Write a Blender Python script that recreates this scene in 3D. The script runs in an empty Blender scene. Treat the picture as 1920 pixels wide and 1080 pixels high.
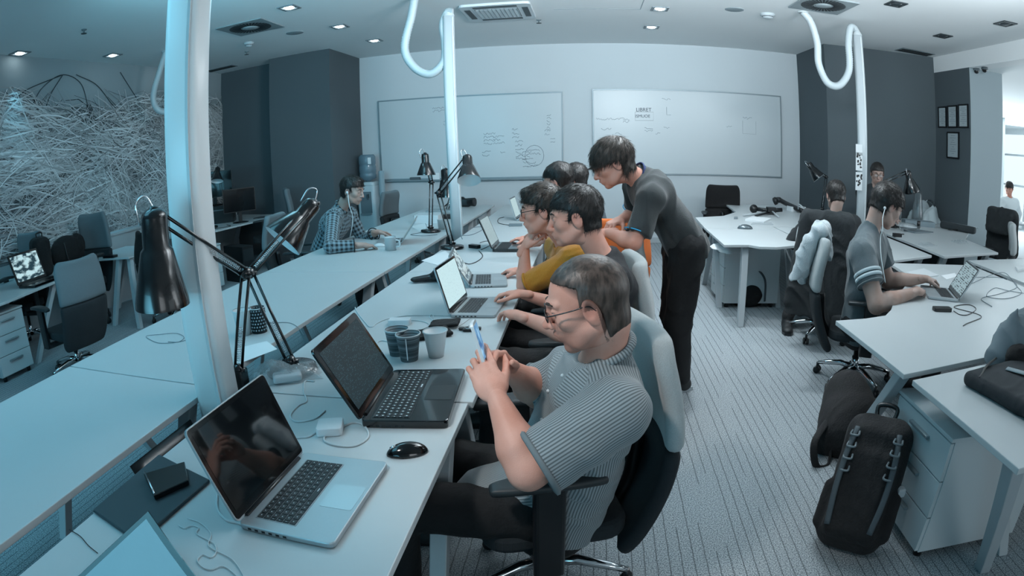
import bpy, bmesh, math, random
import numpy as np
from mathutils import Vector, Matrix, noise
# ------------------------------------------------------------------ camera
CAM_H=1.6
PITCH,YAW,ROLL=0.23983446592046911, 0.13220624195149053, -0.027643337044396765
KP=(1.012607086577721, -0.5363219723025865, 0.877991049609494, -0.4138664733256818)   # theta(r), r in 1000 px
def _axes():
    cp,sp=math.cos(PITCH),math.sin(PITCH)
    f=Vector((0,cp,-sp)); u=Vector((0,sp,cp)); r=Vector((1,0,0))
    cr,sr=math.cos(ROLL),math.sin(ROLL)
    rt=r*cr+u*sr; ut=u*cr-r*sr
    Z=Matrix.Rotation(YAW,3,'Z')
    return Z@rt,Z@ut,Z@f
AR,AU,AF=_axes()
EYE=Vector((0,0,CAM_H))
def ray(px,py):
    dx,dy=px-960,540-py; n=math.hypot(dx,dy)+1e-9; r=n/1000
    th=r*(KP[0]+r*(KP[1]+r*(KP[2]+r*KP[3])))
    s=math.sin(th)/n
    return AR*(s*dx)+AU*(s*dy)+AF*math.cos(th)
def pz(px,py,z):
    d=ray(px,py); return EYE+d*((z-CAM_H)/d.z)
def py_(px,py,y):
    d=ray(px,py); return EYE+d*(y/d.y)
def px_(px,py,x):
    d=ray(px,py); return EYE+d*(x/d.x)
def pd(px,py,dist):
    return EYE+ray(px,py)*dist
def proj(p):
    v=(Vector(p)-EYE).normalized(); th=math.acos(max(-1,min(1,v.dot(AF))))
    lo,hi=0,1.6
    for _ in range(50):
        m=(lo+hi)/2
        if m*(KP[0]+m*(KP[1]+m*(KP[2]+m*KP[3])))<th: lo=m
        else: hi=m
    a,b=v.dot(AR),v.dot(AU); n=math.hypot(a,b)+1e-12
    return (round(960+lo*1000*a/n,1),round(540-lo*1000*b/n,1))
cam_data=bpy.data.cameras.new('camera'); cam=bpy.data.objects.new('camera',cam_data)
bpy.context.scene.collection.objects.link(cam); bpy.context.scene.camera=cam
cam_data.type='PANO'; cam_data.panorama_type='FISHEYE_LENS_POLYNOMIAL'
cam_data.sensor_width=36; cam_data.sensor_fit='HORIZONTAL'
cam_data.fisheye_fov=math.radians(170)
_s=1920/36/1000
cam_data.fisheye_polynomial_k0=0
cam_data.fisheye_polynomial_k1=-KP[0]*_s
cam_data.fisheye_polynomial_k2=-KP[1]*_s**2
cam_data.fisheye_polynomial_k3=-KP[2]*_s**3
cam_data.fisheye_polynomial_k4=-KP[3]*_s**4
cam_data.clip_start=.05; cam_data.clip_end=100
M=Matrix((AR,AU,-AF)).transposed().to_4x4(); M.translation=EYE; cam.matrix_world=M
# ------------------------------------------------------------------ world, exposure, lights
SC=bpy.context.scene; COL=SC.collection
SC.view_settings.view_transform='Standard'; SC.view_settings.look='None'; SC.view_settings.gamma=1
SC.view_settings.use_curve_mapping=False; SC.view_settings.exposure=0.08
SC.cycles.use_denoising=True; SC.cycles.max_bounces=6; SC.cycles.diffuse_bounces=4; SC.cycles.glossy_bounces=3
SC.cycles.transparent_max_bounces=8; SC.cycles.sample_clamp_indirect=4; SC.cycles.caustics_reflective=False; SC.cycles.caustics_refractive=False
W=bpy.data.worlds.new('sky'); SC.world=W; W.use_nodes=True
_n=W.node_tree; _bg=_n.nodes['Background']
_tc=_n.nodes.new('ShaderNodeTexCoord'); _sp=_n.nodes.new('ShaderNodeSeparateXYZ'); _rp=_n.nodes.new('ShaderNodeValToRGB')
_n.links.new(_tc.outputs['Generated'],_sp.inputs[0]); _n.links.new(_sp.outputs['Z'],_rp.inputs[0])
_rp.color_ramp.elements[0].position=0; _rp.color_ramp.elements[0].color=(.72,.87,.95,1)
_rp.color_ramp.elements[1].position=.35; _rp.color_ramp.elements[1].color=(.85,.96,1,1)
_n.links.new(_rp.outputs[0],_bg.inputs[0]); _bg.inputs[1].default_value=1.15
def light(kind,name,loc,energy,col=(1,1,1),size=1,size_y=None,rot=None,target=None,spot=None,blend=.5):
    l=bpy.data.lights.new(name,kind); o=bpy.data.objects.new(name,l); COL.objects.link(o); o.location=loc
    l.energy=energy; l.color=col
    if kind=='AREA':
        l.shape='RECTANGLE'; l.size=size; l.size_y=size_y or size
    else: l.shadow_soft_size=size
    if kind=='SPOT': l.spot_size=math.radians(spot); l.spot_blend=blend
    if target is not None: o.rotation_euler=(Vector(target)-Vector(loc)).to_track_quat('-Z','Y').to_euler()
    elif rot: o.rotation_euler=rot
    return o
TEAL=(.22,.73,1.0); COOL=(.86,.945,1.0); MIDC=(.32,.79,1.0)
CEIL=3.33
def area_fill(loc,target,e,col,sx,sy,spread=150):
    o=light('AREA','area_fill_light',loc,e,col,sx,sy,target=target); o.data.spread=math.radians(spread)
# two added fills behind the photographer; third stands for the glazed right front
area_fill((-3.4,-3.8,1.6),(-2.6,4,2.2),40,TEAL,4.5,1.6,80)
area_fill((3.0,-3.8,1.8),(1.2,4,1.8),30,COOL,4.5,1.6,110)
area_fill((9.5,4.2,1.9),(3,6,1.6),75,COOL,4,2.4)
# added overhead fill lights for the near part of the room, out of view
for loc,e,c,sx,sy in (((-2.8,1.4,CEIL-.04),36,TEAL,1.6,2.6),((-2.2,4.2,CEIL-.04),15,MIDC,.9,1.2),((.75,3.2,CEIL-.04),26,COOL,.8,2.4),((3.3,3.4,CEIL-.04),10,COOL,1.0,1.6),((.4,5.3,CEIL-.04),24,COOL,1.4,.5)):
    light('AREA','overhead_fill_light',loc,e,c,sx,sy,rot=(0,0,0))
light('AREA','window_daylight_far',(10.5,14.5,1.7),900,(.9,.97,1),5,2.6,target=(9,6,1.5))
light('SPOT','people_fill_spot',(-1.4,.1,CEIL-.05),250,(1,.95,.92),.2,spot=30,blend=.9,target=(-.05,1.6,.95))  # added spot, out of view, to brighten the near man
light('SPOT','people_fill_spot',(-.5,.6,CEIL-.05),170,(1,.95,.93),.25,spot=36,blend=.9,target=(.0,3.1,1.1))  # second added spot, for the people farther along the row
# added upward fills above the top of the picture that wash the white ceiling
for loc,t,e,c in (((-2.6,3.0,2.72),(-3.6,8,3.9),24,MIDC),((.9,3.2,2.72),(.3,6.2,4.3),135,COOL),((3.2,3.0,2.72),(3.8,6,4.3),62,COOL)):
    o=light('AREA','ceiling_fill_light',loc,e,c,1.4,.35,target=t); o.data.spread=math.radians(130)
# recessed ceiling spotlights over the rows (fittings built with the ceiling; UNSEEN ones are added without)
SPOTS=[(-6.16,4.14),(-5.89,5.55),(-5.94,6.9),(-3.11,5.67),(-3.08,7.03),(-3.06,8.3),(.95,7.12),(.97,8.3)]
DARK_SPOTS=[(3.42,5.55),(4.77,6.53),(4.9,5.37)]
UNSEEN=[(1.0,4.3),(.95,5.6)]
for i,(x,y) in enumerate(SPOTS+UNSEEN):
    light('SPOT','downlight_beam',(x,y,CEIL-.03),(60 if i<3 else 42 if i in(3,4) else 34 if i in(5,7) else 85 if i<8 else 115),TEAL if x<-5 else MIDC if x<-2 else COOL,.05,spot=40 if i<3 else 100,blend=1 if i<3 else .8,rot=(0,0,0))
# ------------------------------------------------------------------ materials
def _new(name):
    m=bpy.data.materials.new(name); m.use_nodes=True; nt=m.node_tree
    return m,nt,nt.nodes['Principled BSDF']
def srgb(c):
    if isinstance(c,str): c=tuple(int(c[i:i+2],16)/255 for i in (0,2,4))
    return tuple(((x+.055)/1.055)**2.4 if x>.04045 else x/12.92 for x in c)
def mat(name,col,rough=.6,metal=0,noise_s=0,noise_a=.12,bump=0,bump_s=60,spec=.5,emit=None,es=1,trans=0,alpha=1,coat=0,sheen=0):
    m,nt,b=_new(name); c=srgb(col)+(1,) if isinstance(col,str) else tuple(col)+(1,)
    b.inputs['Base Color'].default_value=c; b.inputs['Roughness'].default_value=rough; b.inputs['Metallic'].default_value=metal
    b.inputs['Specular IOR Level'].default_value=spec; b.inputs['Transmission Weight'].default_value=trans
    b.inputs['Alpha'].default_value=alpha; b.inputs['Coat Weight'].default_value=coat; b.inputs['Sheen Weight'].default_value=sheen
    if emit: 
        b.inputs['Emission Color'].default_value=(srgb(emit) if isinstance(emit,str) else tuple(emit))+(1,); b.inputs['Emission Strength'].default_value=es
    tc=nt.nodes.new('ShaderNodeTexCoord')
    if noise_s:
        n=nt.nodes.new('ShaderNodeTexNoise'); n.inputs['Scale'].default_value=noise_s; n.inputs['Detail'].default_value=4
        nt.links.new(tc.outputs['Object'],n.inputs['Vector'])
        mx=nt.nodes.new('ShaderNodeMix'); mx.data_type='RGBA'
        mx.inputs[6].default_value=tuple(x*(1-noise_a) for x in c[:3])+(1,); mx.inputs[7].default_value=tuple(min(1,x*(1+noise_a)) for x in c[:3])+(1,)
        nt.links.new(n.outputs['Fac'],mx.inputs[0]); nt.links.new(mx.outputs[2],b.inputs['Base Color'])
    if bump:
        n=nt.nodes.new('ShaderNodeTexNoise'); n.inputs['Scale'].default_value=bump_s; n.inputs['Detail'].default_value=3
        nt.links.new(tc.outputs['Object'],n.inputs['Vector'])
        bp=nt.nodes.new('ShaderNodeBump'); bp.inputs['Strength'].default_value=bump; bp.inputs['Distance'].default_value=.01
        nt.links.new(n.outputs['Fac'],bp.inputs['Height']); nt.links.new(bp.outputs[0],b.inputs['Normal'])
    return m
M_={}
def K(name,*a,**k):
    if name not in M_: M_[name]=mat(name,*a,**k)
    return M_[name]
white=K('white_laminate','bfc6c8',.35,noise_s=3,noise_a=.03)
edgew=K('desk_edge','a9b4b8',.5)
metalw=K('painted_white_metal','aab2b6',.45)
metalg=K('grey_painted_metal','6e7a80',.45)
black=K('black_plastic','101316',.35)
blackm=K('black_matt','0c0e10',.75,bump=.2,bump_s=80)
gloss=K('black_gloss','080a0c',.12,coat=.3)
chrome=K('chrome','d8dde0',.12,1)
alu=K('brushed_aluminium','a9b1b5',.42,.6,noise_s=200,noise_a=.03)
keyb=K('black_keys','14181b',.5)
cloth_g=K('grey_chair_fabric','8d9496',.95,noise_s=220,noise_a=.18,bump=.25,bump_s=400,sheen=.3)
cloth_gl=K('light_grey_chair_fabric','a3aaab',.95,noise_s=220,noise_a=.18,bump=.25,bump_s=400,sheen=.3)
cloth_d=K('charcoal_chair_fabric','20262a',.95,noise_s=220,noise_a=.25,bump=.25,bump_s=400)
cloth_b=K('black_fabric','0a0b0d',.9,noise_s=60,noise_a=.3,bump=.4,bump_s=90)
orange=K('orange_fabric','c4652d',.9,noise_s=150,noise_a=.1,bump=.2,bump_s=300)
cablew=K('white_cable','c9d2d5',.45)
cableb=K('black_cable','15181a',.45)
paper=K('white_paper','dfe4e6',.8)
plasticw=K('white_plastic','d5dbde',.35)
frost=K('translucent_plastic_cup','eef3f5',.4,trans=.12)
skin=None
# ------------------------------------------------------------------ mesh helpers
class MB:
    """collects shapes; build() links them as one mesh object"""
    def __init__(s): s.v=[]; s.f=[]; s.mi=[]; s.m=Matrix.Identity(4); s.cm=0; s.sm=[]; s.smooth=False
    def at(s,loc=(0,0,0),rz=0,rx=0,ry=0):
        s.m=Matrix.Translation(loc)@Matrix.Rotation(rz,4,'Z')@Matrix.Rotation(ry,4,'Y')@Matrix.Rotation(rx,4,'X'); return s
    def mat(s,i): s.cm=i; return s
    def add(s,vs,fs,smooth=None):
        o=len(s.v); s.v+=[tuple(s.m@Vector(v)) for v in vs]
        for f in fs: s.f.append(tuple(i+o for i in f)); s.mi.append(s.cm); s.sm.append(s.smooth if smooth is None else smooth)
        return s
    def box(s,x0,x1,y0,y1,z0,z1):
        return s.add([(x,y,z) for x in(x0,x1) for y in(y0,y1) for z in(z0,z1)],[(0,1,3,2),(4,6,7,5),(0,4,5,1),(2,3,7,6),(0,2,6,4),(1,5,7,3)],False)
    def rbox(s,x0,x1,y0,y1,z0,z1,r=.01,seg=3,axis='z'):
        """box with rounded corners seen along axis"""
        pts=[]
        a0,a1,b0,b1,c0,c1={'z':(x0,x1,y0,y1,z0,z1),'y':(x0,x1,z0,z1,y0,y1),'x':(y0,y1,z0,z1,x0,x1)}[axis]
        for cx,cy,st in((a1-r,b1-r,0),(a0+r,b1-r,1),(a0+r,b0+r,2),(a1-r,b0+r,3)):
            for k in range(seg+1):
                t=math.pi/2*(st+k/seg); pts.append((cx+r*math.cos(t),cy+r*math.sin(t)))
        return s.prism(pts,c0,c1,axis)
    def prism(s,pts,c0,c1,axis='z',e=0):
        n=len(pts); f={'z':lambda a,b,c:(a,b,c),'y':lambda a,b,c:(a,c,b),'x':lambda a,b,c:(c,a,b)}[axis]
        vs=[f(a,b,c0) for a,b in pts]+[f(a,b,c1) for a,b in pts]
        fs=[tuple(reversed(range(n))),tuple(range(n,2*n))]+[(i,(i+1)%n,n+(i+1)%n,n+i) for i in range(n)]
        return s.add(vs,fs,False)
    def tube(s,path,r,n=8,caps=True,closed=False,flat=1):
        path=[Vector(p) for p in path]; rs=r if isinstance(r,(list,tuple)) else [r]*len(path)
        vs=[];N=len(path); up=None
        for i,p in enumerate(path):
            t=(path[min(i+1,N-1)]-path[max(i-1,0)])
            if closed: t=path[(i+1)%N]-path[i-1]
            t=t.normalized() if t.length>1e-9 else Vector((0,0,1))
            if up is None: up=Vector((0,0,1)) if abs(t.z)<.9 else Vector((1,0,0))
            a=t.cross(up); a=a.normalized() if a.length>1e-6 else t.orthogonal().normalized()
            b=a.cross(t).normalized(); up=b
            for k in range(n):
                w=2*math.pi*k/n; vs.append(p+a*(math.cos(w)*rs[i])+b*(math.sin(w)*rs[i]*flat))
        fs=[(i*n+k,i*n+(k+1)%n,(i+1)*n+(k+1)%n,(i+1)*n+k) for i in range(N-1) for k in range(n)]
        if closed: fs+=[((N-1)*n+k,(N-1)*n+(k+1)%n,(k+1)%n,k) for k in range(n)]
        s.add(vs,fs,True)
        if caps and not closed:
            o=len(s.v)-N*n
            s.f.append(tuple(o+k for k in reversed(range(n)))); s.mi.append(s.cm); s.sm.append(False)
            s.f.append(tuple(o+(N-1)*n+k for k in range(n))); s.mi.append(s.cm); s.sm.append(False)
        return s
    def lathe(s,prof,n=24,ax=(0,0,0),smooth=True):
        vs=[(ax[0]+r*math.cos(2*math.pi*k/n),ax[1]+r*math.sin(2*math.pi*k/n),ax[2]+z) for r,z in prof for k in range(n)]
        fs=[(i*n+k,i*n+(k+1)%n,(i+1)*n+(k+1)%n,(i+1)*n+k) for i in range(len(prof)-1) for k in range(n)]
        s.add(vs,fs,smooth); return s
    def grid(s,fn,nu,nv,thick=0,smooth=True):
        """surface fn(u,v)->point, u,v in 0..1; with thickness along -normal (closed)"""
        P=[[Vector(fn(i/nu,j/nv)) for j in range(nv+1)] for i in range(nu+1)]
        vs=[p for row in P for p in row]; w=nv+1
        fs=[(i*w+j,(i+1)*w+j,(i+1)*w+j+1,i*w+j+1) for i in range(nu) for j in range(nv)]
        if thick:
            N=[]
            for i in range(nu+1):
                for j in range(nv+1):
                    du=P[min(i+1,nu)][j]-P[max(i-1,0)][j]; dv=P[i][min(j+1,nv)]-P[i][max(j-1,0)]
                    nn=du.cross(dv); N.append(nn.normalized() if nn.length>1e-12 else Vector((0,0,1)))
            o=len(vs); vs=vs+[p-n_*thick for p,n_ in zip(vs,N)]
            fs=fs+[tuple(reversed([k+o for k in f])) for f in fs]
            bd=[i*w for i in range(nu+1)]+[nu*w+j for j in range(1,nv+1)]+[i*w+nv for i in range(nu-1,-1,-1)]+[j for j in range(nv-1,0,-1)]
            for a,b in zip(bd,bd[1:]+bd[:1]): fs.append((b,a,a+o,b+o))
        s.add(vs,fs,smooth); return s
    def sphere(s,c,r,n=12,sc=(1,1,1)):
        vs=[];fs=[];h=n//2+1
        for i in range(h+1):
            t=math.pi*i/h
            for k in range(n): vs.append((c[0]+r*sc[0]*math.sin(t)*math.cos(2*math.pi*k/n),c[1]+r*sc[1]*math.sin(t)*math.sin(2*math.pi*k/n),c[2]+r*sc[2]*math.cos(t)))
        fs=[(i*n+k,(i+1)*n+k,(i+1)*n+(k+1)%n,i*n+(k+1)%n) for i in range(h) for k in range(n)]
        return s.add(vs,fs,True)
    def build(s,name,mats,parent=None,bevel=0,sub=0,loc=None):
        me=bpy.data.meshes.new(name); me.from_pydata(s.v,[],s.f); me.validate(verbose=False)
        if not isinstance(mats,(list,tuple)): mats=[mats]
        for m in mats: me.materials.append(m)
        if len(me.polygons)==len(s.f):
            me.polygons.foreach_set('material_index',s.mi); me.polygons.foreach_set('use_smooth',s.sm)
        if loc is not None:
            me.transform(Matrix.Translation(-Vector(loc)))
        o=bpy.data.objects.new(name,me); COL.objects.link(o)
        if loc is not None: o.location=loc
        if parent: o.parent=parent
        if bevel:
            md=o.modifiers.new('bevel','BEVEL'); md.width=bevel; md.segments=2; md.limit_method='ANGLE'; md.angle_limit=.7
        if sub:
            md=o.modifiers.new('sub','SUBSURF'); md.levels=sub; md.render_levels=sub
        return o
def tag(o,label=None,cat=None,group=None,kind=None):
    if label: o['label']=label
    if cat: o['category']=cat
    if group: o['group']=group
    if kind: o['kind']=kind
    return o
def thing(name,label,cat,loc=(0,0,0),rz=0,group=None):
    o=bpy.data.objects.new(name,None); COL.objects.link(o); o.location=loc; o.rotation_euler=(0,0,rz); o.empty_display_size=.05
    return tag(o,label,cat,group)
def struct(o): o['kind']='structure'; return o
def kids(o): return [c for c in COL.objects if c.parent==o]
def copy_tree(o,parent=None,loc=None,rz=None,label=None,group=None):
    c=o.copy(); COL.objects.link(c)
    if parent: c.parent=parent
    if loc is not None: c.location=loc
    if rz is not None: c.rotation_euler=(0,0,rz)
    if label: c['label']=label
    if group: c['group']=group
    for ch in kids(o):
        copy_tree(ch,c)
    return c
def bez(pts,n=8):
    """Catmull-Rom through the points"""
    P=[Vector(p) for p in pts]; P=[P[0]*2-P[1]]+P+[P[-1]*2-P[-2]]; out=[]
    for i in range(1,len(P)-2):
        for k in range(n):
            t=k/n; a,b,c,d=P[i-1],P[i],P[i+1],P[i+2]
            out.append(.5*((2*b)+(c-a)*t+(2*a-5*b+4*c-d)*t*t+(3*b-a-3*c+d)*t**3))
    out.append(P[-2]); return out
def cable(name,label,pts,r=.003,m=None,cat='cable',parent=None,n=6,group=None):
    b=MB().tube(bez(pts,n),r,6); p0=Vector(pts[0]) if not parent else None
    o=b.build(name,m or cablew,parent,loc=p0)
    if not parent: tag(o,label,cat,group)
    elif label: o['label']=label
    return o
def wb(mb,name,mats,root,**k):
    """build a part given in world coordinates under root"""
    rz=root.rotation_euler[2]
    inv=(Matrix.Translation(root.location)@Matrix.Rotation(rz,4,'Z')).inverted()
    p=root.parent
    while p is not None:
        inv=inv@(Matrix.Translation(p.location)@Matrix.Rotation(p.rotation_euler[2],4,'Z')).inverted(); p=p.parent
    mb.v=[tuple(inv@Vector(v)) for v in mb.v]
    return mb.build(name,mats,root,**k)
# ------------------------------------------------------------------ room shell
def carpet_mat():
    m,nt,b=_new('grooved_grey_carpet'); tc=nt.nodes.new('ShaderNodeTexCoord')
    sx=nt.nodes.new('ShaderNodeSeparateXYZ'); nt.links.new(tc.outputs['Object'],sx.inputs[0])
    def math_(op,a,b_=None,c=None):
        n=nt.nodes.new('ShaderNodeMath'); n.operation=op
        for i,v in enumerate((a,b_,c)):
            if v is None: continue
            if hasattr(v,'is_output'): nt.links.new(v,n.inputs[i])
            else: n.inputs[i].default_value=v
        return n.outputs[0]
    # wobble a little so grooves look woven
    n0=nt.nodes.new('ShaderNodeTexNoise'); n0.inputs['Scale'].default_value=14; nt.links.new(tc.outputs['Object'],n0.inputs['Vector'])
    x=math_('ADD',sx.outputs[0],math_('MULTIPLY',math_('SUBTRACT',n0.outputs['Fac'],.5),.006))
    fr=math_('FRACT',math_('MULTIPLY',x,1/.052))
    groove=math_('LESS_THAN',fr,.10)
    # each strip has dashes so not every groove is full strength
    mp=nt.nodes.new('ShaderNodeMapping'); mp.inputs['Scale'].default_value=(19,1.1,1); nt.links.new(tc.outputs['Object'],mp.inputs[0])
    n1=nt.nodes.new('ShaderNodeTexNoise'); n1.inputs['Scale'].default_value=1; n1.inputs['Detail'].default_value=1; nt.links.new(mp.outputs[0],n1.inputs['Vector'])
    gs=math_('MULTIPLY',groove,math_('GREATER_THAN',n1.outputs['Fac'],.42))
    n2=nt.nodes.new('ShaderNodeTexNoise'); n2.inputs['Scale'].default_value=170; n2.inputs['Detail'].default_value=2; nt.links.new(tc.outputs['Object'],n2.inputs['Vector'])
    rp=nt.nodes.new('ShaderNodeValToRGB'); nt.links.new(n2.outputs['Fac'],rp.inputs[0])
    rp.color_ramp.elements[0].position=.35; rp.color_ramp.elements[0].color=srgb('5a646a')+(1,)
    rp.color_ramp.elements[1].position=.66; rp.color_ramp.elements[1].color=srgb('b9c2c6')+(1,)
    mx=nt.nodes.new('ShaderNodeMix'); mx.data_type='RGBA'; nt.links.new(rp.outputs[0],mx.inputs[6]); mx.inputs[7].default_value=srgb('2c3438')+(1,)
    nt.links.new(math_('MULTIPLY',gs,.62),mx.inputs[0]); nt.links.new(mx.outputs[2],b.inputs['Base Color'])
    b.inputs['Roughness'].default_value=.95; b.inputs['Specular IOR Level'].default_value=.2
    bp=nt.nodes.new('ShaderNodeBump'); bp.inputs['Strength'].default_value=.5; bp.inputs['Distance'].default_value=.004
    nt.links.new(math_('SUBTRACT',n2.outputs['Fac'],gs),bp.inputs['Height']); nt.links.new(bp.outputs[0],b.inputs['Normal'])
    return m
carpet=carpet_mat()
wall_w=K('white_wall_paint','c3cbcf',.85,noise_s=1.2,noise_a=.03)
wall_d=K('dark_grey_wall_paint','4e585d',.85,noise_s=1.2,noise_a=.04)
ceil_m=K('white_ceiling_paint','e6eaeb',.9,noise_s=1.0,noise_a=.03)
struct(MB().box(-7,14,-4,16,-.1,0).build('floor',carpet))
# ceiling slab of the room, lower soffit of the space beyond
struct(MB().box(-7,5.62,-4,10.2,CEIL,CEIL+.15).build('ceiling',ceil_m))
struct(MB().box(5.62,5.9,-4,8.06,3.08,CEIL+.15).build('trim_1',ceil_m))           # beam at the opening
struct(MB().box(5.9,14,-4,16,3.08,3.2).build('ceiling_2',K('bright_ceiling','dfe6e8',.9)))
YB=9.74
struct(MB().box(-3.9,3.8,YB,YB+.15,0,CEIL).build('wall_back',wall_w))
# dark piers left and right of the white wall; left one stands forward of the dark wall
struct(MB().box(-5.0,-3.88,8.45,YB+.15,0,CEIL).build('wall_pier_left',wall_d))
struct(MB().box(-6.45,-5.0,8.85,9.1,0,CEIL).build('wall_back_left',wall_d))
struct(MB().box(3.72,5.62,8.45,YB+.15,0,CEIL).add([(3.72,8.45,0),(5.62,8.03,0),(5.62,8.45,0),(3.72,8.45,CEIL),(5.62,8.03,CEIL),(5.62,8.45,CEIL)],[(0,2,1),(3,4,5),(0,1,4,3),(1,2,5,4),(2,0,3,5)]).build('wall_back_right',wall_d))
# column with the framed certificates: dark face to the room, front face coloured lighter as lit
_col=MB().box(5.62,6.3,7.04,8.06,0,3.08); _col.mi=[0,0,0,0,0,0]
o=struct(_col.build('wall_right',[wall_d,K('lit_column_face','8d9a9f',.85)]))
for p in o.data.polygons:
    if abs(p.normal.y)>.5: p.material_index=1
# left wall
struct(MB().box(-6.6,-6.3,-4,8.85,0,CEIL).build('wall_left',K('wall_left_paint','93a0a5',.85,noise_s=1.2,noise_a=.03)))
struct(MB().box(-3.88,3.72,YB-.015,YB,0,.09).build('baseboard_back',metalw))
# solid wall behind the photographer; it keeps sky light out
struct(MB().box(-7,14,-4.1,-4,0,3.4).build('wall_near',wall_w))
# mural of tangled straw on the left wall: a printed panel whose stalks are thin raised strips
rng=random.Random(5)
mur=thing('straw_mural','large pale mural of tangled straw stalks covering the left wall','mural',(-6.3,5.9,1.0))
def vcol(name,base_lo,base_hi,rough=.8):
    m,nt,b=_new(name); at=nt.nodes.new('ShaderNodeAttribute'); at.attribute_name='tone'
    rp=nt.nodes.new('ShaderNodeValToRGB'); rp.color_ramp.elements[0].color=srgb(base_lo)+(1,); rp.color_ramp.elements[1].color=srgb(base_hi)+(1,)
    nt.links.new(at.outputs['Fac'],rp.inputs[0]); nt.links.new(rp.outputs[0],b.inputs['Base Color']); b.inputs['Roughness'].default_value=rough; return m
def strips(n,ztop):
    vs=[];fs=[];tone=[]
    # bundles with a common direction, drawn dark (deep) first, light last
    bund=[(rng.uniform(2.2,8.6),rng.uniform(1.05,2.7),rng.gauss(0,.45),rng.random()) for _ in range(70)]
    for i in range(n):
        u=i/n
        if rng.random()<.7:
            by,bz,ba,bt=rng.choice(bund); y=by+rng.gauss(0,.45); z=bz+rng.gauss(0,.16); a=ba+rng.gauss(0,.18); L=rng.uniform(.25,1.1); t=.35*u+.5*bt+rng.gauss(0,.12)
        else:
            y=rng.uniform(1.8,8.8); z=rng.uniform(.95,2.75); a=rng.gauss(0,.8); L=rng.uniform(.15,.9); t=.5*u+rng.uniform(-.1,.4)
        lim=2.72+.08*math.sin(y*2.1)
        if z>lim: z=lim-abs(rng.gauss(0,.1))
        w=rng.uniform(.0025,.008)*(1+.6*u); x=-6.3+.004+.03*u
        c,s_=math.cos(a),math.sin(a); bend=rng.gauss(0,.08)*L
        o=len(vs); seg=3
        for k in range(seg+1):
            q=(k/seg-.5)*L; off=bend*(1-(2*k/seg-1)**2); yy=y+q*c-off*s_; zz=min(max(z+q*s_+off*c,.95),2.95)
            ww=w*(1-.5*abs(2*k/seg-1)); yy=max(1.6,min(8.84,yy))
            vs+=[(x,yy-s_*ww,zz+c*ww),(x,yy+s_*ww,zz-c*ww)]
        for k in range(seg): fs.append((o+2*k,o+2*k+1,o+2*k+3,o+2*k+2))
        tone+=[max(0,min(1,t))]*(2*seg+2)
    return vs,fs,tone
vs,fs,tone=strips(6500,2.7)
b=MB(); b.add(vs,fs,False); o=wb(b,'straw_print',vcol('straw_print','2a363c','eef4f6'),mur)
a=o.data.attributes.new('tone','FLOAT','POINT'); a.data.foreach_set('value',tone); tag(o,kind='stuff')
def muralbg():
    m,nt,b=_new('mural_ground'); tc=nt.nodes.new('ShaderNodeTexCoord'); n=nt.nodes.new('ShaderNodeTexNoise'); n.inputs['Scale'].default_value=1.6; n.inputs['Detail'].default_value=8; n.inputs['Roughness'].default_value=.7
    mp=nt.nodes.new('ShaderNodeMapping'); mp.inputs['Scale'].default_value=(1,1,3); nt.links.new(tc.outputs['Object'],mp.inputs[0]); nt.links.new(mp.outputs[0],n.inputs['Vector'])
    rp=nt.nodes.new('ShaderNodeValToRGB'); rp.color_ramp.elements[0].position=.35; rp.color_ramp.elements[0].color=srgb('2f3b41')+(1,); rp.color_ramp.elements[1].position=.7; rp.color_ramp.elements[1].color=srgb('8d999e')+(1,)
    nt.links.new(n.outputs['Fac'],rp.inputs[0]); nt.links.new(rp.outputs[0],b.inputs['Base Color']); b.inputs['Roughness'].default_value=.8; return m
# ground of the print: ragged upper edge
pts=[(1.6,.9),(8.84,.9)]+[(8.84-i*.12,2.62+.1*math.sin(i*.7)+.06*math.sin(i*2.3)) for i in range(61)]
wb(MB().prism([(p[0],p[1]) for p in pts],-6.3,-6.298,'x'),'panel',muralbg(),mur)
# fine dark branches climbing above the straw
b=MB()
for q in [[(4.4,2.7),(4.6,2.95),(4.95,3.12),(5.3,3.0),(5.45,2.6),(5.5,2.4)],[(4.95,3.12),(4.7,2.8),(4.5,2.3)],[(5.2,3.13),(5.6,3.0),(5.9,2.75),(6.1,2.6)],[(6.1,3.2),(6.5,2.8),(6.8,2.5)],[(4.1,2.7),(4.3,2.9),(4.95,3.12)]]:
    b.tube(bez([(-6.285,y,z) for y,z in q]),.006,5)
wb(b,'branch',K('mural_dark_ink','39454a',.8),mur)
# white ledge under the mural
b=MB().box(-6.3,-6.02,5.0,8.85,.92,.95).box(-6.3,-6.05,5.0,8.85,0,.92)
tag(wb(b,'sill_cabinet',K('cool_white_cabinet','b7c0c4',.5),thing('wall_cabinet','long low white cabinet running along the wall below the straw mural','cabinet',(-6.15,5,0))),None)
# ------------------------------------------------------------------ far space at the right: glazed front
b=MB()
struct(MB().box(13.9,14,-4,16,0,.2).box(13.9,14,-4,16,2.9,3.1).build('wall_far_right',K('bright_wall','e6ecee',.8)))
def fframe(name,x0,y0,y1,lab=None):
    r=thing(name,'',' '); 
for i,(y0,y1) in enumerate([(10.5,12.2),(12.2,14.0)]): pass
wf=K('window_frame_paint','aeb9bd',.5)
fb=MB()
YF=15.5
for x in (7.2,8.6,9.9,11.3,12.7,13.9): fb.box(x-.04,x+.04,YF-.05,YF+.05,0,3.08)
for z in (.05,1.3,2.25,3.03): fb.box(7.2,13.9,YF-.04,YF+.04,z-.035,z+.035)
struct(fb.build('window_1',wf))
struct(MB().box(7.2,13.9,YF-.004,YF+.004,.05,3.03).build('window_2',K('window_glass','e8f2f4',.02,trans=1,spec=.3)))
fb=MB()
for y in (8.2,9.7,11.2,12.7,14.2): fb.box(13.86,13.94,y-.04,y+.04,0,3.08)
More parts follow.
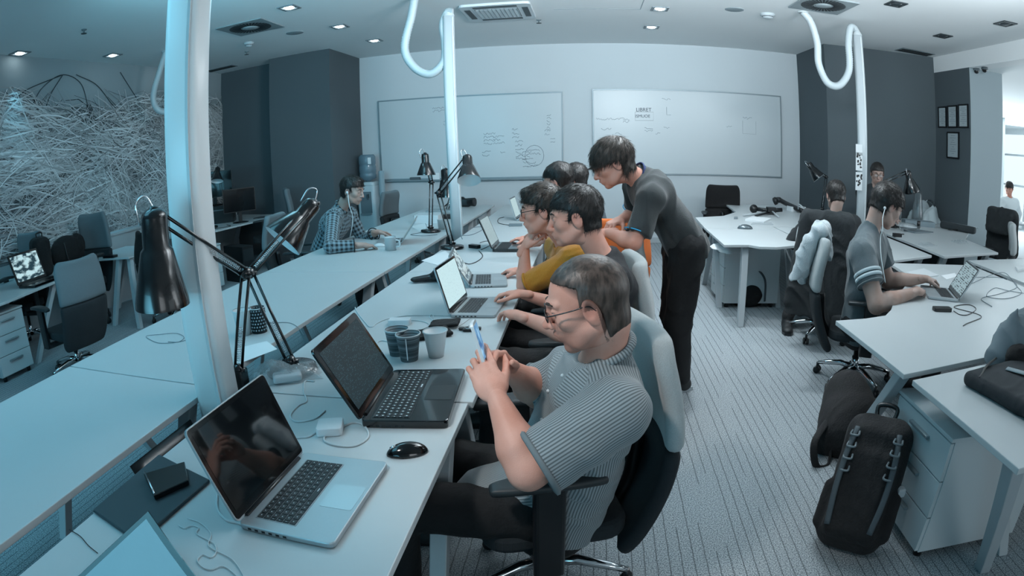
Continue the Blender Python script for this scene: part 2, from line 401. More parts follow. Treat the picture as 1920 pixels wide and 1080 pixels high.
for z in (1.3,2.25): fb.box(13.87,13.93,7,15.5,z-.03,z+.03)
struct(fb.build('window_3',wf))
cl=MB().lathe([(0,0),(.13,0),(.13,3.08),(0,3.08)],20,(11.2,12.6,0)); struct(cl.build('wall_column_far',K('bright_column','dfe7e9',.6)))
# ------------------------------------------------------------------ ceiling fittings
def downlight(x,y,lit,label):
    r=thing('ceiling_downlight',label,'ceiling light',(x,y,CEIL),0,'recessed ceiling downlights')
    b=MB(); R0=.085
    b.box(-R0-.02,R0+.02,-R0-.02,-R0+.012,-.012,0).box(-R0-.02,R0+.02,R0-.012,R0+.02,-.012,0).box(-R0-.02,-R0+.012,-R0+.012,R0-.012,-.012,0).box(R0-.012,R0+.02,-R0+.012,R0-.012,-.012,0)
    b.build('housing',metalg if lit else K('dark_fitting','31393d',.5),r)
    b=MB().sphere((0,0,-.004),.06,16,(1,1,.35))
    b.build('bulb',K('lit_bulb','ffffff',.4,emit=(.85,.97,1),es=9) if lit else K('unlit_bulb','2c3337',.3),r)
labs=['lit square downlight in the ceiling at the far left edge above the mural','lit square downlight above the middle of the mural','lit square downlight above the mural nearest the thick white pole',
 'lit downlight beside the square air vent, nearest of the left row','lit downlight second in the row above the plaid-shirt seat','lit downlight nearest the dark pier in the left row',
 'lit downlight above the standing man, nearer of the pair','lit downlight above the standing man, farther of the pair']
for (x,y),l in zip(SPOTS,labs): downlight(x,y,True,l)
for (x,y),l in zip(DARK_SPOTS,['dark unlit square downlight near the top edge right of the second vent','dark unlit square downlight farthest toward the right dark wall','dark unlit square downlight nearest the right beam']): downlight(x,y,False,l)
def vent(c,a,label):
    r=thing('ceiling_vent',label,'air vent',(c[0],c[1],CEIL),a,'square swirl diffusers')
    b=MB().box(-.33,.33,-.33,.33,-.015,0); b.build('plate',K('vent_plate','8b969a',.5),r)
    b=MB()
    for k in range(36):
        t=2*math.pi*k/36; c_,s_=math.cos(t),math.sin(t); q=[(.12,-.012),(.27,-.02),(.27,.012),(.12,.008)]
        b.add([(x*c_-y*s_,x*s_+y*c_,-.017) for x,y in q]+[(x*c_-y*s_,x*s_+y*c_,-.0165) for x,y in q],[(0,1,2,3),(4,7,6,5)],False)
    b.build('swirl_slot',K('vent_slot','1c2428',.6),r)
    MB().lathe([(0,-.03),(.06,-.028),(.1,-.018),(.1,-.015)],24).build('hub',K('vent_plate','8b969a',.5),r)
vent((-3.92,6.13),.05,'square swirl air vent in the ceiling right of the thick white pole')
vent((2.74,6.12),.0,'square swirl air vent at the top edge right of the whiteboards')
# cassette air conditioner
r=thing('ceiling_air_conditioner','white ceiling cassette air conditioner above the middle pole','air conditioner',(-1.02,7.15,CEIL))
b=MB().rbox(-.42,.42,-.44,.44,-.03,0,.06,4); b.build('casing',K('ac_white','c4ccd0',.4),r)
b=MB()
for i in range(14): b.box(-.25,.25,-.25+i*.037,-.25+i*.037+.012,-.04,-.03)
for i in range(11): b.box(-.25+i*.05-.004,-.25+i*.05+.004,-.25,.25,-.041,-.03)
b.build('grille',K('ac_grille','9aa6ab',.5),r)
MB().box(-.26,.26,-.26,.26,-.0315,-.03).build('intake',K('dark_slot','151b1e',.7),r)
for nm,q in (('flap',(-.26,.26,.31,.38)),('flap',(-.26,.26,-.38,-.31)),('flap',(.31,.38,-.26,.26)),('flap',(-.38,-.31,-.26,.26))):
    MB().box(q[0],q[1],q[2],q[3],-.034,-.03).build(nm,K('dark_slot2','3a4448',.6),r)
def slot(c,w,d,lab):
    r=thing('ceiling_slot_vent',lab,'air vent',(c[0],c[1],CEIL)); MB().box(-w,w,-d,d,-.008,0).build('frame',metalg,r)
    MB().box(-w+.03,w-.03,-.02-d/2,-.02,-.012,-.008).box(-w+.03,w-.03,.02,.02+d/2,-.012,-.008).build('slot',K('dark_slot','151b1e',.7),r)
slot((5.15,7.88),.32,.14,'long dark slot vent in the ceiling above the right dark wall')
slot((-5.95,8.35),.3,.1,'dark slot vent in the ceiling where it meets the left dark wall')
def detector(c,lab,s=1,cam_=False):
    r=thing('smoke_detector',lab,'smoke detector',(c[0],c[1],CEIL)); MB().lathe([(0,-.0),(.075*s,0),(.075*s,-.02),(.055*s,-.03),(.055*s,-.05),(.03*s,-.065),(0,-.07)],20).build('casing',K('detector_white','b2bcc0',.5),r)
    MB().lathe([(.056*s,-.036),(.058*s,-.04),(.056*s,-.044)],20).build('slit',K('dark_slot','151b1e',.7),r)
detector((-4.46,6.95),'white smoke detector below the left swirl vent')
detector((2.3,6.95),'white smoke detector left of the right swirl vent',1.3)
def sprinkler(c,lab):
    r=thing('sprinkler_head',lab,'sprinkler',(c[0],c[1],CEIL)); MB().lathe([(0,0),(.035,0),(.03,-.01),(.01,-.012),(.01,-.045),(.0,-.045)],14).build('body',metalg,r)
    MB().lathe([(0,-.045),(.035,-.046),(.035,-.05),(0,-.05)],14).build('deflector',K('dark_fitting','31393d',.5),r)
sprinkler((-5.02,4.25),'small sprinkler head in the ceiling above the mural')
sprinkler((-4.85,7.5),'small sprinkler head below the left smoke detector')
sprinkler((-.58,7.8),'small sprinkler head right of the air conditioner')
for c,lab in (((-3.71,6.95),'flat round speaker disc in the ceiling right of the left swirl vent'),((1.85,6.9),'flat round speaker disc in the ceiling left of the right smoke detector')):
    tag(MB().lathe([(0,-.006),(.11,-.006),(.12,-.003),(.12,0)],28).build('ceiling_speaker',K('speaker_grey','8c999f',.7),loc=None),lab,'ceiling speaker').location=(c[0],c[1],CEIL)
for i,(px,lab) in enumerate(((1831,'dome camera under the beam, left of the pair'),(1846,'dome camera under the beam, right of the pair'))):
    p=px_(px,127,5.75); r=thing('security_camera',lab,'security camera',(5.75,7.02-.0-i*.2,3.08))
    MB().lathe([(0,0),(.05,0),(.055,-.03),(.045,-.035)],16).build('base',K('grey_cam','4a555a',.4),r); MB().sphere((0,0,-.035),.043,16).build('dome',gloss,r)
# access panel line in the ceiling
struct(MB().box(-.35,.72,6.35,6.36,CEIL-.002,CEIL).box(.71,.72,5.7,7.2,CEIL-.002,CEIL).box(-.35,.72,7.2,7.21,CEIL-.002,CEIL).build('trim_2',K('panel_line','8f9ba1',.8)))
# ------------------------------------------------------------------ whiteboards
ink=K('faded_marker_ink','5b6b78',.8); inkd=K('dark_marker_ink','33414e',.8)
def scrib(b,cx,cz,w,h,n,y,rg,loops=False):
    for i in range(n):
        z=cz+h*(.5-(i+.5)/n); x=cx-w/2; P=[]
        L=rg.uniform(.6,1)*w
        k=int(L/.018)
        for j in range(k+1):
            P.append((x+L*j/max(1,k),y,z+rg.choice((-1,1))*rg.uniform(.004,.018)))
        if len(P)>2: b.tube(P,.0022,4)
def board(name,x0,x1,z0,z1,lab,tray):
    r=thing(name,lab,'whiteboard',((x0+x1)/2,YB,z0))
    y=YB-.03
    wb(MB().box(x0,x1,y,YB,z0,z1),'panel',K('whiteboard_enamel','bcc5c9',.32,spec=.4),r)
    b=MB(); t=.022
    b.box(x0-t,x1+t,y-.008,YB,z1,z1+t).box(x0-t,x1+t,y-.008,YB,z0-t,z0).box(x0-t,x0,y-.008,YB,z0,z1).box(x1,x1+t,y-.008,YB,z0,z1)
    wb(b,'frame',K('board_frame','7f8c92',.4,.3),r)
    if tray: wb(MB().box(x0,x1,y-.09,YB,z0-t-.02,z0-t),'tray',K('board_tray','77848a',.5),r)
    return r
y=YB-.033; rg=random.Random(3)
r=board('whiteboard',-3.52,-.39,1.16,2.5,'left whiteboard behind the middle pole with faint scribbled diagrams',True)
b=MB()
def bx(px,pyy): p=py_(px,pyy,y); return p.x,p.z
for (px,pyy,w,h,n) in [(826,205,.28,.1,2),(838,230,.12,.14,2),(918,260,.2,.22,4),(936,262,.2,.16,3),(968,250,.14,.2,3),(975,272,.16,.18,3),(975,292,.14,.15,3),(990,292,.2,.16,3),(1004,285,.3,.1,2),(1000,308,.2,.1,2),(1030,230,.08,.3,6),(1028,248,.12,.12,2),(1038,262,.1,.1,2),(915,288,.2,.12,2),(944,286,.1,.08,1),(986,305,.1,.14,3)]:
    x,z=bx(px,pyy); scrib(b,x,z,w,h,n,y,rg); wb(b,'handwritten_note',ink,r); b=MB()
x,z=bx(1002,292)
b.tube([(x+.16*math.cos(t/16*6.283),y,z+.17*math.sin(t/16*6.283)) for t in range(17)],.0022,4)
wb(b,'sketched_box' if b.v and x>0 else 'sketched_circle',ink,r)
r=board('whiteboard',.14,3.34,1.16,2.53,'right whiteboard behind the standing man with handwritten notes',False)
b=MB()
for (px,pyy,w,h,n) in [(1147,223,.5,.05,1),(1175,226,.12,.08,2),(1220,243,.2,.09,2),(1250,240,.1,.05,1),(1140,242,.22,.05,1),(1160,250,.12,.04,1),(1250,186,.16,.05,1),(1408,222,.14,.04,1),(1398,220,.1,.04,1),(1369,238,.14,.05,1),(1235,250,.1,.04,1)]:
    x,z=bx(px,pyy); scrib(b,x,z,w,h,n,y,rg); wb(b,'handwritten_note',ink,r); b=MB()
x,z=bx(1208,218); b.tube([(x-.15,y,z+.07),(x+.15,y,z+.07),(x+.15,y,z-.07),(x-.15,y,z-.07),(x-.15,y,z+.07)],.0016,4)
wb(b,'sketched_box',ink,r); b=MB(); x,z=bx(1250,212); b.tube([(x,y,z+.1),(x,y,z-.03),(x+.07,y,z-.03)],.002,4)
wb(b,'sketched_cross',ink,r); b=MB(); x,z=bx(1405,240); b.tube([(x-.12,y,z+.12),(x-.12,y,z-.1),(x+.12,y,z-.1),(x+.12,y,z+.12)],.0014,4)
wb(b,'sketched_box' if b.v and x>0 else 'sketched_circle',ink,r)
def text(s,name,loc,size,m,rot,parent=None,ext=.0006,align='CENTER'):
    c=bpy.data.curves.new(name,'FONT'); c.body=s; c.size=size; c.extrude=ext; c.align_x=align; c.align_y='CENTER'
    o=bpy.data.objects.new(name,c); COL.objects.link(o)
    dg=bpy.context.evaluated_depsgraph_get(); me=bpy.data.meshes.new_from_object(o.evaluated_get(dg)); bpy.data.objects.remove(o)
    o=bpy.data.objects.new(name,me); COL.objects.link(o); me.materials.clear(); me.materials.append(m)
    me.transform(rot.to_4x4()); 
    if parent: o.parent=parent; o.location=Vector(loc)-parent.location
    else: o.location=loc
    return o
RX=Matrix.Rotation(math.pi/2,3,'X')
x,z=bx(1207,206); text('LIBRET','handwriting',(x,y,z),.085,inkd,RX,r)
x,z=bx(1205,218); text('ISMUOE','handwriting',(x,y,z),.07,inkd,RX,r)
x,z=bx(1142,223)
# things on the tray
x,z=bx(779,323); tag(MB().rbox(-.09,.09,-.03,.02,0,.045,.012,2,'y').build('board_eraser',K('eraser_grey','4d595f',.8)),'grey board eraser lying on the tray of the left whiteboard','eraser').location=(x,YB-.07,1.138)
x,z=bx(818,320); tag(MB().box(-.06,.06,-.012,.012,0,.11).box(-.045,-.02,-.02,-.012,.01,.06).build('paper_note',paper),'small white card standing on the whiteboard tray','card').location=(x,YB-.06,1.138)
# certificates on the dark column face
cert=K('certificate_paper','aab6ba',.7)
for i,(y0,y1,z0,z1,lab) in enumerate([(7.93,7.69,2.2,2.53,'framed certificate on the dark column, leftmost of the top three'),(7.65,7.39,2.2,2.54,'framed certificate on the dark column, middle of the top three'),(7.35,7.09,2.2,2.55,'framed certificate on the dark column, rightmost of the top three'),(7.68,7.34,1.74,2.14,'larger framed certificate hanging below the three on the column')]):
    r=thing('picture_frame',lab,'framed certificate',(5.62,(y0+y1)/2,z0))
    b=MB(); x=5.6; t=.022
    b.box(x,5.62,y1,y0,z0,z0+t).box(x,5.62,y1,y0,z1-t,z1).box(x,5.62,y1,y1+t,z0+t,z1-t).box(x,5.62,y0-t,y0,z0+t,z1-t); wb(b,'frame',black,r)
    wb(MB().box(5.608,5.618,y1+t,y0-t,z0+t,z1-t),'certificate',cert,r)
    b=MB()
    for k in range(9): 
        w=.06+.03*math.sin(k*2.1); zc=z1-.06-k*(z1-z0-.1)/9; b.box(5.6065,5.608,(y0+y1)/2-w,(y0+y1)/2+w,zc,zc+.005)
    wb(b,'text_lines',K('print_grey','6f7c82',.8),r)
# ------------------------------------------------------------------ service poles with hoses
polem=K('pole_white_plastic','f0f4f5',.3)
polem2=K('slim_pole_plastic','bcc5c9',.35)
def pole(x,y,w,ztop,hose,lab,hlab=None,m=polem2,r_h=.045,rz=0,nsock=0):
    r=thing('service_pole',lab,'pole',(x,y,0),rz)
    b=MB().rbox(-w/2,w/2,-w/2,w/2,0,ztop,w*.28,4); o=b.build('post',m,r)
    for p in o.data.polygons: p.use_smooth=abs(p.normal.z)<.5
    b=MB().box(-w/2-.004,-w/2+.0,-.006,.006,0,ztop-.02).box(w*.28,w*.28+.012,-w/2-.004,-w/2+.002,0,ztop-.02); b.build('cover_strip',K('pole_strip','c6ced1',.35),r)
    MB().lathe([(0,ztop),(w*.52,ztop),(w*.55,ztop+.012),(w*.35,ztop+.05),(.03,ztop+.09)],16).build('cap',K('pole_cap','b9c2c5',.4),r)
    if hose:
        H=bez(hose,26); rs=[r_h*(1+.09*(1 if i%2 else -1)) for i in range(len(H))]
        h=thing('ceiling_hose',hlab or 'ceiling hose','hose',H[0])
        h2=MB().tube(H,rs,14); wb(h2,'hose',K('hose_translucent','b9c4c8',.4),h)
        wb(MB().lathe([(0,CEIL),(.07,CEIL),(.07,CEIL-.015),(r_h,CEIL-.02)],16,(H[0].x,H[0].y,0)),'ceiling_collar',K('pole_cap','b9c2c5',.4),h)
    for k in range(nsock):
        z=.80+k*.075; f=MB().box(-w/2-.012,-w/2,-.03,.045,z-.03,z+.03); f.build('socket',K('socket_white','d4dbde',.4),r)
        MB().box(-w/2-.014,-w/2-.012,-.012,.026,z-.014,z+.016).build('socket_slot',K('socket_grey','7e8b90',.5),r)
    return r
pole(-1.40,1.73,.152,3.33,None,'thick white service pole close to the camera rising from the desk gap',m=polem,nsock=4,rz=.12)
pole(-1.41,6.1,.125,3.05,[(-1.78,6.1,3.33),(-1.82,6.1,3.1),(-1.9,6.1,2.74),(-1.8,6.1,2.52),(-1.62,6.1,2.43),(-1.47,6.1,2.55),(-1.45,6.1,2.75),(-1.47,6.1,2.96),(-1.42,6.1,3.1),(-1.36,6.1,3.1)],'slim white service pole in front of the left whiteboard','pale ribbed hose looping above the slim pole at the left whiteboard',rz=.25)
P3=pole(3.44,6.66,.125,3.14,[(2.66,6.6,3.33),(2.76,6.6,3.2),(2.82,6.6,2.95),(2.82,6.6,2.69),(2.93,6.6,2.47),(3.1,6.6,2.46),(3.25,6.6,2.67),(3.27,6.6,3.02),(3.33,6.62,3.22),(3.42,6.65,3.22)],'slim white service pole among the right desks with photo cards on it','translucent ribbed hose hanging in a loop beside the right pole',rz=-.4)
pole(-5.62,7.0,.12,2.9,[(-5.42,6.2,3.33),(-5.52,6.2,3.1),(-5.66,6.2,2.75),(-5.64,6.25,2.56),(-5.56,6.35,2.5),(-5.5,6.55,2.62),(-5.52,6.8,2.9),(-5.58,6.97,2.99)],'far white service pole hidden behind the thick pole','dim hose loop peeking out left of the thick pole')
for i,(z0,lab,n) in enumerate([(1.62,'white blank card taped to the right pole','card'),(1.44,'dark photo card taped to the right pole, upper of two','photo'),(1.2,'dark photo card taped to the right pole, lower of two','photo')]):
    h=.22 if i else .14
    o=MB().box(-.07,.02,-.004,0,0,h).mat(1).build('photo_card',[paper],None); tag(o,lab,n); o.location=(3.37,6.57,z0); o.rotation_euler=(0,0,-.25)
    if i:
        q=MB(); rg=random.Random(i)
        for k in range(14): a_,c_=rg.uniform(-.065,.0),rg.uniform(.03,h-.04); q.box(a_,a_+.02,-.006,-.004,c_,c_+rg.uniform(.01,.04))
        q.build('picture',black,o)
# ------------------------------------------------------------------ smooth solid modelling (bodies, clothes, bags)
V3=lambda v: np.array(v,dtype=np.float32)
def unit(v):
    v=np.asarray(v,float); return v/(np.linalg.norm(v)+1e-12)
class Cone:
    """tapered limb from a to b, flattened by f along axis fl; cuts = [(point, outward normal)]"""
    def __init__(s,a,b,ra,rb,k=.02,fl=None,f=1.,cuts=(),tag=0,sub=False):
        s.a,s.b,s.ra,s.rb,s.k,s.f,s.cuts,s.tag,s.sub=np.asarray(a,float),np.asarray(b,float),ra,rb,k,f,cuts,tag,sub
        s.fl=None if fl is None else unit(fl)
        R=max(ra,rb); s.lo=np.minimum(s.a,s.b)-R; s.hi=np.maximum(s.a,s.b)+R
    def d(s,P):
        q=P-s.a.astype(np.float32); ba=(s.b-s.a).astype(np.float32)
        if s.fl is not None:
            fl=s.fl.astype(np.float32); g=1/s.f-1
            q=q+(q@fl)[...,None]*fl*g; ba=ba+(ba@fl)*fl*g
        L=max(float(ba@ba),1e-9); h=np.clip((q@ba)/L,0,1)
        d=np.linalg.norm(q-h[...,None]*ba,axis=-1)-(s.ra+(s.rb-s.ra)*h)
        if s.f<1: d=d*(s.f+(1-s.f)*.35)
        for p,n in s.cuts: d=np.maximum(d,(P-V3(p))@V3(unit(n)))
        return d
class Ell:
    def __init__(s,c,r,R=None,k=.02,cuts=(),tag=0,sub=False):
        s.c,s.r,s.R=np.asarray(c,float),np.asarray(r,float),(np.eye(3) if R is None else np.asarray(R,float)); s.k,s.cuts,s.tag,s.sub=k,cuts,tag,sub
        e=np.sqrt(((s.R*s.r)**2).sum(1)); s.lo=s.c-e; s.hi=s.c+e
    def d(s,P):
        q=(P-V3(s.c))@s.R.astype(np.float32); r=V3(s.r)
        k0=np.linalg.norm(q/r,axis=-1); k1=np.linalg.norm(q/(r*r),axis=-1)+1e-6
        d=k0*(k0-1)/k1
        for p,n in s.cuts: d=np.maximum(d,(P-V3(p))@V3(unit(n)))
        return d
class Box:
    def __init__(s,c,h,R=None,r=.01,k=.01,cuts=(),tag=0,sub=False):
        s.c,s.h,s.R=np.asarray(c,float),np.asarray(h,float),(np.eye(3) if R is None else np.asarray(R,float)); s.rr=r; s.k,s.cuts,s.tag,s.sub=k,cuts,tag,sub
        e=np.abs(s.R)@s.h; s.lo=s.c-e; s.hi=s.c+e
    def d(s,P):
        q=np.abs((P-V3(s.c))@s.R.astype(np.float32))-V3(s.h)+s.rr
        d=np.linalg.norm(np.maximum(q,0),axis=-1)+np.minimum(q.max(-1),0)-s.rr
        for p,n in s.cuts: d=np.maximum(d,(P-V3(p))@V3(unit(n)))
        return d
def smin(a,b,k):
    if k<=0: return np.minimum(a,b)
    h=np.clip(.5+.5*(b-a)/k,0,1); return b+(a-b)*h-k*h*(1-h)
def field(prims,h,disp=None,clip=None):
    adds=[p for p in prims if not p.sub]
    lo=np.min([p.lo for p in adds],0)-3*h-.012; hi=np.max([p.hi for p in adds],0)+3*h+.012
    if clip is not None: lo=np.maximum(lo,clip[0]); hi=np.minimum(hi,clip[1])
    n=np.ceil((hi-lo)/h).astype(int)+1; F=np.full(n,.06,np.float32)
    ax=[(lo[i]+h*np.arange(n[i])).astype(np.float32) for i in range(3)]
    for p in prims:
        m=.045+p.k
        i0=np.maximum(((p.lo-m-lo)/h).astype(int),0); i1=np.minimum(((p.hi+m-lo)/h).astype(int)+2,n)
        if (i1<=i0).any(): continue
        X=np.stack(np.meshgrid(*[ax[i][i0[i]:i1[i]] for i in range(3)],indexing='ij'),-1)
        sl=tuple(slice(i0[i],i1[i]) for i in range(3)); D=p.d(X).astype(np.float32)
        F[sl]=-smin(-F[sl],D,p.k) if p.sub else smin(F[sl],D,p.k)
    if disp is not None:
        # displacement only near the surface
        idx=np.nonzero(np.abs(F)<.03); P=np.stack([ax[i][idx[i]] for i in range(3)],-1)
        F[idx]=F[idx]+disp(P).astype(np.float32)
    return F,lo,h
def nets(F,lo,h):
    I=F<0; n=F.shape
    c=np.zeros((n[0]-1,n[1]-1,n[2]-1),np.int8)
    offs=[(a,b,d) for a in(0,1) for b in(0,1) for d in(0,1)]
    for a,b,d in offs: c+=I[a:n[0]-1+a,b:n[1]-1+b,d:n[2]-1+d]
    act=np.nonzero((c>0)&(c<8)); N=len(act[0])
    idm=np.full(c.shape,-1,np.int32); idm[act]=np.arange(N)
    val=np.stack([F[act[0]+a,act[1]+b,act[2]+d] for a,b,d in offs],-1)
    S=np.zeros((N,3),np.float32); C=np.zeros(N,np.float32); oc=np.array(offs,np.float32)
    for i in range(8):
        for j in range(i+1,8):
            if np.abs(oc[i]-oc[j]).sum()!=1: continue
            a,b=val[:,i],val[:,j]; m=(a<0)!=(b<0); t=np.where(m,a/(a-b+1e-12),0)
            S+=np.where(m[:,None],oc[i]+(oc[j]-oc[i])*t[:,None],0); C+=m
    V=(np.stack(act,-1)+S/np.maximum(C,1)[:,None])*h+lo
    Q=[]
    for ax in range(3):
        u,v=[(1,2),(2,0),(0,1)][ax]
        s0=[slice(None)]*3; s1=[slice(None)]*3; s0[ax]=slice(0,n[ax]-1); s1[ax]=slice(1,n[ax])
        E=I[tuple(s0)]!=I[tuple(s1)]; q=np.array(np.nonzero(E)); 
        ok=(q[u]>0)&(q[v]>0)&(q[u]<n[u]-1)&(q[v]<n[v]-1); q=q[:,ok]
        fl=I[tuple(q)]
        def g(du,dv):
            w=q.copy(); w[u]+=du; w[v]+=dv; return idm[tuple(w)]
        quad=np.stack([g(-1,-1),g(0,-1),g(0,0),g(-1,0)],-1)
        quad=np.where(fl[:,None],quad,quad[:,::-1]); Q.append(quad)
    return V,np.concatenate(Q)
def relax(V,Q,it=2,lam=.5):
    e=np.concatenate([Q[:,[0,1]],Q[:,[1,2]],Q[:,[2,3]],Q[:,[3,0]]]); e=np.concatenate([e,e[:,::-1]])
    for _ in range(it):
        S=np.zeros_like(V); C=np.bincount(e[:,0],minlength=len(V))[:,None]
        for i in range(3): S[:,i]=np.bincount(e[:,0],weights=V[e[:,1],i],minlength=len(V))
        V=V+(S/np.maximum(C,1)-V)*lam
    return V
def solid(prims,h,disp=None,it=2,clip=None):
    F,lo,h=field(prims,h,disp,clip); V,Q=nets(F,lo,h); return relax(V,Q,it),Q
def join(parts):
    V=[];Q=[];o=0
    for v,q in parts: V.append(v); Q.append(q+o); o+=len(v)
    return np.concatenate(V),np.concatenate(Q)
def to_obj(name,V,Q,mats,parent=None,mi=None,attrs=None,extra=None):
    """V in world coordinates; parent an Empty without rotation"""
    V=np.asarray(V,float)
    if parent is not None:
        q=parent
        while q is not None: V=V-np.array(q.location); q=q.parent
    me=bpy.data.meshes.new(name); me.vertices.add(len(V)); me.vertices.foreach_set('co',V.astype(np.float32).ravel())
    Q=np.asarray(Q); me.loops.add(Q.size); me.loops.foreach_set('vertex_index',Q.ravel().astype(np.int32)); me.polygons.add(len(Q))
    me.polygons.foreach_set('loop_start',np.arange(0,Q.size,Q.shape[1],dtype=np.int32)); me.update(calc_edges=True)
    for m in (mats if isinstance(mats,(list,tuple)) else [mats]): me.materials.append(m)
    if mi is not None: me.polygons.foreach_set('material_index',np.asarray(mi,np.int32))
    me.polygons.foreach_set('use_smooth',np.ones(len(Q),bool))
    for k,a in (attrs or {}).items():
        t=me.attributes.new(k,'FLOAT','POINT'); t.data.foreach_set('value',np.asarray(a,np.float32))
    o=bpy.data.objects.new(name,me); COL.objects.link(o)
    if parent is not None: o.parent=parent
    return o
def folds(seed,amp=.004,freq=38,stretch=None):
    """cloth wrinkles: warped sine ridges"""
    rg=np.random.RandomState(seed); D=rg.normal(size=(7,3)); D/=np.linalg.norm(D,axis=1)[:,None]; ph=rg.uniform(0,6.28,7); W_=rg.normal(size=(4,3))*6
    def f(P):
        w=np.sin(P@W_[0]+1)+np.sin(P@W_[1]+2); out=0
        for i in range(5):
            x=np.sin((P@D[i])*freq*(.6+.2*i)+ph[i]+1.8*w); out=out+(1-np.abs(x))**2*(.5+.5*np.sin(P@W_[2+i%2]*1.7+ph[i]))
        return -(out-.8)*amp
    return f
# ------------------------------------------------------------------ people
def skin_mat(name,c,c2=None):
    m,nt,b=_new(name); tc=nt.nodes.new('ShaderNodeTexCoord'); n=nt.nodes.new('ShaderNodeTexNoise'); n.inputs['Scale'].default_value=9; n.inputs['Detail'].default_value=5
    nt.links.new(tc.outputs['Object'],n.inputs['Vector']); rp=nt.nodes.new('ShaderNodeValToRGB'); k=srgb(c)
    rp.color_ramp.elements[0].position=.3; rp.color_ramp.elements[0].color=(k[0]*.9,k[1]*.76,k[2]*.70,1); rp.color_ramp.elements[1].position=.7; rp.color_ramp.elements[1].color=k+(1,)
    nt.links.new(n.outputs['Fac'],rp.inputs[0])
    at=nt.nodes.new('ShaderNodeAttribute'); at.attribute_name='tint'; mx=nt.nodes.new('ShaderNodeMix'); mx.data_type='RGBA'
    nt.links.new(at.outputs['Fac'],mx.inputs[0]); nt.links.new(rp.outputs[0],mx.inputs[6]); mx.inputs[7].default_value=srgb(c2 or 'a85a50')+(1,)
    at2=nt.nodes.new('ShaderNodeAttribute'); at2.attribute_name='stubble'; mx2=nt.nodes.new('ShaderNodeMix'); mx2.data_type='RGBA'
    nt.links.new(at2.outputs['Fac'],mx2.inputs[0]); nt.links.new(mx.outputs[2],mx2.inputs[6]); mx2.inputs[7].default_value=srgb('4a3a34')+(1,)
    nt.links.new(mx2.outputs[2],b.inputs['Base Color']); b.inputs['Roughness'].default_value=.5; b.inputs['Specular IOR Level'].default_value=.35
    b.inputs['Subsurface Weight'].default_value=.0
    n2=nt.nodes.new('ShaderNodeTexNoise'); n2.inputs['Scale'].default_value=260; nt.links.new(tc.outputs['Object'],n2.inputs['Vector'])
    bp=nt.nodes.new('ShaderNodeBump'); bp.inputs['Strength'].default_value=.25; bp.inputs['Distance'].default_value=.002; nt.links.new(n2.outputs['Fac'],bp.inputs['Height']); nt.links.new(bp.outputs[0],b.inputs['Normal'])
    return m
def hair_mat(name,c0,c1):
    m,nt,b=_new(name); tc=nt.nodes.new('ShaderNodeTexCoord'); n=nt.nodes.new('ShaderNodeTexNoise'); n.inputs['Scale'].default_value=70; n.inputs['Detail'].default_value=4
    mp=nt.nodes.new('ShaderNodeMapping'); mp.inputs['Scale'].default_value=(1,1,.25); nt.links.new(tc.outputs['Object'],mp.inputs[0]); nt.links.new(mp.outputs[0],n.inputs['Vector'])
    rp=nt.nodes.new('ShaderNodeValToRGB'); rp.color_ramp.elements[0].position=.35; rp.color_ramp.elements[0].color=srgb(c0)+(1,); rp.color_ramp.elements[1].position=.7; rp.color_ramp.elements[1].color=srgb(c1)+(1,)
    nt.links.new(n.outputs['Fac'],rp.inputs[0]); nt.links.new(rp.outputs[0],b.inputs['Base Color']); b.inputs['Roughness'].default_value=.42
    bp=nt.nodes.new('ShaderNodeBump'); bp.inputs['Strength'].default_value=.6; bp.inputs['Distance'].default_value=.004; nt.links.new(n.outputs['Fac'],bp.inputs['Height']); nt.links.new(bp.outputs[0],b.inputs['Normal'])
    return m
def frame(fwd,up):
    f=unit(fwd); u=np.asarray(up,float); u=unit(u-f*(u@f)); l=np.cross(u,f); return np.stack([f,l,u],1)   # columns forward, left, up
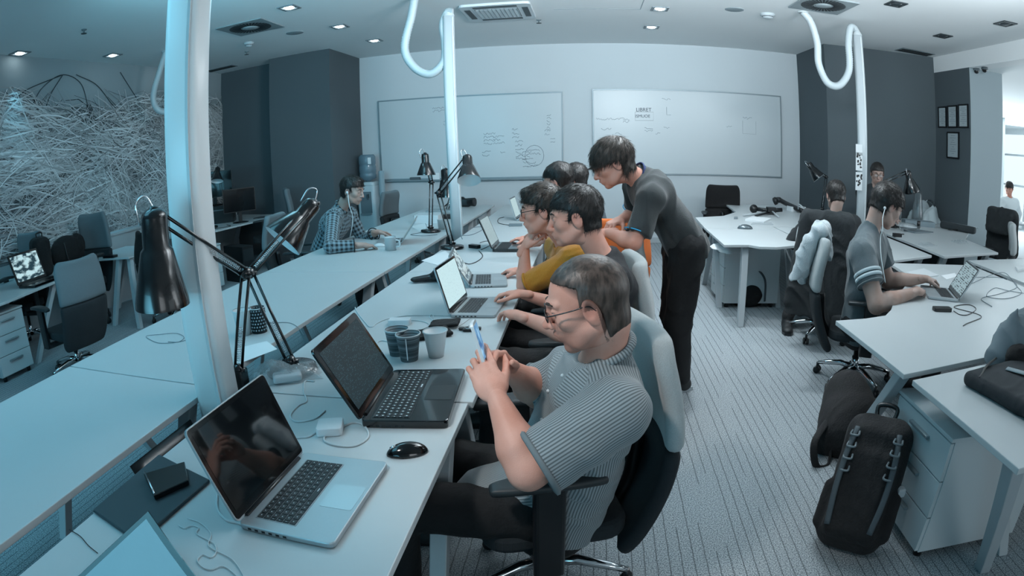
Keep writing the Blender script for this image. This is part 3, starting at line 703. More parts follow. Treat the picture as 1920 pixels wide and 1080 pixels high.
def head_prims(c,R,s,nose=1.,jaw=1.):
    g=lambda x,y,z: np.asarray(c)+R@(np.array([x,y,z])*s)
    P=[Ell(g(-.012,0,.032),np.array([.1,.079,.086])*s,R,.0),
       Ell(g(.03,0,-.025),np.array([.062,.064,.085])*s,R,.025*s),
       Ell(g(.034,0,-.078*jaw),np.array([.05,.052,.036])*s,R,.025*s),
       Ell(g(.07,0,-.103*jaw),np.array([.02,.024,.017])*s,R,.02*s),
       Cone(g(-.03,0,-.03),g(-.034,0,-.085),.056*s,.05*s,.03*s)]
    for e in(1,-1):
        P+=[Ell(g(.06,e*.042,-.022),np.array([.024,.024,.022])*s,R,.02*s),
            Cone(g(.092,e*.008,.024),g(.074,e*.046,.024),.009*s,.008*s,.014*s),
            Cone(g(-.0,e*.058,-.055),g(.045,e*.042,-.088),.02*s,.018*s,.02*s)]
    P+=[Cone(g(.09,0,.018),g(.112,0,-.03),.008*s,.0115*s,.012*s),Ell(g(.113*nose,0,-.034),np.array([.012,.0125,.011])*s,R,.008*s),
        Ell(g(.08,0,-.062),np.array([.022,.03,.024])*s,R,.015*s)]
    for e in(1,-1):
        P+=[Ell(g(.102,e*.013,-.038),np.array([.011,.008,.009])*s,R,.005*s),
            Ell(g(.098,e*.031,.003),np.array([.018,.019,.0135])*s,R,.012*s,sub=True),
            Ell(g(.079,e*.031,.004),np.array([.0155,.0165,.0125])*s,R,.004*s),
            Cone(g(.0965,e*.020,.0045),g(.086,e*.047,.003),.0022*s,.0022*s,.003*s,sub=True),
            Ell(g(-.006,e*.084,-.008),np.array([.0215,.009,.037])*s,R@np.array([[math.cos(.2),0,math.sin(.2)],[0,1,0],[-math.sin(.2),0,math.cos(.2)]]),.006*s),
            Ell(g(-.001,e*.094,-.002),np.array([.0125,.0085,.021])*s,R,.004*s,sub=True)]
    P+=[Cone(g(.092,.02,-.066),g(.1015,.004,-.062),.0045*s,.006*s,.006*s),Cone(g(.092,-.02,-.066),g(.1015,-.004,-.062),.0045*s,.006*s,.006*s),
        Cone(g(.092,.015,-.075),g(.092,-.015,-.075),.0065*s,.0065*s,.007*s),
        Cone(g(.104,.016,-.0695),g(.104,-.016,-.0695),.0022*s,.0022*s,.003*s,sub=True)]
    return P
def hair_prims(c,R,s,th=.010,front=.062,frontx=.1,side=-.02,nape=-.075,temple=.03,mid=.03):
    """cap of hair; hairline runs (frontx,front) -> (temple,side) in profile, then down behind the ear to nape"""
    g=lambda x,y,z: np.asarray(c)+R@(np.array([x,y,z])*s)
    n=R@np.array([(front-mid),0,-(frontx-temple)])   # outward normal of the profile line: forward and down
    A=Ell(g(-.012,0,.034),(np.array([.1,.079,.086])+th)*s,R,.0,cuts=[(g(frontx,0,front),n)])
    B=Ell(g(-.014,0,.026),(np.array([.1,.079,.092])+th)*s,R,.008*s,cuts=[(g(-.028,0,0),R@np.array([1,0,-.25])),(g(0,0,nape),R@np.array([0,0,-1.]))])
    C=Ell(g(-.032,0,-.035),(np.array([.07,.064,.092])+th*.6)*s,R,.012*s,cuts=[(g(-.03,0,0),R@np.array([1,0,0])),(g(0,0,nape),R@np.array([0,0,-1.]))])
    D=Ell(g(-.012,0,.034),(np.array([.1,.079,.086])+th)*s,R,.004*s,cuts=[(g(temple,0,0),R@np.array([1,0,.15])),(g(0,0,side),R@np.array([.15,0,-1.]))])
    return [A,D,B,C]
def strands(V,Q,c,R,s,n,L,seed,lift=.25,flow=(.55,0,-.8),rnd=.35,w=.0011):
    """short tapered locks scattered over the hair surface"""
    rg=np.random.RandomState(seed); A=V[Q[:,0]]; B=V[Q[:,1]]; D=V[Q[:,3]]; N=np.cross(B-A,D-A); ar=np.linalg.norm(N,axis=1); N/=ar[:,None]+1e-12
    i=rg.choice(len(Q),n,p=ar/ar.sum()); t=rg.rand(n,2); P=A[i]+(B[i]-A[i])*t[:,:1]+(D[i]-A[i])*t[:,1:]; N=N[i]
    crown=np.asarray(c)+R@np.array([-.05,0,.1])*s; fl=R@np.asarray(flow,float)
    T=(P-crown); T=T/np.linalg.norm(T,axis=1)[:,None]*.6+fl+rg.normal(size=(n,3))*rnd; T-=N*(T*N).sum(1)[:,None]; T/=np.linalg.norm(T,axis=1)[:,None]+1e-9
    S=np.cross(T,N); l=L*(.6+.8*rg.rand(n))[:,None]; vs=[];m=4
    for k in range(m+1):
        u=k/m; cen=P-N*.002+T*l*u+N*l*(lift*u*(1.15-u)*(.3+rg.rand(n)[:,None]*.0+.7)); ww=w*(1-u*.85)
        vs+= [cen+S*ww,cen-S*ww,cen+N*ww*1.2]
    VV=np.stack(vs,1).reshape(-1,3); q=[]
    for k in range(m):
        for a,b in((0,1),(1,2),(2,0)): q.append([3*k+a,3*k+b,3*k+3+b,3*k+3+a])
    q=np.array(q); QQ=(q[None]+(np.arange(n)*3*(m+1))[:,None,None]).reshape(-1,4)
    return VV,QQ
def hand_prims(w,d,dors,side,s=1.,curl=((.5,.6,.4),)*4,thumb=(.5,.3,.3),tdir=(.55,.75,-.35),spread=.08,palm_k=.01):
    """w wrist, d direction to the fingers, dors back of the hand, side=+1 when the thumb lies on the left of d seen from the back"""
    X=unit(d); Z=np.asarray(dors,float); Z=unit(Z-X*(Z@X)); Y=np.cross(Z,X)*side; R=np.stack([X,Y,Z],1)
    g=lambda v: np.asarray(w)+R@(np.array(v,float)*s)
    P=[Ell(g((.048,-.002,0)),np.array([.05,.038,.0155])*s,R,.0),Cone(g((-.045,0,0)),g((.02,0,0)),.0245*s,.0275*s,.015*s,fl=Z,f=.86),
       Ell(g((.03,.026,-.006)),np.array([.03,.017,.015])*s,R,.012*s),Ell(g((.035,-.024,-.005)),np.array([.032,.016,.014])*s,R,.012*s)]
    L=[(.043,.026,.021),(.047,.029,.022),(.044,.027,.021),(.034,.021,.019)]
    tips=[]
    for i,y in enumerate((.029,.0095,-.0105,-.029)):
        p=g((.084-.004*abs(i-1),y,.001)); a=0; sp=spread*(1.5-i)
        cu=curl[i if i<len(curl) else -1]
        P.append(Cone(g((.045,y*.8,0)),p,.0105*s,.0105*s,.006*s,tag=10+i))
        r=(.0098,.0088,.0080,.0068) if i<3 else (.0086,.0076,.007,.006)
        for j in range(3):
            a+=cu[j]; dl=R@np.array([math.cos(a)*math.cos(sp),math.cos(a)*math.sin(sp),-math.sin(a)]); q=p+dl*L[i][j]*s
            P.append(Cone(p,q,r[j]*s,r[j+1]*s,.0022*s,tag=10+i)); p=q
        tips.append(p)
    p=g((.018,.028,-.006)); dl=unit(R@np.array(tdir,float)); ax=np.cross(dl,R@np.array([.0,-.3,-1.])); ax=unit(ax)
    for j,(l,ra,rb) in enumerate(((.042,.0135,.0115),(.034,.011,.0098),(.027,.0098,.0078))):
        a=(0,thumb[1],thumb[2])[j]
        if j: dl=unit(dl*math.cos(a)+(R@unit(np.array([.7,-.7,-.15])))*math.sin(a))
        q=p+dl*l*s; P.append(Cone(p,q,ra*s,rb*s,(.008,.004,.0025)[j]*s)); p=q
    tips.append(p)
    return P,tips
def torso_prims(J,s,inf=0,legs=True,front=None,bulk=1.,k=.035):
    """J world joints; inf inflates"""
    a={q:np.asarray(v,float) for q,v in J.items()}; sh=unit(a['ls']-a['rs']); sp=unit(a['nk']-a['pv']); fr=unit(np.cross(sh,sp)) if front is None else unit(front)
    ch=a['nk']*.74+a['pv']*.26; wa=a['nk']*.36+a['pv']*.64
    P=[Cone(a['pv'],wa,.128*s*bulk+inf,.125*s*bulk+inf,.0,fl=fr,f=.76),Cone(wa,ch,.128*s*bulk+inf,.142*s+inf,k,fl=fr,f=.74),
       Cone(ch-sh*.06*s,ch+sh*.06*s,.105*s+inf,.105*s+inf,k,fl=fr,f=.95)]
    for q,e in(('ls',1),('rs',-1)):
        P+=[Cone(a['nk']-sp*.03*s,a[q]-sp*.005,.052*s+inf,.054*s+inf,k),Cone(a[q],ch+sh*e*.07*s,.056*s+inf,.08*s+inf,k)]
    return P,fr,sp,sh
def arm_prims(sh,el,wr,s,inf=0,upto=1.,k=.02,cuff=True,tag=1,girth=1.):
    """upto: 0..1 upper arm, 1..2 forearm"""
    sh,el,wr=map(lambda v:np.asarray(v,float),(sh,el,wr)); P=[]
    r0,r1,r2,r3=(.052*s*girth+inf,.041*s*girth+inf,.043*s*girth+inf,.0255*s+inf)
    if upto<1:
        e=sh+(el-sh)*upto; P.append(Cone(sh,sh+(el-sh)*(upto+.05),r0,r0+(r1-r0)*upto,k,cuts=[(e,el-sh)],tag=tag))
    else:
        P.append(Cone(sh,el,r0,r1,k,tag=tag)); u=upto-1
        if u>0:
            f=el+(wr-el)*.3; e=el+(wr-el)*u
            if u<.99:
                P.append(Cone(el,el+(wr-el)*(u+.05),r1,r1+(r3-r1)*u*.8,k,cuts=[(e,wr-el)],tag=tag+1))
            else: P+=[Cone(el,f,r1,r2,k,tag=tag+1),Cone(f,wr,r2,r3,k,tag=tag+1)]
    return P
def leg_prims(hip,kn,an,s,inf=0,k=.03,tag=5):
    hip,kn,an=map(lambda v:np.asarray(v,float),(hip,kn,an))
    return [Cone(hip,kn,.084*s+inf,.058*s+inf,k,tag=tag),Cone(kn,an,.056*s+inf,.042*s+inf,k,tag=tag+1)]
def uvattrs(V,prims,fr):
    """stripe coordinates: around and along the nearest limb"""
    best=np.full(len(V),9.); su=np.zeros(len(V)); sv=np.zeros(len(V)); VV=V.astype(np.float32)
    for p in prims:
        if p.sub or not isinstance(p,Cone): continue
        d=p.d(VV); ax=unit(p.b-p.a); ref=unit(fr-ax*(fr@ax)) if abs(fr@ax)<.95 else unit(np.cross(ax,[0,0,1])); sd=np.cross(ax,ref)
        q=V-p.a; ang=np.arctan2(q@sd,q@ref); r=(p.ra+p.rb)/2; m=d<best; best[m]=d[m]; su[m]=(ang*r)[m]; sv[m]=(q@ax)[m]
    return {'su':su,'sv':sv}
def cloth_stripe(name,c0,c1,per=.0075,duty=.5,c2=None,per2=None,rough=.85,sv=False,extra=None):
    m,nt,b=_new(name)
    def wave(attr,per,duty):
        at=nt.nodes.new('ShaderNodeAttribute'); at.attribute_name=attr; q=nt.nodes.new('ShaderNodeMath'); q.operation='MULTIPLY'; q.inputs[1].default_value=1/per; nt.links.new(at.outputs['Fac'],q.inputs[0])
        f=nt.nodes.new('ShaderNodeMath'); f.operation='FRACT'; nt.links.new(q.outputs[0],f.inputs[0]); l=nt.nodes.new('ShaderNodeMath'); l.operation='LESS_THAN'; l.inputs[1].default_value=duty; nt.links.new(f.outputs[0],l.inputs[0]); return l.outputs[0]
    w=wave('su',per,duty); mx=nt.nodes.new('ShaderNodeMix'); mx.data_type='RGBA'; mx.inputs[6].default_value=srgb(c0)+(1,); mx.inputs[7].default_value=srgb(c1)+(1,)
    if per2:
        w2=wave('sv',per2,duty); ad=nt.nodes.new('ShaderNodeMath'); ad.operation='ADD'; nt.links.new(w,ad.inputs[0]); nt.links.new(w2,ad.inputs[1]); hf=nt.nodes.new('ShaderNodeMath'); hf.operation='MULTIPLY'; hf.inputs[1].default_value=.5; nt.links.new(ad.outputs[0],hf.inputs[0]); w=hf.outputs[0]
    nt.links.new(w,mx.inputs[0]); nt.links.new(mx.outputs[2],b.inputs['Base Color']); b.inputs['Roughness'].default_value=rough; b.inputs['Sheen Weight'].default_value=.15
    return m
# ------------------------------------------------------------------ desks
DT=.74
def desk(label,poly,legs,thick=.025,grp='white office desks',tray=None,m=None):
    """poly: outline of the top; legs: list of ((top x,y),(foot x,y))"""
    cx=sum(p[0] for p in poly)/len(poly); cy=sum(p[1] for p in poly)/len(poly)
    r=thing('office_desk',label,'desk',(cx,cy,0))
    b=MB().prism(poly,DT-thick,DT); wb(b,'tabletop',m or white,r,bevel=.003)
    for t,f in legs:
        b=MB(); t=Vector((t[0],t[1],DT-thick)); f=Vector((f[0],f[1],0)); w=.028
        vs=[]
        for p,k in((t,1.15),(f,1)):
            vs+=[(p.x-w*k,p.y-w*k,p.z),(p.x+w*k,p.y-w*k,p.z),(p.x+w*k,p.y+w*k,p.z),(p.x-w*k,p.y+w*k,p.z)]
        b.add(vs,[(0,3,2,1),(4,5,6,7),(0,1,5,4),(1,2,6,5),(2,3,7,6),(3,0,4,7)],False); wb(b,'leg',metalw,r,bevel=.004)
    if tray:
        x0,x1,y0,y1=tray; wb(MB().box(x0,x1,y0,y1,DT-thick-.05,DT-thick),'frame',metalg,r)
    return r
def rect(x0,x1,y0,y1): return [(x0,y0),(x1,y0),(x1,y1),(x0,y1)]
ys=[-.35,1.80,3.98,6.16,7.75,9.28]
nameL=['nearest desk of the left row, bare top beside the thick white pole','second desk of the left row with a dotted cup on it','third desk of the left row where the man in the checked shirt works','fourth desk of the left row with white boxes','last desk of the left row near the whiteboard']
nameR=['nearest desk of the middle row holding the open silver laptop','second desk of the middle row with the paper cups','third desk of the middle row below the mustard sweater','fourth desk of the middle row, mostly hidden by people','last desk of the middle row near the whiteboard']
for i in range(5):
    a,b_=ys[i]+.004,ys[i+1]-.004; sp=min(.45,(b_-a)*.25)
    xr=-.39 if i else -.405
    x1=-1.49 if i else -1.478
    L=[((-2.42,a+.08),(-2.42,a+sp)),((-2.42,b_-.08),(-2.42,b_-sp)),((x1-.08,a+.08),(x1-.08,a+sp)),((x1-.08,b_-.08),(x1-.08,b_-sp))]
    desk(nameL[i],rect(-2.505,x1,a,b_),L,tray=(-2.3,x1-.15,a+.1,a+.16))
    L=[((-.47,a+.08),(-.47,a+sp)),((-.47,b_-.08),(-.47,b_-sp)),((-1.25,a+.08),(-1.25,a+sp)),((-1.25,b_-.08),(-1.25,b_-sp))]
    desk(nameR[i],rect(-1.305,xr,a,b_),L,tray=(-1.2,-.6,b_-.16,b_-.1))
# dark cable trough in the gap between both rows
def wood_dark():
    m,nt,b=_new('dark_wood_laminate'); tc=nt.nodes.new('ShaderNodeTexCoord'); mp=nt.nodes.new('ShaderNodeMapping'); mp.inputs['Scale'].default_value=(60,2.2,60); n=nt.nodes.new('ShaderNodeTexNoise'); n.inputs['Scale'].default_value=1.2; n.inputs['Detail'].default_value=6
    nt.links.new(tc.outputs['Object'],mp.inputs[0]); nt.links.new(mp.outputs[0],n.inputs['Vector']); rp=nt.nodes.new('ShaderNodeValToRGB'); rp.color_ramp.elements[0].position=.42; rp.color_ramp.elements[0].color=srgb('1c2328')+(1,); rp.color_ramp.elements[1].position=.55; rp.color_ramp.elements[1].color=srgb('3c474d')+(1,)
    nt.links.new(n.outputs['Fac'],rp.inputs[0]); nt.links.new(rp.outputs[0],b.inputs['Base Color']); b.inputs['Roughness'].default_value=.5; return m
wd=wood_dark()
for y0,y1,lab in((.3,1.18,'dark woodgrain cable trough in the desk gap, at the lower left corner'),(1.9,2.95,'dark woodgrain cable trough in the desk gap beyond the thick pole')):
    r=thing('cable_trough',lab,'cable trough',(-1.395,(y0+y1)/2,0)); wb(MB().box(-1.47,-1.325,y0,y1,.6,.62),'tray',wd,r); 
    [wb(MB().box(-1.42,-1.37,q,q+.05,0,.6),'support',metalg,r) for q in (y0+.1,y1-.15)]
r=thing('cable_net','black fabric sling hanging in the desk gap beside the dark tablet','cable net',(-1.395,1.4,0)); wb(MB().grid(lambda u,v:(-1.475+.155*v,1.2+.4*u,.68-.1*math.sin(math.pi*v)),6,8,.004),'sling',black,r); wb(MB().box(-1.40,-1.39,1.3,1.31,0,.585),'post',black,r)
# right-hand desks
desk('wide white desk at the right with the laptop of the man in the grey T-shirt',[(1.34,2.80),(1.36,2.02),(2.29,2.22),(3.6,2.48),(3.62,4.42),(2.62,4.42),(2.55,3.95),(2.32,3.62),(2.02,3.28),(1.83,3.0),(1.72,2.88),(1.55,2.83)],[((1.41,2.1),(1.47,2.66)),((3.5,2.6),(3.5,3.0)),((3.5,4.3),(3.5,3.9)),((2.72,4.3),(2.72,3.9))],tray=(1.6,3.4,2.32,2.38))
desk('white desk at the lower right corner with the folded dark bag',[(1.37,1.955),(1.39,1.2),(2.4,1.3),(3.6,1.45),(3.6,2.41),(2.29,2.15)],[((1.45,1.28),(1.78,1.52)),((1.9,1.9),(1.95,1.6)),((3.5,1.55),(3.5,1.9))])
desk('white desk at the far right edge beyond the cables',[(3.78,4.66),(3.72,2.55),(5.6,2.9),(5.7,5.05)],[((3.9,2.75),(3.9,3.2)),((3.9,4.5),(3.9,4.1)),((5.5,4.8),(5.5,4.4)),((5.4,3.0),(5.4,3.4))])
desk('small white desk corner holding a black phone behind the man in grey',[(2.70,4.52),(3.41,4.85),(3.45,6.4),(2.14,6.4),(2.14,5.80),(2.4,5.72),(2.62,5.5),(2.72,5.1)],[((3.35,4.98),(3.35,5.4)),((2.25,6.3),(2.25,6.0)),((3.35,6.3),(3.35,5.9))])
desk('large white desk by the right wall with the carafe and pencil case',[(3.57,4.83),(4.69,5.19),(4.85,6.1),(5.3,6.6),(5.56,7.0),(5.56,7.98),(3.62,7.98)],[((3.7,5.0),(3.75,5.4)),((4.6,5.3),(4.6,5.7)),((5.45,7.2),(5.45,7.6)),((3.75,7.8),(3.75,7.4))])
desk('white desk beside the standing man with the silver mouse on it',[(1.28,6.17),(1.24,5.13),(1.48,5.15),(1.56,5.06),(1.72,5.05),(1.9,5.14),(2.12,5.25),(2.12,6.17)],[((1.46,5.22),(1.42,5.06)),((1.36,6.05),(1.36,5.7)),((2.0,6.05),(2.0,5.7))])
desk('white desk under the right whiteboard covered with papers and black gadgets',[(1.28,6.19),(1.35,7.15),(1.75,7.35),(2.05,7.85),(2.15,8.9),(3.3,8.9),(3.35,8.0),(3.3,6.43),(2.12,6.43),(2.12,6.19)],[((1.4,6.3),(1.4,6.7)),((2.25,8.8),(2.25,8.4)),((3.2,8.8),(3.2,8.4)),((3.2,6.6),(3.2,6.9))])
desk('white desk at the far left with a laptop and black bags',[(-6.28,2.0),(-4.95,2.0),(-4.95,2.9),(-5.2,4.25),(-6.28,4.25)],[((-5.1,2.1),(-5.1,2.5)),((-5.2,3.75),(-5.2,3.3)),((-6.1,3.7),(-6.1,3.3))])
desk('white desk below the mural with a black wallet on it',[(-5.98,4.8),(-5.07,4.9),(-5.12,5.75),(-5.98,5.75)],[((-5.15,5.0),(-4.72,4.58)),((-5.3,4.95),(-5.22,4.62)),((-5.2,5.65),(-5.2,5.3)),((-5.85,5.65),(-5.85,5.3))])
desk('white desk in the left corner carrying two monitors',[(-5.98,6.35),(-5.08,6.35),(-4.82,7.8),(-4.82,8.4),(-5.98,8.8)],[((-5.15,6.5),(-5.15,6.9)),((-4.9,8.0),(-4.72,7.85)),((-5.8,8.6),(-5.8,8.2))])
# ------------------------------------------------------------------ office chairs
def back_fn(v0,v1,sx=1.):
    def f(u,v):
        t=v0+(v1-v0)*v; z=.29+.75*t
        x=-.235-.16*t-.07*math.sin(math.pi*min(1,t*1.1))+.07*t*t; w=.245+.015*math.sin(math.pi*t)
        if t>.86: w*=math.sqrt(max(.0,1-((t-.86)/.16)**2))*.35+.65
        if t<.12: w*=.78+.22*math.sqrt(max(0,1-((.12-t)/.13)**2))
        y=(u*2-1)*w; x+=.05*(abs(u*2-1)**2)
        return (x,y,z)
    return f
def make_chair(label,group,upper=cloth_gl,lower=cloth_d,seatm=cloth_d,arms=True,seat_z=.43,simple=False):
    r=thing('office_chair',label,'chair',(0,0,0),0,group)
    b=MB(); P=[]
    b.rbox(-.24,.25,-.24,.24,seat_z-.07,seat_z,.09,5); b.build('seat',seatm,r,bevel=.02)
    MB().grid(back_fn(.52,1.0),10,9,.065).build('upper_backrest',upper,r,sub=1)
    MB().grid(back_fn(.0,.53),10,9,.06).build('lower_backrest',lower,r,sub=1)
    b=MB().tube(bez([(0,0,seat_z-.09),(-.2,0,seat_z-.1),(-.30,0,seat_z-.0),(-.33,0,seat_z+.2)]),.028,8); b.build('back_support',black,r)
    if arms:
        for e in(1,-1):
            b=MB().grid(lambda u,v,e=e:(-.13+.36*u,e*.285+(v-.5)*.10*math.sin(math.pi*min(max(u,.04),.96))**.35,.665+.012*math.sin(math.pi*u)),12,4,.028); a=b.build('armrest',black if False else K('armrest_plastic','23292c',.5),r,sub=1)
            b=MB().rbox(-.0,.10,e*.285-.022,e*.285+.022,.30,.645,.015,3).rbox(.0,.09,min(0,e*.27),max(0,e*.27),.30,.33,.01,2); b.build('arm_post',black,a)
    MB().lathe([(.0,.1),(.03,.1),(.03,.2),(.022,.2),(.022,seat_z-.07),(0,seat_z-.07)],14).build('gas_column',chrome,r)
    b=MB().rbox(-.12,.12,-.09,.09,seat_z-.115,seat_z-.07,.03,3); b.build('mechanism',black,r)
    for k in range(5):
        a=2*math.pi*k/5+.3; c_,s_=math.cos(a),math.sin(a)
        b=MB().tube([(0,0,.115),(.12*c_,.12*s_,.125),(.24*c_,.24*s_,.1),(.31*c_,.31*s_,.08)],[.026,.022,.018,.013],8,flat=1); f=b.build('base_foot',chrome,r)
        b=MB()
        for e in(.5,-.5):
            v=[]; n=14
            cx,cy=.31*c_-e*.034*s_,.31*s_+e*.034*c_
            b.m=Matrix.Translation((cx,cy,.028))@Matrix.Rotation(a+.6,4,'Z')@Matrix.Rotation(math.pi/2,4,'X'); b.lathe([(0,-.011),(.022,-.011),(.028,-.006),(.028,.006),(.022,.011),(0,.011)],n)
        b.m=Matrix.Identity(4); b.tube([(.31*c_,.31*s_,.028),(.31*c_,.31*s_,.085)],.012,8); b.build('castor',black,f)
    return r
G1='office chairs with two-tone backs'
def place(proto,x,y,deg,label,group=None): return copy_tree(proto,loc=(x,y,0),rz=math.radians(deg),label=label,group=group)
ch=make_chair('grey and black office chair of the man with the phone',G1); ch.location=(-.13,1.74,0); ch.rotation_euler=(0,0,math.radians(196))
place(ch,-.07,2.95,184,'light grey office chair of the man in the black T-shirt')
place(ch,-.02,3.66,182,'office chair of the man in the mustard sweater')
place(ch,.12,5.72,178,'office chair of the man at the far end of the laptop row')
ch2=make_chair('office chair with an orange backrest that the standing man leans on','',upper=orange,lower=orange,arms=False); ch2.location=(.05,4.36,0); ch2.rotation_euler=(0,0,math.radians(128)); ch2.scale=(1,1,1.07)
if 'group' in ch2: del ch2['group']
ch3=make_chair('tall grey and black office chair seen from behind at the left edge',G1,upper=K('dim_grey_chair_fabric','667176',.95,noise_s=220,noise_a=.18,bump=.25,bump_s=400)); ch3.location=(-4.40,3.28,0); ch3.rotation_euler=(0,0,math.radians(172))
c_=place(ch3,-4.76,7.8,212,'grey office chair in front of the two left monitors'); c_.scale=(1,1,1.13)
place(ch3,-2.62,8.3,-10,'small grey chair standing by the whiteboard left of the lamps')
c_=place(ch3,-5.7,4.62,-80,'dim grey chair behind the black bags, against the mural'); c_.scale=(1,1,1.24)
c_=place(ch3,-5.9,3.75,-75,'dim grey chair at the far left edge behind the open laptop'); c_.scale=(.8,.8,1.18)
place(ch3,-2.95,5.55,5,'office chair of the man in the checked shirt')
place(ch,1.98,3.68,-25,'grey office chair of the man in the grey T-shirt')
place(ch,2.12,4.75,62,'office chair hidden under the black jacket, of the man seen from behind')
chb=make_chair('all black office chair standing against the white wall under the right whiteboard','black office chairs',upper=cloth_b,lower=cloth_b,seatm=cloth_b); chb.location=(2.02,8.45,0); chb.rotation_euler=(0,0,math.radians(-100))
place(chb,-4.42,4.98,60,'black office chair half hidden behind the near lamp shade and the thick pole','black office chairs')
place(ch,4.95,5.75,140,'office chair wearing the dark jacket at the far right',)
# mesh chair with headrest behind the near lamp
r=thing('mesh_chair','black mesh office chair with a headrest standing against the mural','chair',(-5.45,6.12,0),math.radians(215)); r.scale=(1,1,1.13)
def loop(f,n=24): return [f(2*math.pi*k/n) for k in range(n)]
def sq(t,w,h,p=.5): c,s_=math.cos(t),math.sin(t); return (w*abs(c)**p*(1 if c>0 else -1),h*abs(s_)**p*(1 if s_>0 else -1))
MB().tube(loop(lambda t:(-.3+.05*(1-abs(math.cos(t))),sq(t,.23,.27)[0],.82+sq(t,.23,.27)[1])),.02,8,closed=True).build('back_frame',black,r)
MB().grid(lambda u,v:(-.30,(u-.5)*.42,.57+.5*v),6,6,.004).build('back_mesh',K('black_mesh','12171a',.8,alpha=.8),r)
MB().tube(loop(lambda t:(-.27,sq(t,.13,.075)[0],1.26+sq(t,.13,.075)[1])),.016,8,closed=True).build('headrest_frame',black,r)
MB().grid(lambda u,v:(-.27,(u-.5)*.24,1.19+.14*v),4,4,.006).build('headrest_mesh',K('black_mesh','12171a',.8,alpha=.8),r)
MB().tube([(-.33,0,.5),(-.36,0,.8),(-.34,0,1.1),(-.28,0,1.2)],.02,8).build('spine',black,r)
MB().rbox(-.24,.25,-.24,.24,.42,.48,.08,4).build('seat',cloth_b,r,bevel=.015)
MB().lathe([(0,.06),(.03,.06),(.03,.42),(0,.42)],12).build('gas_column',black,r)
for k in range(5):
    a=2*math.pi*k/5; MB().tube([(0,0,.1),(.3*math.cos(a),.3*math.sin(a),.06),(.3*math.cos(a),.3*math.sin(a),.0)],.02,8).build('base_foot',black,r)
# ------------------------------------------------------------------ pedestals
def pedestal(label,x,y,deg,w=.42,d=.58,h=.56,draw=3,handle='bar',m=None):
    m=m or K('pedestal_white','bcc5c8',.5)
    r=thing('drawer_pedestal',label,'drawer unit',(x,y,0),math.radians(deg),'drawer pedestals')
    MB().box(-d/2,d/2-.02,-w/2,w/2,.05,h).build('body',m,r,bevel=.002)
    MB().box(-d/2-.0,d/2+.004,-w/2-.004,w/2+.004,h,h+.018).build('top',m,r,bevel=.002)
    dh=(h-.06)/draw
    for k in range(draw):
        z=.055+k*dh; o=MB().box(d/2-.02,d/2,-w/2+.004,w/2-.004,z+.003,z+dh-.003).build('drawer',m,r,bevel=.002)
        if handle=='bar': MB().box(d/2,d/2+.022,-.085,.085,z+dh*.66,z+dh*.66+.014).build('handle',K('handle_grey','8f9b9f',.4,.5),o,bevel=.003)
        else: MB().rbox(d/2,d/2+.018,-.06,.06,z+dh*.6,z+dh*.6+.03,.008,2).build('handle',m,o,bevel=.004)
    for e in(1,-1):
        for f in(1,-1):
            MB().lathe([(0,0),(.022,0),(.022,.05),(0,.05)],10,(e*(d/2-.06),f*(w/2-.05),0)).build('castor',black,r)
    return r
pedestal('white drawer pedestal behind the backpack at the lower right',1.75,1.91,180,w=.50,d=.6,h=.59,draw=3)
pedestal('white three-drawer pedestal under the desk beside the standing man',1.68,5.95,180,w=.56,d=.6,h=.6)
pedestal('dim three-drawer pedestal at the left edge of the picture',-5.35,2.95,0,h=.62)
pedestal('dim pedestal under the desk with the two monitors',-5.02,6.25,-15,h=.6)
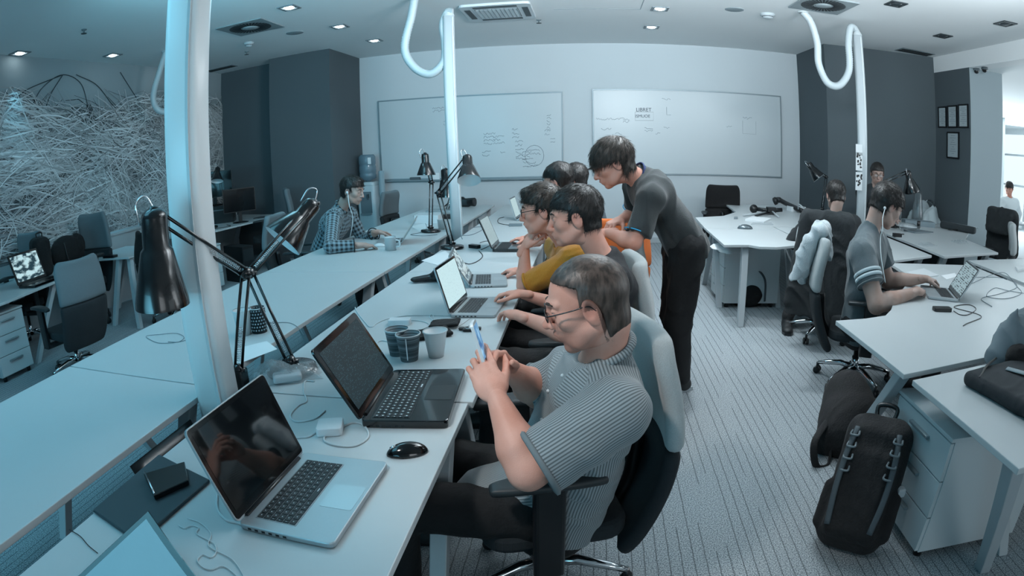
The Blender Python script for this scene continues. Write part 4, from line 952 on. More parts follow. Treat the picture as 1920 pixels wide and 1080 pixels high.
# ------------------------------------------------------------------ the people
A_=lambda v: np.array(v,float)
def Yp(px,pyy,y): return A_(py_(px,pyy,y))
def Zp(px,pyy,z): return A_(pz(px,pyy,z))
eye_w=K('eye_white','c9cfd0',.25); iris=K('iris_dark','2a2522',.2); specm=K('spectacle_frame','0d0f12',.25); lens=K('spectacle_lens','eef4f6',.05,alpha=.22)
brow_m=K('eyebrow','2f2622',.8)
def person(label,J,s,H,hair=None,shirt=None,trousers=None,shoes=None,hands=(),h=.008,hh=.005,hd=.003,skinm=None,glasses=False,collar=None,bulk=1.,arm_girth=1.,root=None,legs=True,stub=False,group=None):
    J={k:A_(v) for k,v in J.items()}
    c,R=H['c'],frame(H['f'],H['u']); s_h=H.get('s',s)
    base=J['pv'].copy(); base[2]=0
    r=thing('person',label,'person',tuple(base))
    T,fr,sp,sh=torso_prims(J,s,0,bulk=bulk)
    P=list(T)
    # neck from torso to skull
    P.append(Cone(J['nk']-sp*.05,c+R@A_([-.04,0,-.07])*s_h,.05*s_h,.056*s_h,.03*s_h))
    ends={}
    for sd in('l','r'):
        P+=arm_prims(J[sd+'s'],J[sd+'e'],J[sd+'w'],s,0,2.,girth=arm_girth)
    if legs:
        for sd in('l','r'): P+=leg_prims(J['pv']+(sh if sd=='l' else -sh)*.09*s,J[sd+'k'],J[sd+'a'],s)
    parts=[solid(P,h)]
    nb=len(parts[0][0])
    hp=head_prims(c,R,s_h,H.get('nose',1.),H.get('jaw',1.)); hv=solid(hp,hd,it=1); parts.append(hv)
    for hs in hands:
        pr,tips=hand_prims(hs['w'],hs['d'],hs['n'],hs['side'],s*hs.get('s',1.),hs.get('curl',((.35,.5,.3),)*4),hs.get('thumb',(.3,.25,.25)),hs.get('tdir',(.6,.7,-.35)),hs.get('spread',.08))
        parts.append(solid(pr,hs.get('h',.0028),it=1))
    V,Q=join(parts)
    # lips redder, optional stubble shade of short beard
    L=(V-c)@R/s_h; tint=np.zeros(len(V)); m=(np.arange(len(V))>=nb)&(np.arange(len(V))<nb+len(hv[0]))
    lip=np.exp(-(((L[:,0]-.1)/.016)**2+(L[:,1]/.022)**2+((L[:,2]+.069)/.009)**2)*1.2); tint[m]=np.maximum(tint[m],lip[m]*.6)
    ear=np.exp(-(((L[:,0]+.003)/.03)**2+((np.abs(L[:,1])-.088)/.012)**2+(L[:,2]/.04)**2)); tint[m]=np.maximum(tint[m],ear[m]*.35)
    nose_=np.exp(-(((L[:,0]-.115)/.02)**2+(L[:,1]/.02)**2+((L[:,2]+.034)/.016)**2)); tint[m]=np.maximum(tint[m],nose_[m]*.3)
    st=np.zeros(len(V))
    if stub: 
        q=(L[:,2]<-.045)&(L[:,2]>-.125)&(L[:,0]>-.005)&m; st[q]=.38*np.clip((-.045-L[q,2])/.02,0,1)*np.clip((L[q,0]+.005)/.03,0,1)
    if H.get('fade'):
        q=(((L[:,0]<.02+.9*np.maximum(0,L[:,2]-.03))&(L[:,2]>.0))|((L[:,0]<-.02)&(L[:,2]>-.12)))&m; dd=np.minimum(np.clip((.02+.9*np.maximum(0,L[:,2]-.03)-L[:,0])/.02,0,1)+(L[:,0]<-.02),1)*np.clip((L[:,2]+.125)/.04,0,1); st[q]=np.maximum(st[q],.8*dd[q])
    body=to_obj('body',V,Q,skinm,r,attrs={'tint':tint,'stubble':st}); 
    # eyes and brows
    g=lambda x,y,z: c+R@(A_([x,y,z])*s_h)
    for e in(1,-1):
        b=MB().sphere(g(.0785,e*.031,.0035),.0128*s_h,16); b.mat(1).sphere(g(.0865,e*.031,.001),.0058*s_h,10); wb(b,'eye',[eye_w,iris],r)
        b=MB().tube(bez([g(.0985,e*.013,.024),g(.096,e*.03,.031),g(.084,e*.05,.026)],5),[.0022*s_h]*3+[.004*s_h]*5+[.002*s_h]*3,6); wb(b,'eyebrow',H.get('brow',brow_m),r)
    if glasses:
        gl=thing('spectacles','','') if False else None
        b=MB()
        for e in(1,-1):
            pts=[g(.108-.004*abs(math.sin(t)*0)-.006*(1-math.cos(t))*0,e*(.033+.025*math.cos(t)),.0+.0165*math.sin(t)) for t in np.linspace(0,2*math.pi,21)[:-1]]
            b.tube(pts,.0017*s_h,6,closed=True)
            b.tube(bez([g(.108,e*.058,.006),g(.095,e*.074,.008),g(.04,e*.084,.010),g(-.002,e*.088,.012),g(-.018,e*.09,-.004)],5),.0019*s_h,6)
        b.tube([g(.108,.009,.004),g(.111,0,.007),g(.108,-.009,.004)],.0015*s_h,6)
        go=wb(b,'spectacles',specm,r)
        b=MB()
        for e in(1,-1):
            pts=[g(.108,e*(.033+.024*math.cos(t)),.0155*math.sin(t)) for t in np.linspace(0,2*math.pi,17)[:-1]]; b.add(pts,[tuple(range(16))])
        wb(b,'lenses',lens,go)
    # clothes
    if shirt:
        inf=shirt.get('inf',.016); T2,_,_,_=torso_prims(J,s,inf,bulk=bulk); P=[]
        nk=J['nk']; up=unit(c-nk)
        for p in T2: P.append(p)
        for sd in('l','r'):
            w=arm_prims(J[sd+'s'],J[sd+'e'],J[sd+'w'],s,shirt.get('sinf',inf),shirt.get('upto',.6),girth=arm_girth)
            if shirt.get('flare') and shirt.get('upto',.6)<1:
                for p in w: p.rb+=shirt['flare']
            P+=w
        if shirt.get('hem') is not None: P.append(Cone(J['pv']+sp*.05,J['pv']-sp*shirt['hem'],.13*s*bulk+inf,.135*s*bulk+inf,.03,fl=fr,f=.8,cuts=[(J['pv']-sp*shirt['hem'],-sp)]))
        for p in P[:3]: pass
        # neck opening
        P.append(Cone(nk-sp*.02*s,nk+up*.03*s,.068*s,.066*s,.02,cuts=[(nk+up*.028*s-fr*.0,unit(up-fr*.25))]))
        P.append(Ell(nk+up*.05*s+fr*shirt.get('open',.02)*s,A_([.060,.058,.06])*s*shirt.get('neck',1.),frame(fr,up),.008,sub=True))
        if shirt.get('high'): P.append(Cone(nk-sp*.02,nk+up*.045*s,.072*s,.064*s,.01,cuts=[(nk+up*.035*s,up)]))
        for e_ in shirt.get('extra',[]): P.append(e_)
        V,Q=solid(P,shirt.get('h',h),folds(shirt.get('seed',1),shirt.get('amp',.004),shirt.get('freq',30)),it=shirt.get('it',2))
        o=to_obj(shirt.get('name','shirt'),V,Q,shirt['mat'],r,attrs=uvattrs(V,P,fr)); 
        if shirt.get('label'): o['label']=shirt['label']
        if shirt.get('cuffs'):
            for sd in('l','r'):
                a,b_,w_=J[sd+'s'],J[sd+'e'],J[sd+'w']; u=shirt['upto']
                if u<1: e=a+(b_-a)*u; d=unit(b_-a); rr=(.052+(.041-.052)*u)*s*arm_girth+inf+shirt.get('flare',0)*.9
                else: e=b_+(w_-b_)*(u-1); d=unit(w_-b_); rr=.04*s+inf
                q=MB(); ring=[e-d*.004]; 
                X=np.cross(d,[0,0,1.]); X=unit(X); Y_=np.cross(d,X)
                q.tube([e-d*.006+X*rr*math.cos(t)+Y_*rr*math.sin(t) for t in np.linspace(0,2*math.pi,21)[:-1]],shirt.get('cuff_r',.006),6,closed=True)
                wb(q,'cuff',shirt['cuffs'],r)
        if collar:
            nkc=nk+sp*.02; X=fr-up*(fr@up); X=unit(X); Y_=np.cross(up,X); go=collar.get('gap',.5)
            def cf(u,v,lo=collar.get('r0',.066)*s,fl=collar.get('fl',.022)*s,hg=collar.get('h',.045)*s):
                t=go+u*(2*math.pi-2*go); rr=lo+fl*(1-math.cos(v*math.pi*.5))*1.; dz=hg*(math.sin(v*math.pi*.75)) - (.028*s*max(0,math.cos(t))*v)
                return tuple(nkc+X*rr*math.cos(t)*1.02+Y_*rr*math.sin(t)+up*dz-up*.01+X*.012*s)
            q=MB().grid(cf,30,6,.003); o=wb(q,'collar',collar['mat'],r)
            t_=o.data.attributes.new('su','FLOAT','POINT'); N=31*7; t_.data.foreach_set('value',[((k%N)//7)*.0145 for k in range(2*N)]); o.data.attributes.new('sv','FLOAT','POINT')
    if trousers:
        P=[Cone(J['pv']+sp*.06,J['pv']-sp*.02,.135*s*bulk+.008,.14*s*bulk+.008,.03,fl=fr,f=.8,cuts=[(J['pv']+sp*.09,sp)])]
        for sd in('l','r'):
            hip=J['pv']+(sh if sd=='l' else -sh)*.09*s; P+=leg_prims(hip,J[sd+'k'],J[sd+'a'],s,trousers.get('inf',.016))
        V,Q=solid(P,trousers.get('h',.01),folds(trousers.get('seed',7),trousers.get('amp',.006),26),it=2)
        to_obj('trousers',V,Q,trousers['mat'],r)
    if shoes:
        for sd in('l','r'):
            an=J[sd+'a']; d=unit(shoes['d'][0 if sd=='l' else 1]) if isinstance(shoes['d'],list) else unit(shoes['d']); 
            z0=shoes.get('z',0.0); f0=A_([an[0],an[1],z0])
            P=[Cone(f0-d*.03+A_([0,0,.045]),f0+d*.1*s+A_([0,0,.04]),.045*s,.04*s,.02),Ell(f0+d*.14*s+A_([0,0,.032]),A_([.06,.045,.032])*s,frame(d,[0,0,1]),.02),Cone(f0+A_([0,0,.05]),f0+A_([0,0,.12]),.048*s,.05*s,.02)]
            P=[p for p in P]; 
            for p in P: p.cuts=[(f0+A_([0,0,.004]),[0,0,-1])]
            V,Q=solid(P,.006); o=to_obj('shoe',V,Q,shoes['mat'],r)
            q=MB().prism([tuple((f0-d*.07*s+np.cross([0,0,1],d)*y*s+d*x*s)[:2]) for x,y in ((0,-.035),(.12,-.045),(.22,-.048),(.27,-.03),(.28,0),(.27,.03),(.22,.048),(.12,.045),(0,.035))],z0,z0+.025,'z')
            so=wb(q,'sole',shoes.get('sole',black),r)
    if hair:
        P=hair_prims(c,R,s_h,**{k:v for k,v in hair.items() if k in('th','front','frontx','side','nape','temple','mid')})
        for e in hair.get('add',[]): P.append(Ell(g(*e[0]),A_(e[1])*s_h,R,.02*s_h))
        V,Q=solid(P,hair.get('h',hd+.001),folds(hair.get('seed',3),hair.get('amp',.002),90),it=1)
        n=hair.get('n',0)
        if n:
            SV,SQ=strands(V,Q,c,R,s_h,n,hair.get('L',.03),hair.get('seed',3),hair.get('lift',.25),hair.get('flow',(.55,0,-.8)),hair.get('rnd',.35),hair.get('w',.0012))
            V,Q=join([(V,Q),(SV,SQ)])
        to_obj('hair',V,Q,hair['mat'],r)
    return r
skinA=skin_mat('skin_fair','dba594'); skinB=skin_mat('skin_warm','dba594'); skinC=skin_mat('skin_cool','ab958c')
jeans=K('black_trousers','0e1114',.85,noise_s=40,noise_a=.3,bump=.3,bump_s=60)
shoe_m=K('dark_shoe','15191c',.6)
# man in the striped shirt with the phone
def p1():
    s=1.12
    c=Yp(1099,566,1.60)
    nk=Yp(1138,672,1.66); f=A_([-.94,-.34,0]); l=A_([.34,-.94,0])
    pv=A_([-.10,1.68,.45])
    ls=Yp(1160,770,1.47); rs=Yp(1070,700,1.84)
    le=Yp(990,880,1.36); lw=Yp(930,742,1.47)
    re=Yp(1010,735,1.86); rw=Yp(953,690,1.68)
    ph=Yp(898,640,1.56)
    J=dict(nk=nk,ls=ls,rs=rs,le=le,re=re,lw=lw,rw=rw,pv=pv,lk=A_([-.60,1.50,.50]),rk=A_([-.60,1.86,.50]),la=A_([-.62,1.52,.10]),ra=A_([-.66,1.95,.10]))
    st=cloth_stripe('grey_pinstripe_shirt','8f989b','5a6367',.0095,.45)
    fr,sp=f,unit(nk-pv)
    r=person('man in a grey striped shirt and glasses looking at a phone, nearest the camera',J,s,
      dict(c=c,f=(-1,-.06,-.29),jaw=1.05,nose=1.04,u=(0,0,1),brow=K('eyebrow_b','3a302a',.8),fade=1),
      hair=dict(mat=hair_mat('hair_cropped_brown','2f2621','62524a'),th=.0025,front=.088,frontx=.088,side=-.012,nape=-.112,temple=.022,mid=.062,n=9000,L=.008,lift=.3,w=.0006,seed=11,rnd=.6,amp=.0004,h=.004),
      shirt=dict(mat=st,inf=.02,upto=.9,flare=.02,hem=.04,open=.045,neck=1.0,amp=.0055,freq=24,seed=5,h=.006,name='striped_shirt',cuffs=K('shirt_plain','6f797d',.85),cuff_r=.009,
        extra=[Cone(pv+fr*.02+A_([0,0,.05]),pv+fr*.19+A_([0,0,.045]),.17,.15,.05,fl=(0,0,1),f=.62,tag=9)]),
      collar=dict(mat=st,gap=.62,r0=.070,fl=.020,h=.050),
      trousers=dict(mat=jeans),shoes=dict(mat=shoe_m,d=(-1,0,0)),
      hands=[dict(w=lw,d=unit(Yp(893,668,1.55)-lw),n=(.35,-.93,.1),side=-1,curl=((.15,.45,.3),(.3,.6,.4),(.4,.7,.45),(.45,.75,.45)),thumb=(.3,.2,.3),tdir=(.75,.55,-.35),spread=.05,h=.0022),
             dict(w=rw,d=unit(Yp(915,652,1.60)-rw),n=(.25,.9,.35),side=1,curl=((.5,.8,.6),(.55,.9,.6),(.6,.9,.6),(.6,.9,.6)),thumb=(.3,.2,.3),tdir=(.7,.6,-.3),spread=.04,h=.0022)],
      h=.006,hd=.0026,skinm=skinA,glasses=True,stub=True,bulk=1.3,arm_girth=1.22)
    sh_=[o for o in COL.objects if o.parent==r and o.name.startswith('striped_shirt')][0]; n=len(sh_.data.vertices); co=np.zeros(n*3,np.float32); sh_.data.vertices.foreach_get('co',co); co=co.reshape(-1,3)+np.array(r.location); lt=unit(ls-rs); sp_=unit(nk-pv)
    for k in range(5):
        q_=nk+(pv-nk)*(.12+.15*k); m=(np.abs((co-q_)@lt)<.012)&(np.abs((co-q_)@sp_)<.012)
        if not m.any(): continue
        c_=co[m][np.argmax((co[m]-q_)@unit(np.cross(lt,sp_)))]; wb(MB().sphere(tuple(c_),.0065,10,(1,1,.8)),'shirt_button',K('shirt_button_pale','c3cacd',.4),r)
    # phone held upright between the hands
    phn=thing('smartphone','white smartphone with a bright blue screen held in both hands by the seated man','phone',tuple(ph))
    m4=Matrix.Translation(ph)@frame_m((.96,.06,.28),(-.42,.0,.90))
    b=MB(); b.m=m4; b.rbox(-.032,.032,-.064,.064,-.0045,.0045,.012,4); wb(b,'case',plasticw,phn)
    b=MB(); b.m=m4; b.box(-.028,.028,-.052,.054,.0045,.0052); b2=wb(b,'screen',screen_mat('phone_screen','2f6fa8','9fd0f0',2.2,.9,(.35,.65)),phn)
    return J,nk,pv,f,l
def frame_m(n,up):
    """matrix with local z = n, y near up"""
    z=Vector(n).normalized(); y=Vector(up); y=(y-z*y.dot(z)).normalized(); x=y.cross(z); return Matrix((x,y,z)).transposed().to_4x4()
def screen_mat(name,c0,c1,sc,es,thr=(.4,.6),kind='noise'):
    m,nt,b=_new(name); tc=nt.nodes.new('ShaderNodeTexCoord'); n=nt.nodes.new('ShaderNodeTexNoise' if kind=='noise' else 'ShaderNodeTexVoronoi'); n.inputs['Scale'].default_value=sc
    nt.links.new(tc.outputs['Generated'],n.inputs['Vector']); rp=nt.nodes.new('ShaderNodeValToRGB')
    rp.color_ramp.elements[0].position=thr[0]; rp.color_ramp.elements[0].color=srgb(c0)+(1,); rp.color_ramp.elements[1].position=thr[1]; rp.color_ramp.elements[1].color=srgb(c1)+(1,)
    nt.links.new(n.outputs[0] if kind=='noise' else n.outputs['Color'],rp.inputs[0]); nt.links.new(rp.outputs[0],b.inputs['Emission Color']); b.inputs['Emission Strength'].default_value=es
    b.inputs['Base Color'].default_value=(.02,.02,.02,1); b.inputs['Roughness'].default_value=.15; return m
J1=p1()
def relbow(sh,wr,L,pole):
    """elbow for given shoulder and wrist, limb length L, bending towards pole"""
    sh,wr=A_(sh),A_(wr); m=(sh+wr)/2; d=wr-sh; h2=max(L*L/4-(d@d)/4,1e-4); p=A_(pole); p=unit(p-unit(d)*(p@unit(d))); return m+p*math.sqrt(h2)
dark_tee=K('black_cotton','0e1116',.9,noise_s=80,noise_a=.15,bump=.2,bump_s=120)
hair_dark=hair_mat('hair_black_brown','0d0c0c','2a2523'); hair_br=hair_mat('hair_dark_brown','15110f','4a4038')
# ---- dark-haired man in a black T-shirt typing
def p2():
    s=1.12; c=Yp(1077,405,2.72); nk=Yp(1137,482,2.78); pv=A_([.12,2.86,.47]); 
    ls=Yp(1152,530,2.58); rs=Yp(1105,505,2.98)
    lw=Zp(972,592,.81); rw=Zp(978,551,.81); le=relbow(ls,lw,.62,(.2,-.3,-.6)); re=relbow(rs,rw,.62,(.2,.3,-.6))
    person('young man with short dark hair in a black T-shirt typing on a silver laptop',dict(nk=nk,ls=ls,rs=rs,le=le,re=re,lw=lw,rw=rw,pv=pv,lk=(-.45,2.72,.52),rk=(-.45,3.05,.52),la=(-.5,2.7,.1),ra=(-.5,3.05,.1)),s,
      dict(c=c,f=(-1,-.06,-.16),u=(0,0,1)),hair=dict(mat=hair_dark,th=.012,front=.056,frontx=.1,side=-.01,nape=-.068,temple=.03,mid=.035,n=2600,L=.028,lift=.35,seed=21,rnd=.4,flow=(.6,0,-.6)),
      shirt=dict(mat=dark_tee,inf=.014,upto=.6,hem=.1,open=.03,neck=1.05,amp=.004,name='tee_shirt',cuffs=dark_tee),trousers=dict(mat=jeans),shoes=dict(mat=shoe_m,d=(-1,0,0)),
      hands=[dict(w=lw,d=unit(Zp(922,572,.80)-lw),n=(.1,0,1),side=-1,curl=((.35,.55,.35),(.3,.5,.35),(.3,.5,.35),(.4,.5,.35)),thumb=(.2,.2,.2),tdir=(.75,.6,-.25),spread=.09),
             dict(w=rw,d=unit(Zp(925,548,.80)-rw),n=(.1,0,1),side=1,curl=((.3,.5,.35),(.25,.5,.4),(.35,.5,.35),(.5,.5,.35)),thumb=(.2,.2,.2),tdir=(.75,.6,-.25),spread=.12)],
      h=.009,hd=.0042,skinm=skinA)
p2()
# ---- man in the mustard sweater
mustard=K('mustard_knit','b8791c',.9,noise_s=120,noise_a=.15,bump=.4,bump_s=220,sheen=.2)
def p3():
    s=1.1; c=Yp(1015,392,3.28); nk=Yp(1062,452,3.38); pv=A_([.10,3.5,.47]); ls=Yp(1078,485,3.2); rs=Yp(1045,462,3.6)
    le=Zp(982,536,.79); lw=Yp(984,462,le[1]+.0); rw=Zp(972,508,.79); re=relbow(rs,rw,.58,(.3,.4,-.5))
    person('man in a mustard sweater and dark-framed glasses resting his chin on his hand',dict(nk=nk,ls=ls,rs=rs,le=le,re=re,lw=lw,rw=rw,pv=pv,lk=(-.45,3.4,.52),rk=(-.45,3.75,.52),la=(-.5,3.4,.1),ra=(-.5,3.75,.1)),s,
      dict(c=c,f=(-1,-.10,-.15),u=(0,0,1)),hair=dict(mat=hair_br,th=.014,front=.06,frontx=.11,side=-.005,nape=-.08,temple=.032,mid=.035,n=2600,L=.034,lift=.4,seed=31,rnd=.4,flow=(.8,0,-.35),add=[((.045,0,.1),(.05,.055,.022))]),
      shirt=dict(mat=mustard,inf=.02,upto=.86,hem=.1,open=.02,amp=.007,freq=34,name='sweater',cuffs=mustard,cuff_r=.010,flare=.012,seed=9),trousers=dict(mat=jeans),shoes=dict(mat=shoe_m,d=(-1,0,0)),
      hands=[dict(w=lw,d=unit(Yp(998,425,le[1]+.02)-lw+A_([.05,0,.03])),n=(-.9,-.4,.3),side=1 if False else -1,curl=((.6,.7,.5),(.8,.9,.6),(.9,.95,.6),(1.0,.9,.6)),thumb=(.3,.2,.2),tdir=(.8,.45,-.3),spread=.04),
             dict(w=rw,d=unit(Zp(940,506,.78)-rw),n=(.2,-.2,1),side=1,curl=((.5,.6,.5),)*4,spread=.05)],
      h=.009,hd=.0045,skinm=skinA,glasses=True)
p3()
# ---- two further heads down the row
greyblue=K('grey_blue_jersey','4d575f',.9,noise_s=90,noise_a=.15,bump=.2,bump_s=150)
def p45():
    s=1.1; y=4.45; c=Yp(1046,340,y); nk=c+A_([.12,.02,-.19]); pv=A_([.15,4.6,.47]); ls=nk+A_([.02,-.2,-.07]); rs=nk+A_([0,.2,-.07])
    lw=Zp(1000,458,.80); rw=Zp(985,447,.80)
    person('dark-haired man in grey seen from behind, third along the row of laptops',dict(nk=nk,ls=ls,rs=rs,le=relbow(ls,lw,.6,(.2,-.3,-.5)),re=relbow(rs,rw,.6,(.2,.3,-.5)),lw=lw,rw=rw,pv=pv,lk=(-.4,4.5,.52),rk=(-.4,4.8,.52),la=(-.45,4.5,.1),ra=(-.45,4.8,.1)),s,
      dict(c=c,f=(-1,.35,-.25),u=(0,0,1)),hair=dict(mat=hair_dark,th=.013,front=.05,frontx=.1,side=-.02,nape=-.085,temple=.02,n=1200,L=.03,seed=41,w=.0016),
      shirt=dict(mat=greyblue,inf=.016,upto=.7,hem=.1,name='jersey',h=.011),trousers=dict(mat=jeans,h=.014),
      hands=[dict(w=lw,d=(-1,.1,-.05),n=(0,0,1),side=-1,h=.004),dict(w=rw,d=(-1,0,-.05),n=(0,0,1),side=1,h=.004)],h=.012,hd=.006,skinm=skinA)
    y=5.5; c=Yp(1077,334,y); nk=c+A_([.1,.02,-.19]); pv=A_([.25,5.7,.47]); ls=nk+A_([.02,-.2,-.07]); rs=nk+A_([0,.2,-.07]); lw=A_([-.4,5.5,.8]); rw=A_([-.4,5.7,.8])
    person('dark-haired man at the far end of the row, mostly hidden behind the others',dict(nk=nk,ls=ls,rs=rs,le=relbow(ls,lw,.6,(.2,-.3,-.5)),re=relbow(rs,rw,.6,(.2,.3,-.5)),lw=lw,rw=rw,pv=pv,lk=(-.3,5.5,.52),rk=(-.3,5.8,.52),la=(-.35,5.5,.1),ra=(-.35,5.8,.1)),s,
      dict(c=c,f=(-1,.3,-.1),u=(0,0,1)),hair=dict(mat=hair_dark,th=.012,front=.05,frontx=.1,side=-.02,nape=-.085,temple=.02,n=700,L=.03,seed=51,w=.002),
      shirt=dict(mat=greyblue,inf=.016,upto=.7,hem=.1,name='jersey',h=.014),trousers=dict(mat=jeans,h=.018),hands=[dict(w=lw,d=(-1,.1,-.05),n=(0,0,1),side=-1,h=.005),dict(w=rw,d=(-1,0,-.05),n=(0,0,1),side=1,h=.005)],h=.014,hd=.007,skinm=skinA)
p45()
# ---- young man standing bent over the chair back
jersey=K('washed_black_tee','22292b',.85,noise_s=14,noise_a=.3,bump=.2,bump_s=120,sheen=.2); navy=K('navy_collar','1c2f5c',.8)
def p6():
    s=1.1; c=Yp(1148,305,3.5); nk=Yp(1200,330,3.58); pv=Yp(1283,452,3.72); 
    ls=Yp(1222,372,3.40); rs=Yp(1195,345,3.80)
    le=Yp(1188,455,3.32); lw=Yp(1138,436,3.5); re=Yp(1190,400,3.88); rw=Yp(1163,412,3.72)
    lk=Yp(1272,600,3.66); rk=Yp(1262,590,3.86); la=Yp(1277,712,3.62); ra=Yp(1268,690,3.9)
    la[2]=.1; ra[2]=.1
    person('young man in a black T-shirt bending forward with his arms on a chair back',dict(nk=nk,ls=ls,rs=rs,le=le,re=re,lw=lw,rw=rw,pv=pv,lk=lk,rk=rk,la=la,ra=ra),s,
      dict(c=c,f=(-1,-.12,-.50),u=(0,0,1)),hair=dict(mat=hair_mat('hair_glossy_dark','1a1613','5a4f48'),th=.019,front=.024,frontx=.11,side=.018,nape=-.08,temple=.035,mid=.012,n=3800,L=.045,lift=.12,seed=61,rnd=.22,flow=(.75,0,-.6),w=.0016),
      shirt=dict(mat=jersey,inf=.022,upto=.8,flare=.012,hem=.10,open=.02,amp=.011,freq=18,name='tee_shirt',cuffs=K('cyan_trim','2a9fd0',.7),cuff_r=.0035,seed=14),
      collar=dict(mat=navy,gap=.25,r0=.068,fl=.004,h=.020),
      trousers=dict(mat=jeans,amp=.010,inf=.022),shoes=dict(mat=shoe_m,d=(-.8,-.5,0),sole=metalw),
      hands=[dict(w=lw,d=(-1,.35,-.15),n=(-.2,-.3,1),side=-1,curl=((.5,.6,.4),)*4),dict(w=rw,d=unit(Yp(1146,420,3.66)-rw),n=(-.3,-.3,.9),side=1,curl=((.8,.9,.6),)*4)],
      h=.008,hd=.0042,skinm=skinA)
p6()
# ---- man in the checked shirt at the left desk
def p7():
    s=1.1; c=Yp(661,356,5.4); nk=Yp(640,392,5.45); pv=A_([-2.82,5.55,.47]); rs=Yp(625,408,5.25); ls=Yp(655,402,5.65)
    re=Zp(620,463,.80); rw=Zp(680,460,.79); lw=Zp(708,435,.82); le=relbow(ls,lw,.62,(-.1,.3,-.6))
    pl=cloth_stripe('checked_shirt','7b929c','141e24',.042,.5,per2=.042)
    person('man in a checked shirt with white earphones using a laptop at the left desk row',dict(nk=nk,ls=ls,rs=rs,le=le,re=re,lw=lw,rw=rw,pv=pv,lk=(-2.3,5.75,.52),rk=(-2.3,5.35,.52),la=(-2.25,5.75,.1),ra=(-2.25,5.35,.1)),s,
      dict(c=c,f=(1,-.12,-.28),u=(0,0,1)),hair=dict(mat=hair_dark,th=.012,front=.06,frontx=.11,side=-.005,nape=-.08,temple=.03,mid=.035,n=1800,L=.03,lift=.4,seed=71,add=[((.035,0,.098),(.05,.05,.026))],flow=(.7,0,-.4)),
      shirt=dict(mat=pl,inf=.022,sinf=.018,upto=1.75,hem=.1,name='checked_shirt',seed=17,cuffs=pl),collar=dict(mat=pl,gap=.6),trousers=dict(mat=jeans,h=.014),
      hands=[dict(w=rw,d=unit(Zp(705,461,.77)-rw),n=(0,0,1),side=1,curl=((.5,.5,.4),)*4,h=.004),dict(w=lw,d=unit(Zp(735,438,.78)-lw),n=(-.1,0,1),side=-1,h=.004)],
      h=.010,hd=.005,skinm=skinC)
    g0=Yp(652,362,5.27)
    q=cable('earphones','white earphone wires hanging from the ear of the man in the checked shirt',[Yp(652,362,5.26),Yp(655,385,5.2),Yp(661,405,5.2),Yp(660,425,5.2),Yp(656,445,5.25)],.004,cablew,'earphones')
    MBo=MB().sphere(Yp(651,361,5.26)-g0*0,.012,10); o=wb(MBo,'earbud',plasticw,q)
p7()
# ---- man in the grey T-shirt at the right
def p8():
    s=1.14; c=Yp(1664,385,3.52); nk=Yp(1630,430,3.54); pv=A_([1.93,3.62,.47]); rs=Yp(1616,476,3.32); ls=Yp(1642,452,3.74)
    re=Yp(1643,572,3.12); rw=Zp(1718,547,.79); lw=Zp(1735,523,.81); le=relbow(ls,lw,.62,(-.2,.3,-.6))
    m,nt,b=_new('grey_tee_with_sleeve_stripes'); b.inputs['Roughness'].default_value=.9
    m=K('heather_grey_tee','4b575c',.9,noise_s=120,noise_a=.15,bump=.2,bump_s=200,sheen=.2)
    r=person('man in a grey T-shirt with earphones typing on a laptop at the right desks',dict(nk=nk,ls=ls,rs=rs,le=le,re=re,lw=lw,rw=rw,pv=pv,lk=(2.45,3.5,.5),rk=(2.4,3.15,.5),la=(2.4,3.55,.1),ra=(2.35,3.15,.1)),s,
      dict(c=c,f=(1,.02,-.62),u=(0,0,1)),hair=dict(mat=hair_dark,th=.015,front=.052,frontx=.11,side=.0,nape=-.07,temple=.03,mid=.028,n=2400,L=.034,lift=.5,seed=81,rnd=.6,flow=(.5,0,-.4)),
      shirt=dict(mat=m,inf=.02,upto=.62,flare=.012,hem=.1,open=.03,amp=.006,freq=24,name='tee_shirt',cuffs=m,seed=19),trousers=dict(mat=jeans),shoes=dict(mat=shoe_m,d=(1,0,0)),
      hands=[dict(w=rw,d=unit(Zp(1738,537,.79)-rw),n=(-.1,-.3,1),side=1,curl=((.7,.8,.5),)*4),dict(w=lw,d=unit(Zp(1762,528,.78)-lw),n=(-.1,0,1),side=-1,curl=((.5,.7,.4),)*4)],
      h=.009,hd=.0045,skinm=skinC,arm_girth=1.2,bulk=1.05)
    # pale bands round the sleeve
    d=unit(re-rs); X=unit(np.cross(d,[0,0,1.])); Y_=np.cross(d,X); band=K('pale_sleeve_band','a9b7bc',.9)
    for u in(.40,.49):
        e=rs+(re-rs)*u; rr=.052*s*1.2*.93+.031; q=MB(); q.grid(lambda a,b_:tuple(e+d*(b_-.5)*.022+X*rr*math.cos(a*6.2832)+Y_*rr*math.sin(a*6.2832)),28,1,.004); wb(q,'sleeve_band',band,r)
    q=cable('earphones','white earphone wires hanging from the ear of the man in the grey T-shirt',[Yp(1659,392,3.3),Yp(1655,410,3.26),Yp(1655,430,3.2),Yp(1651,445,3.2),Yp(1652,480,3.12),Yp(1660,530,3.05)],.0028,cablew,'earphones')
    wb(MB().sphere(Yp(1659,390,3.31),.01,10),'earbud',plasticw,q)
p8()
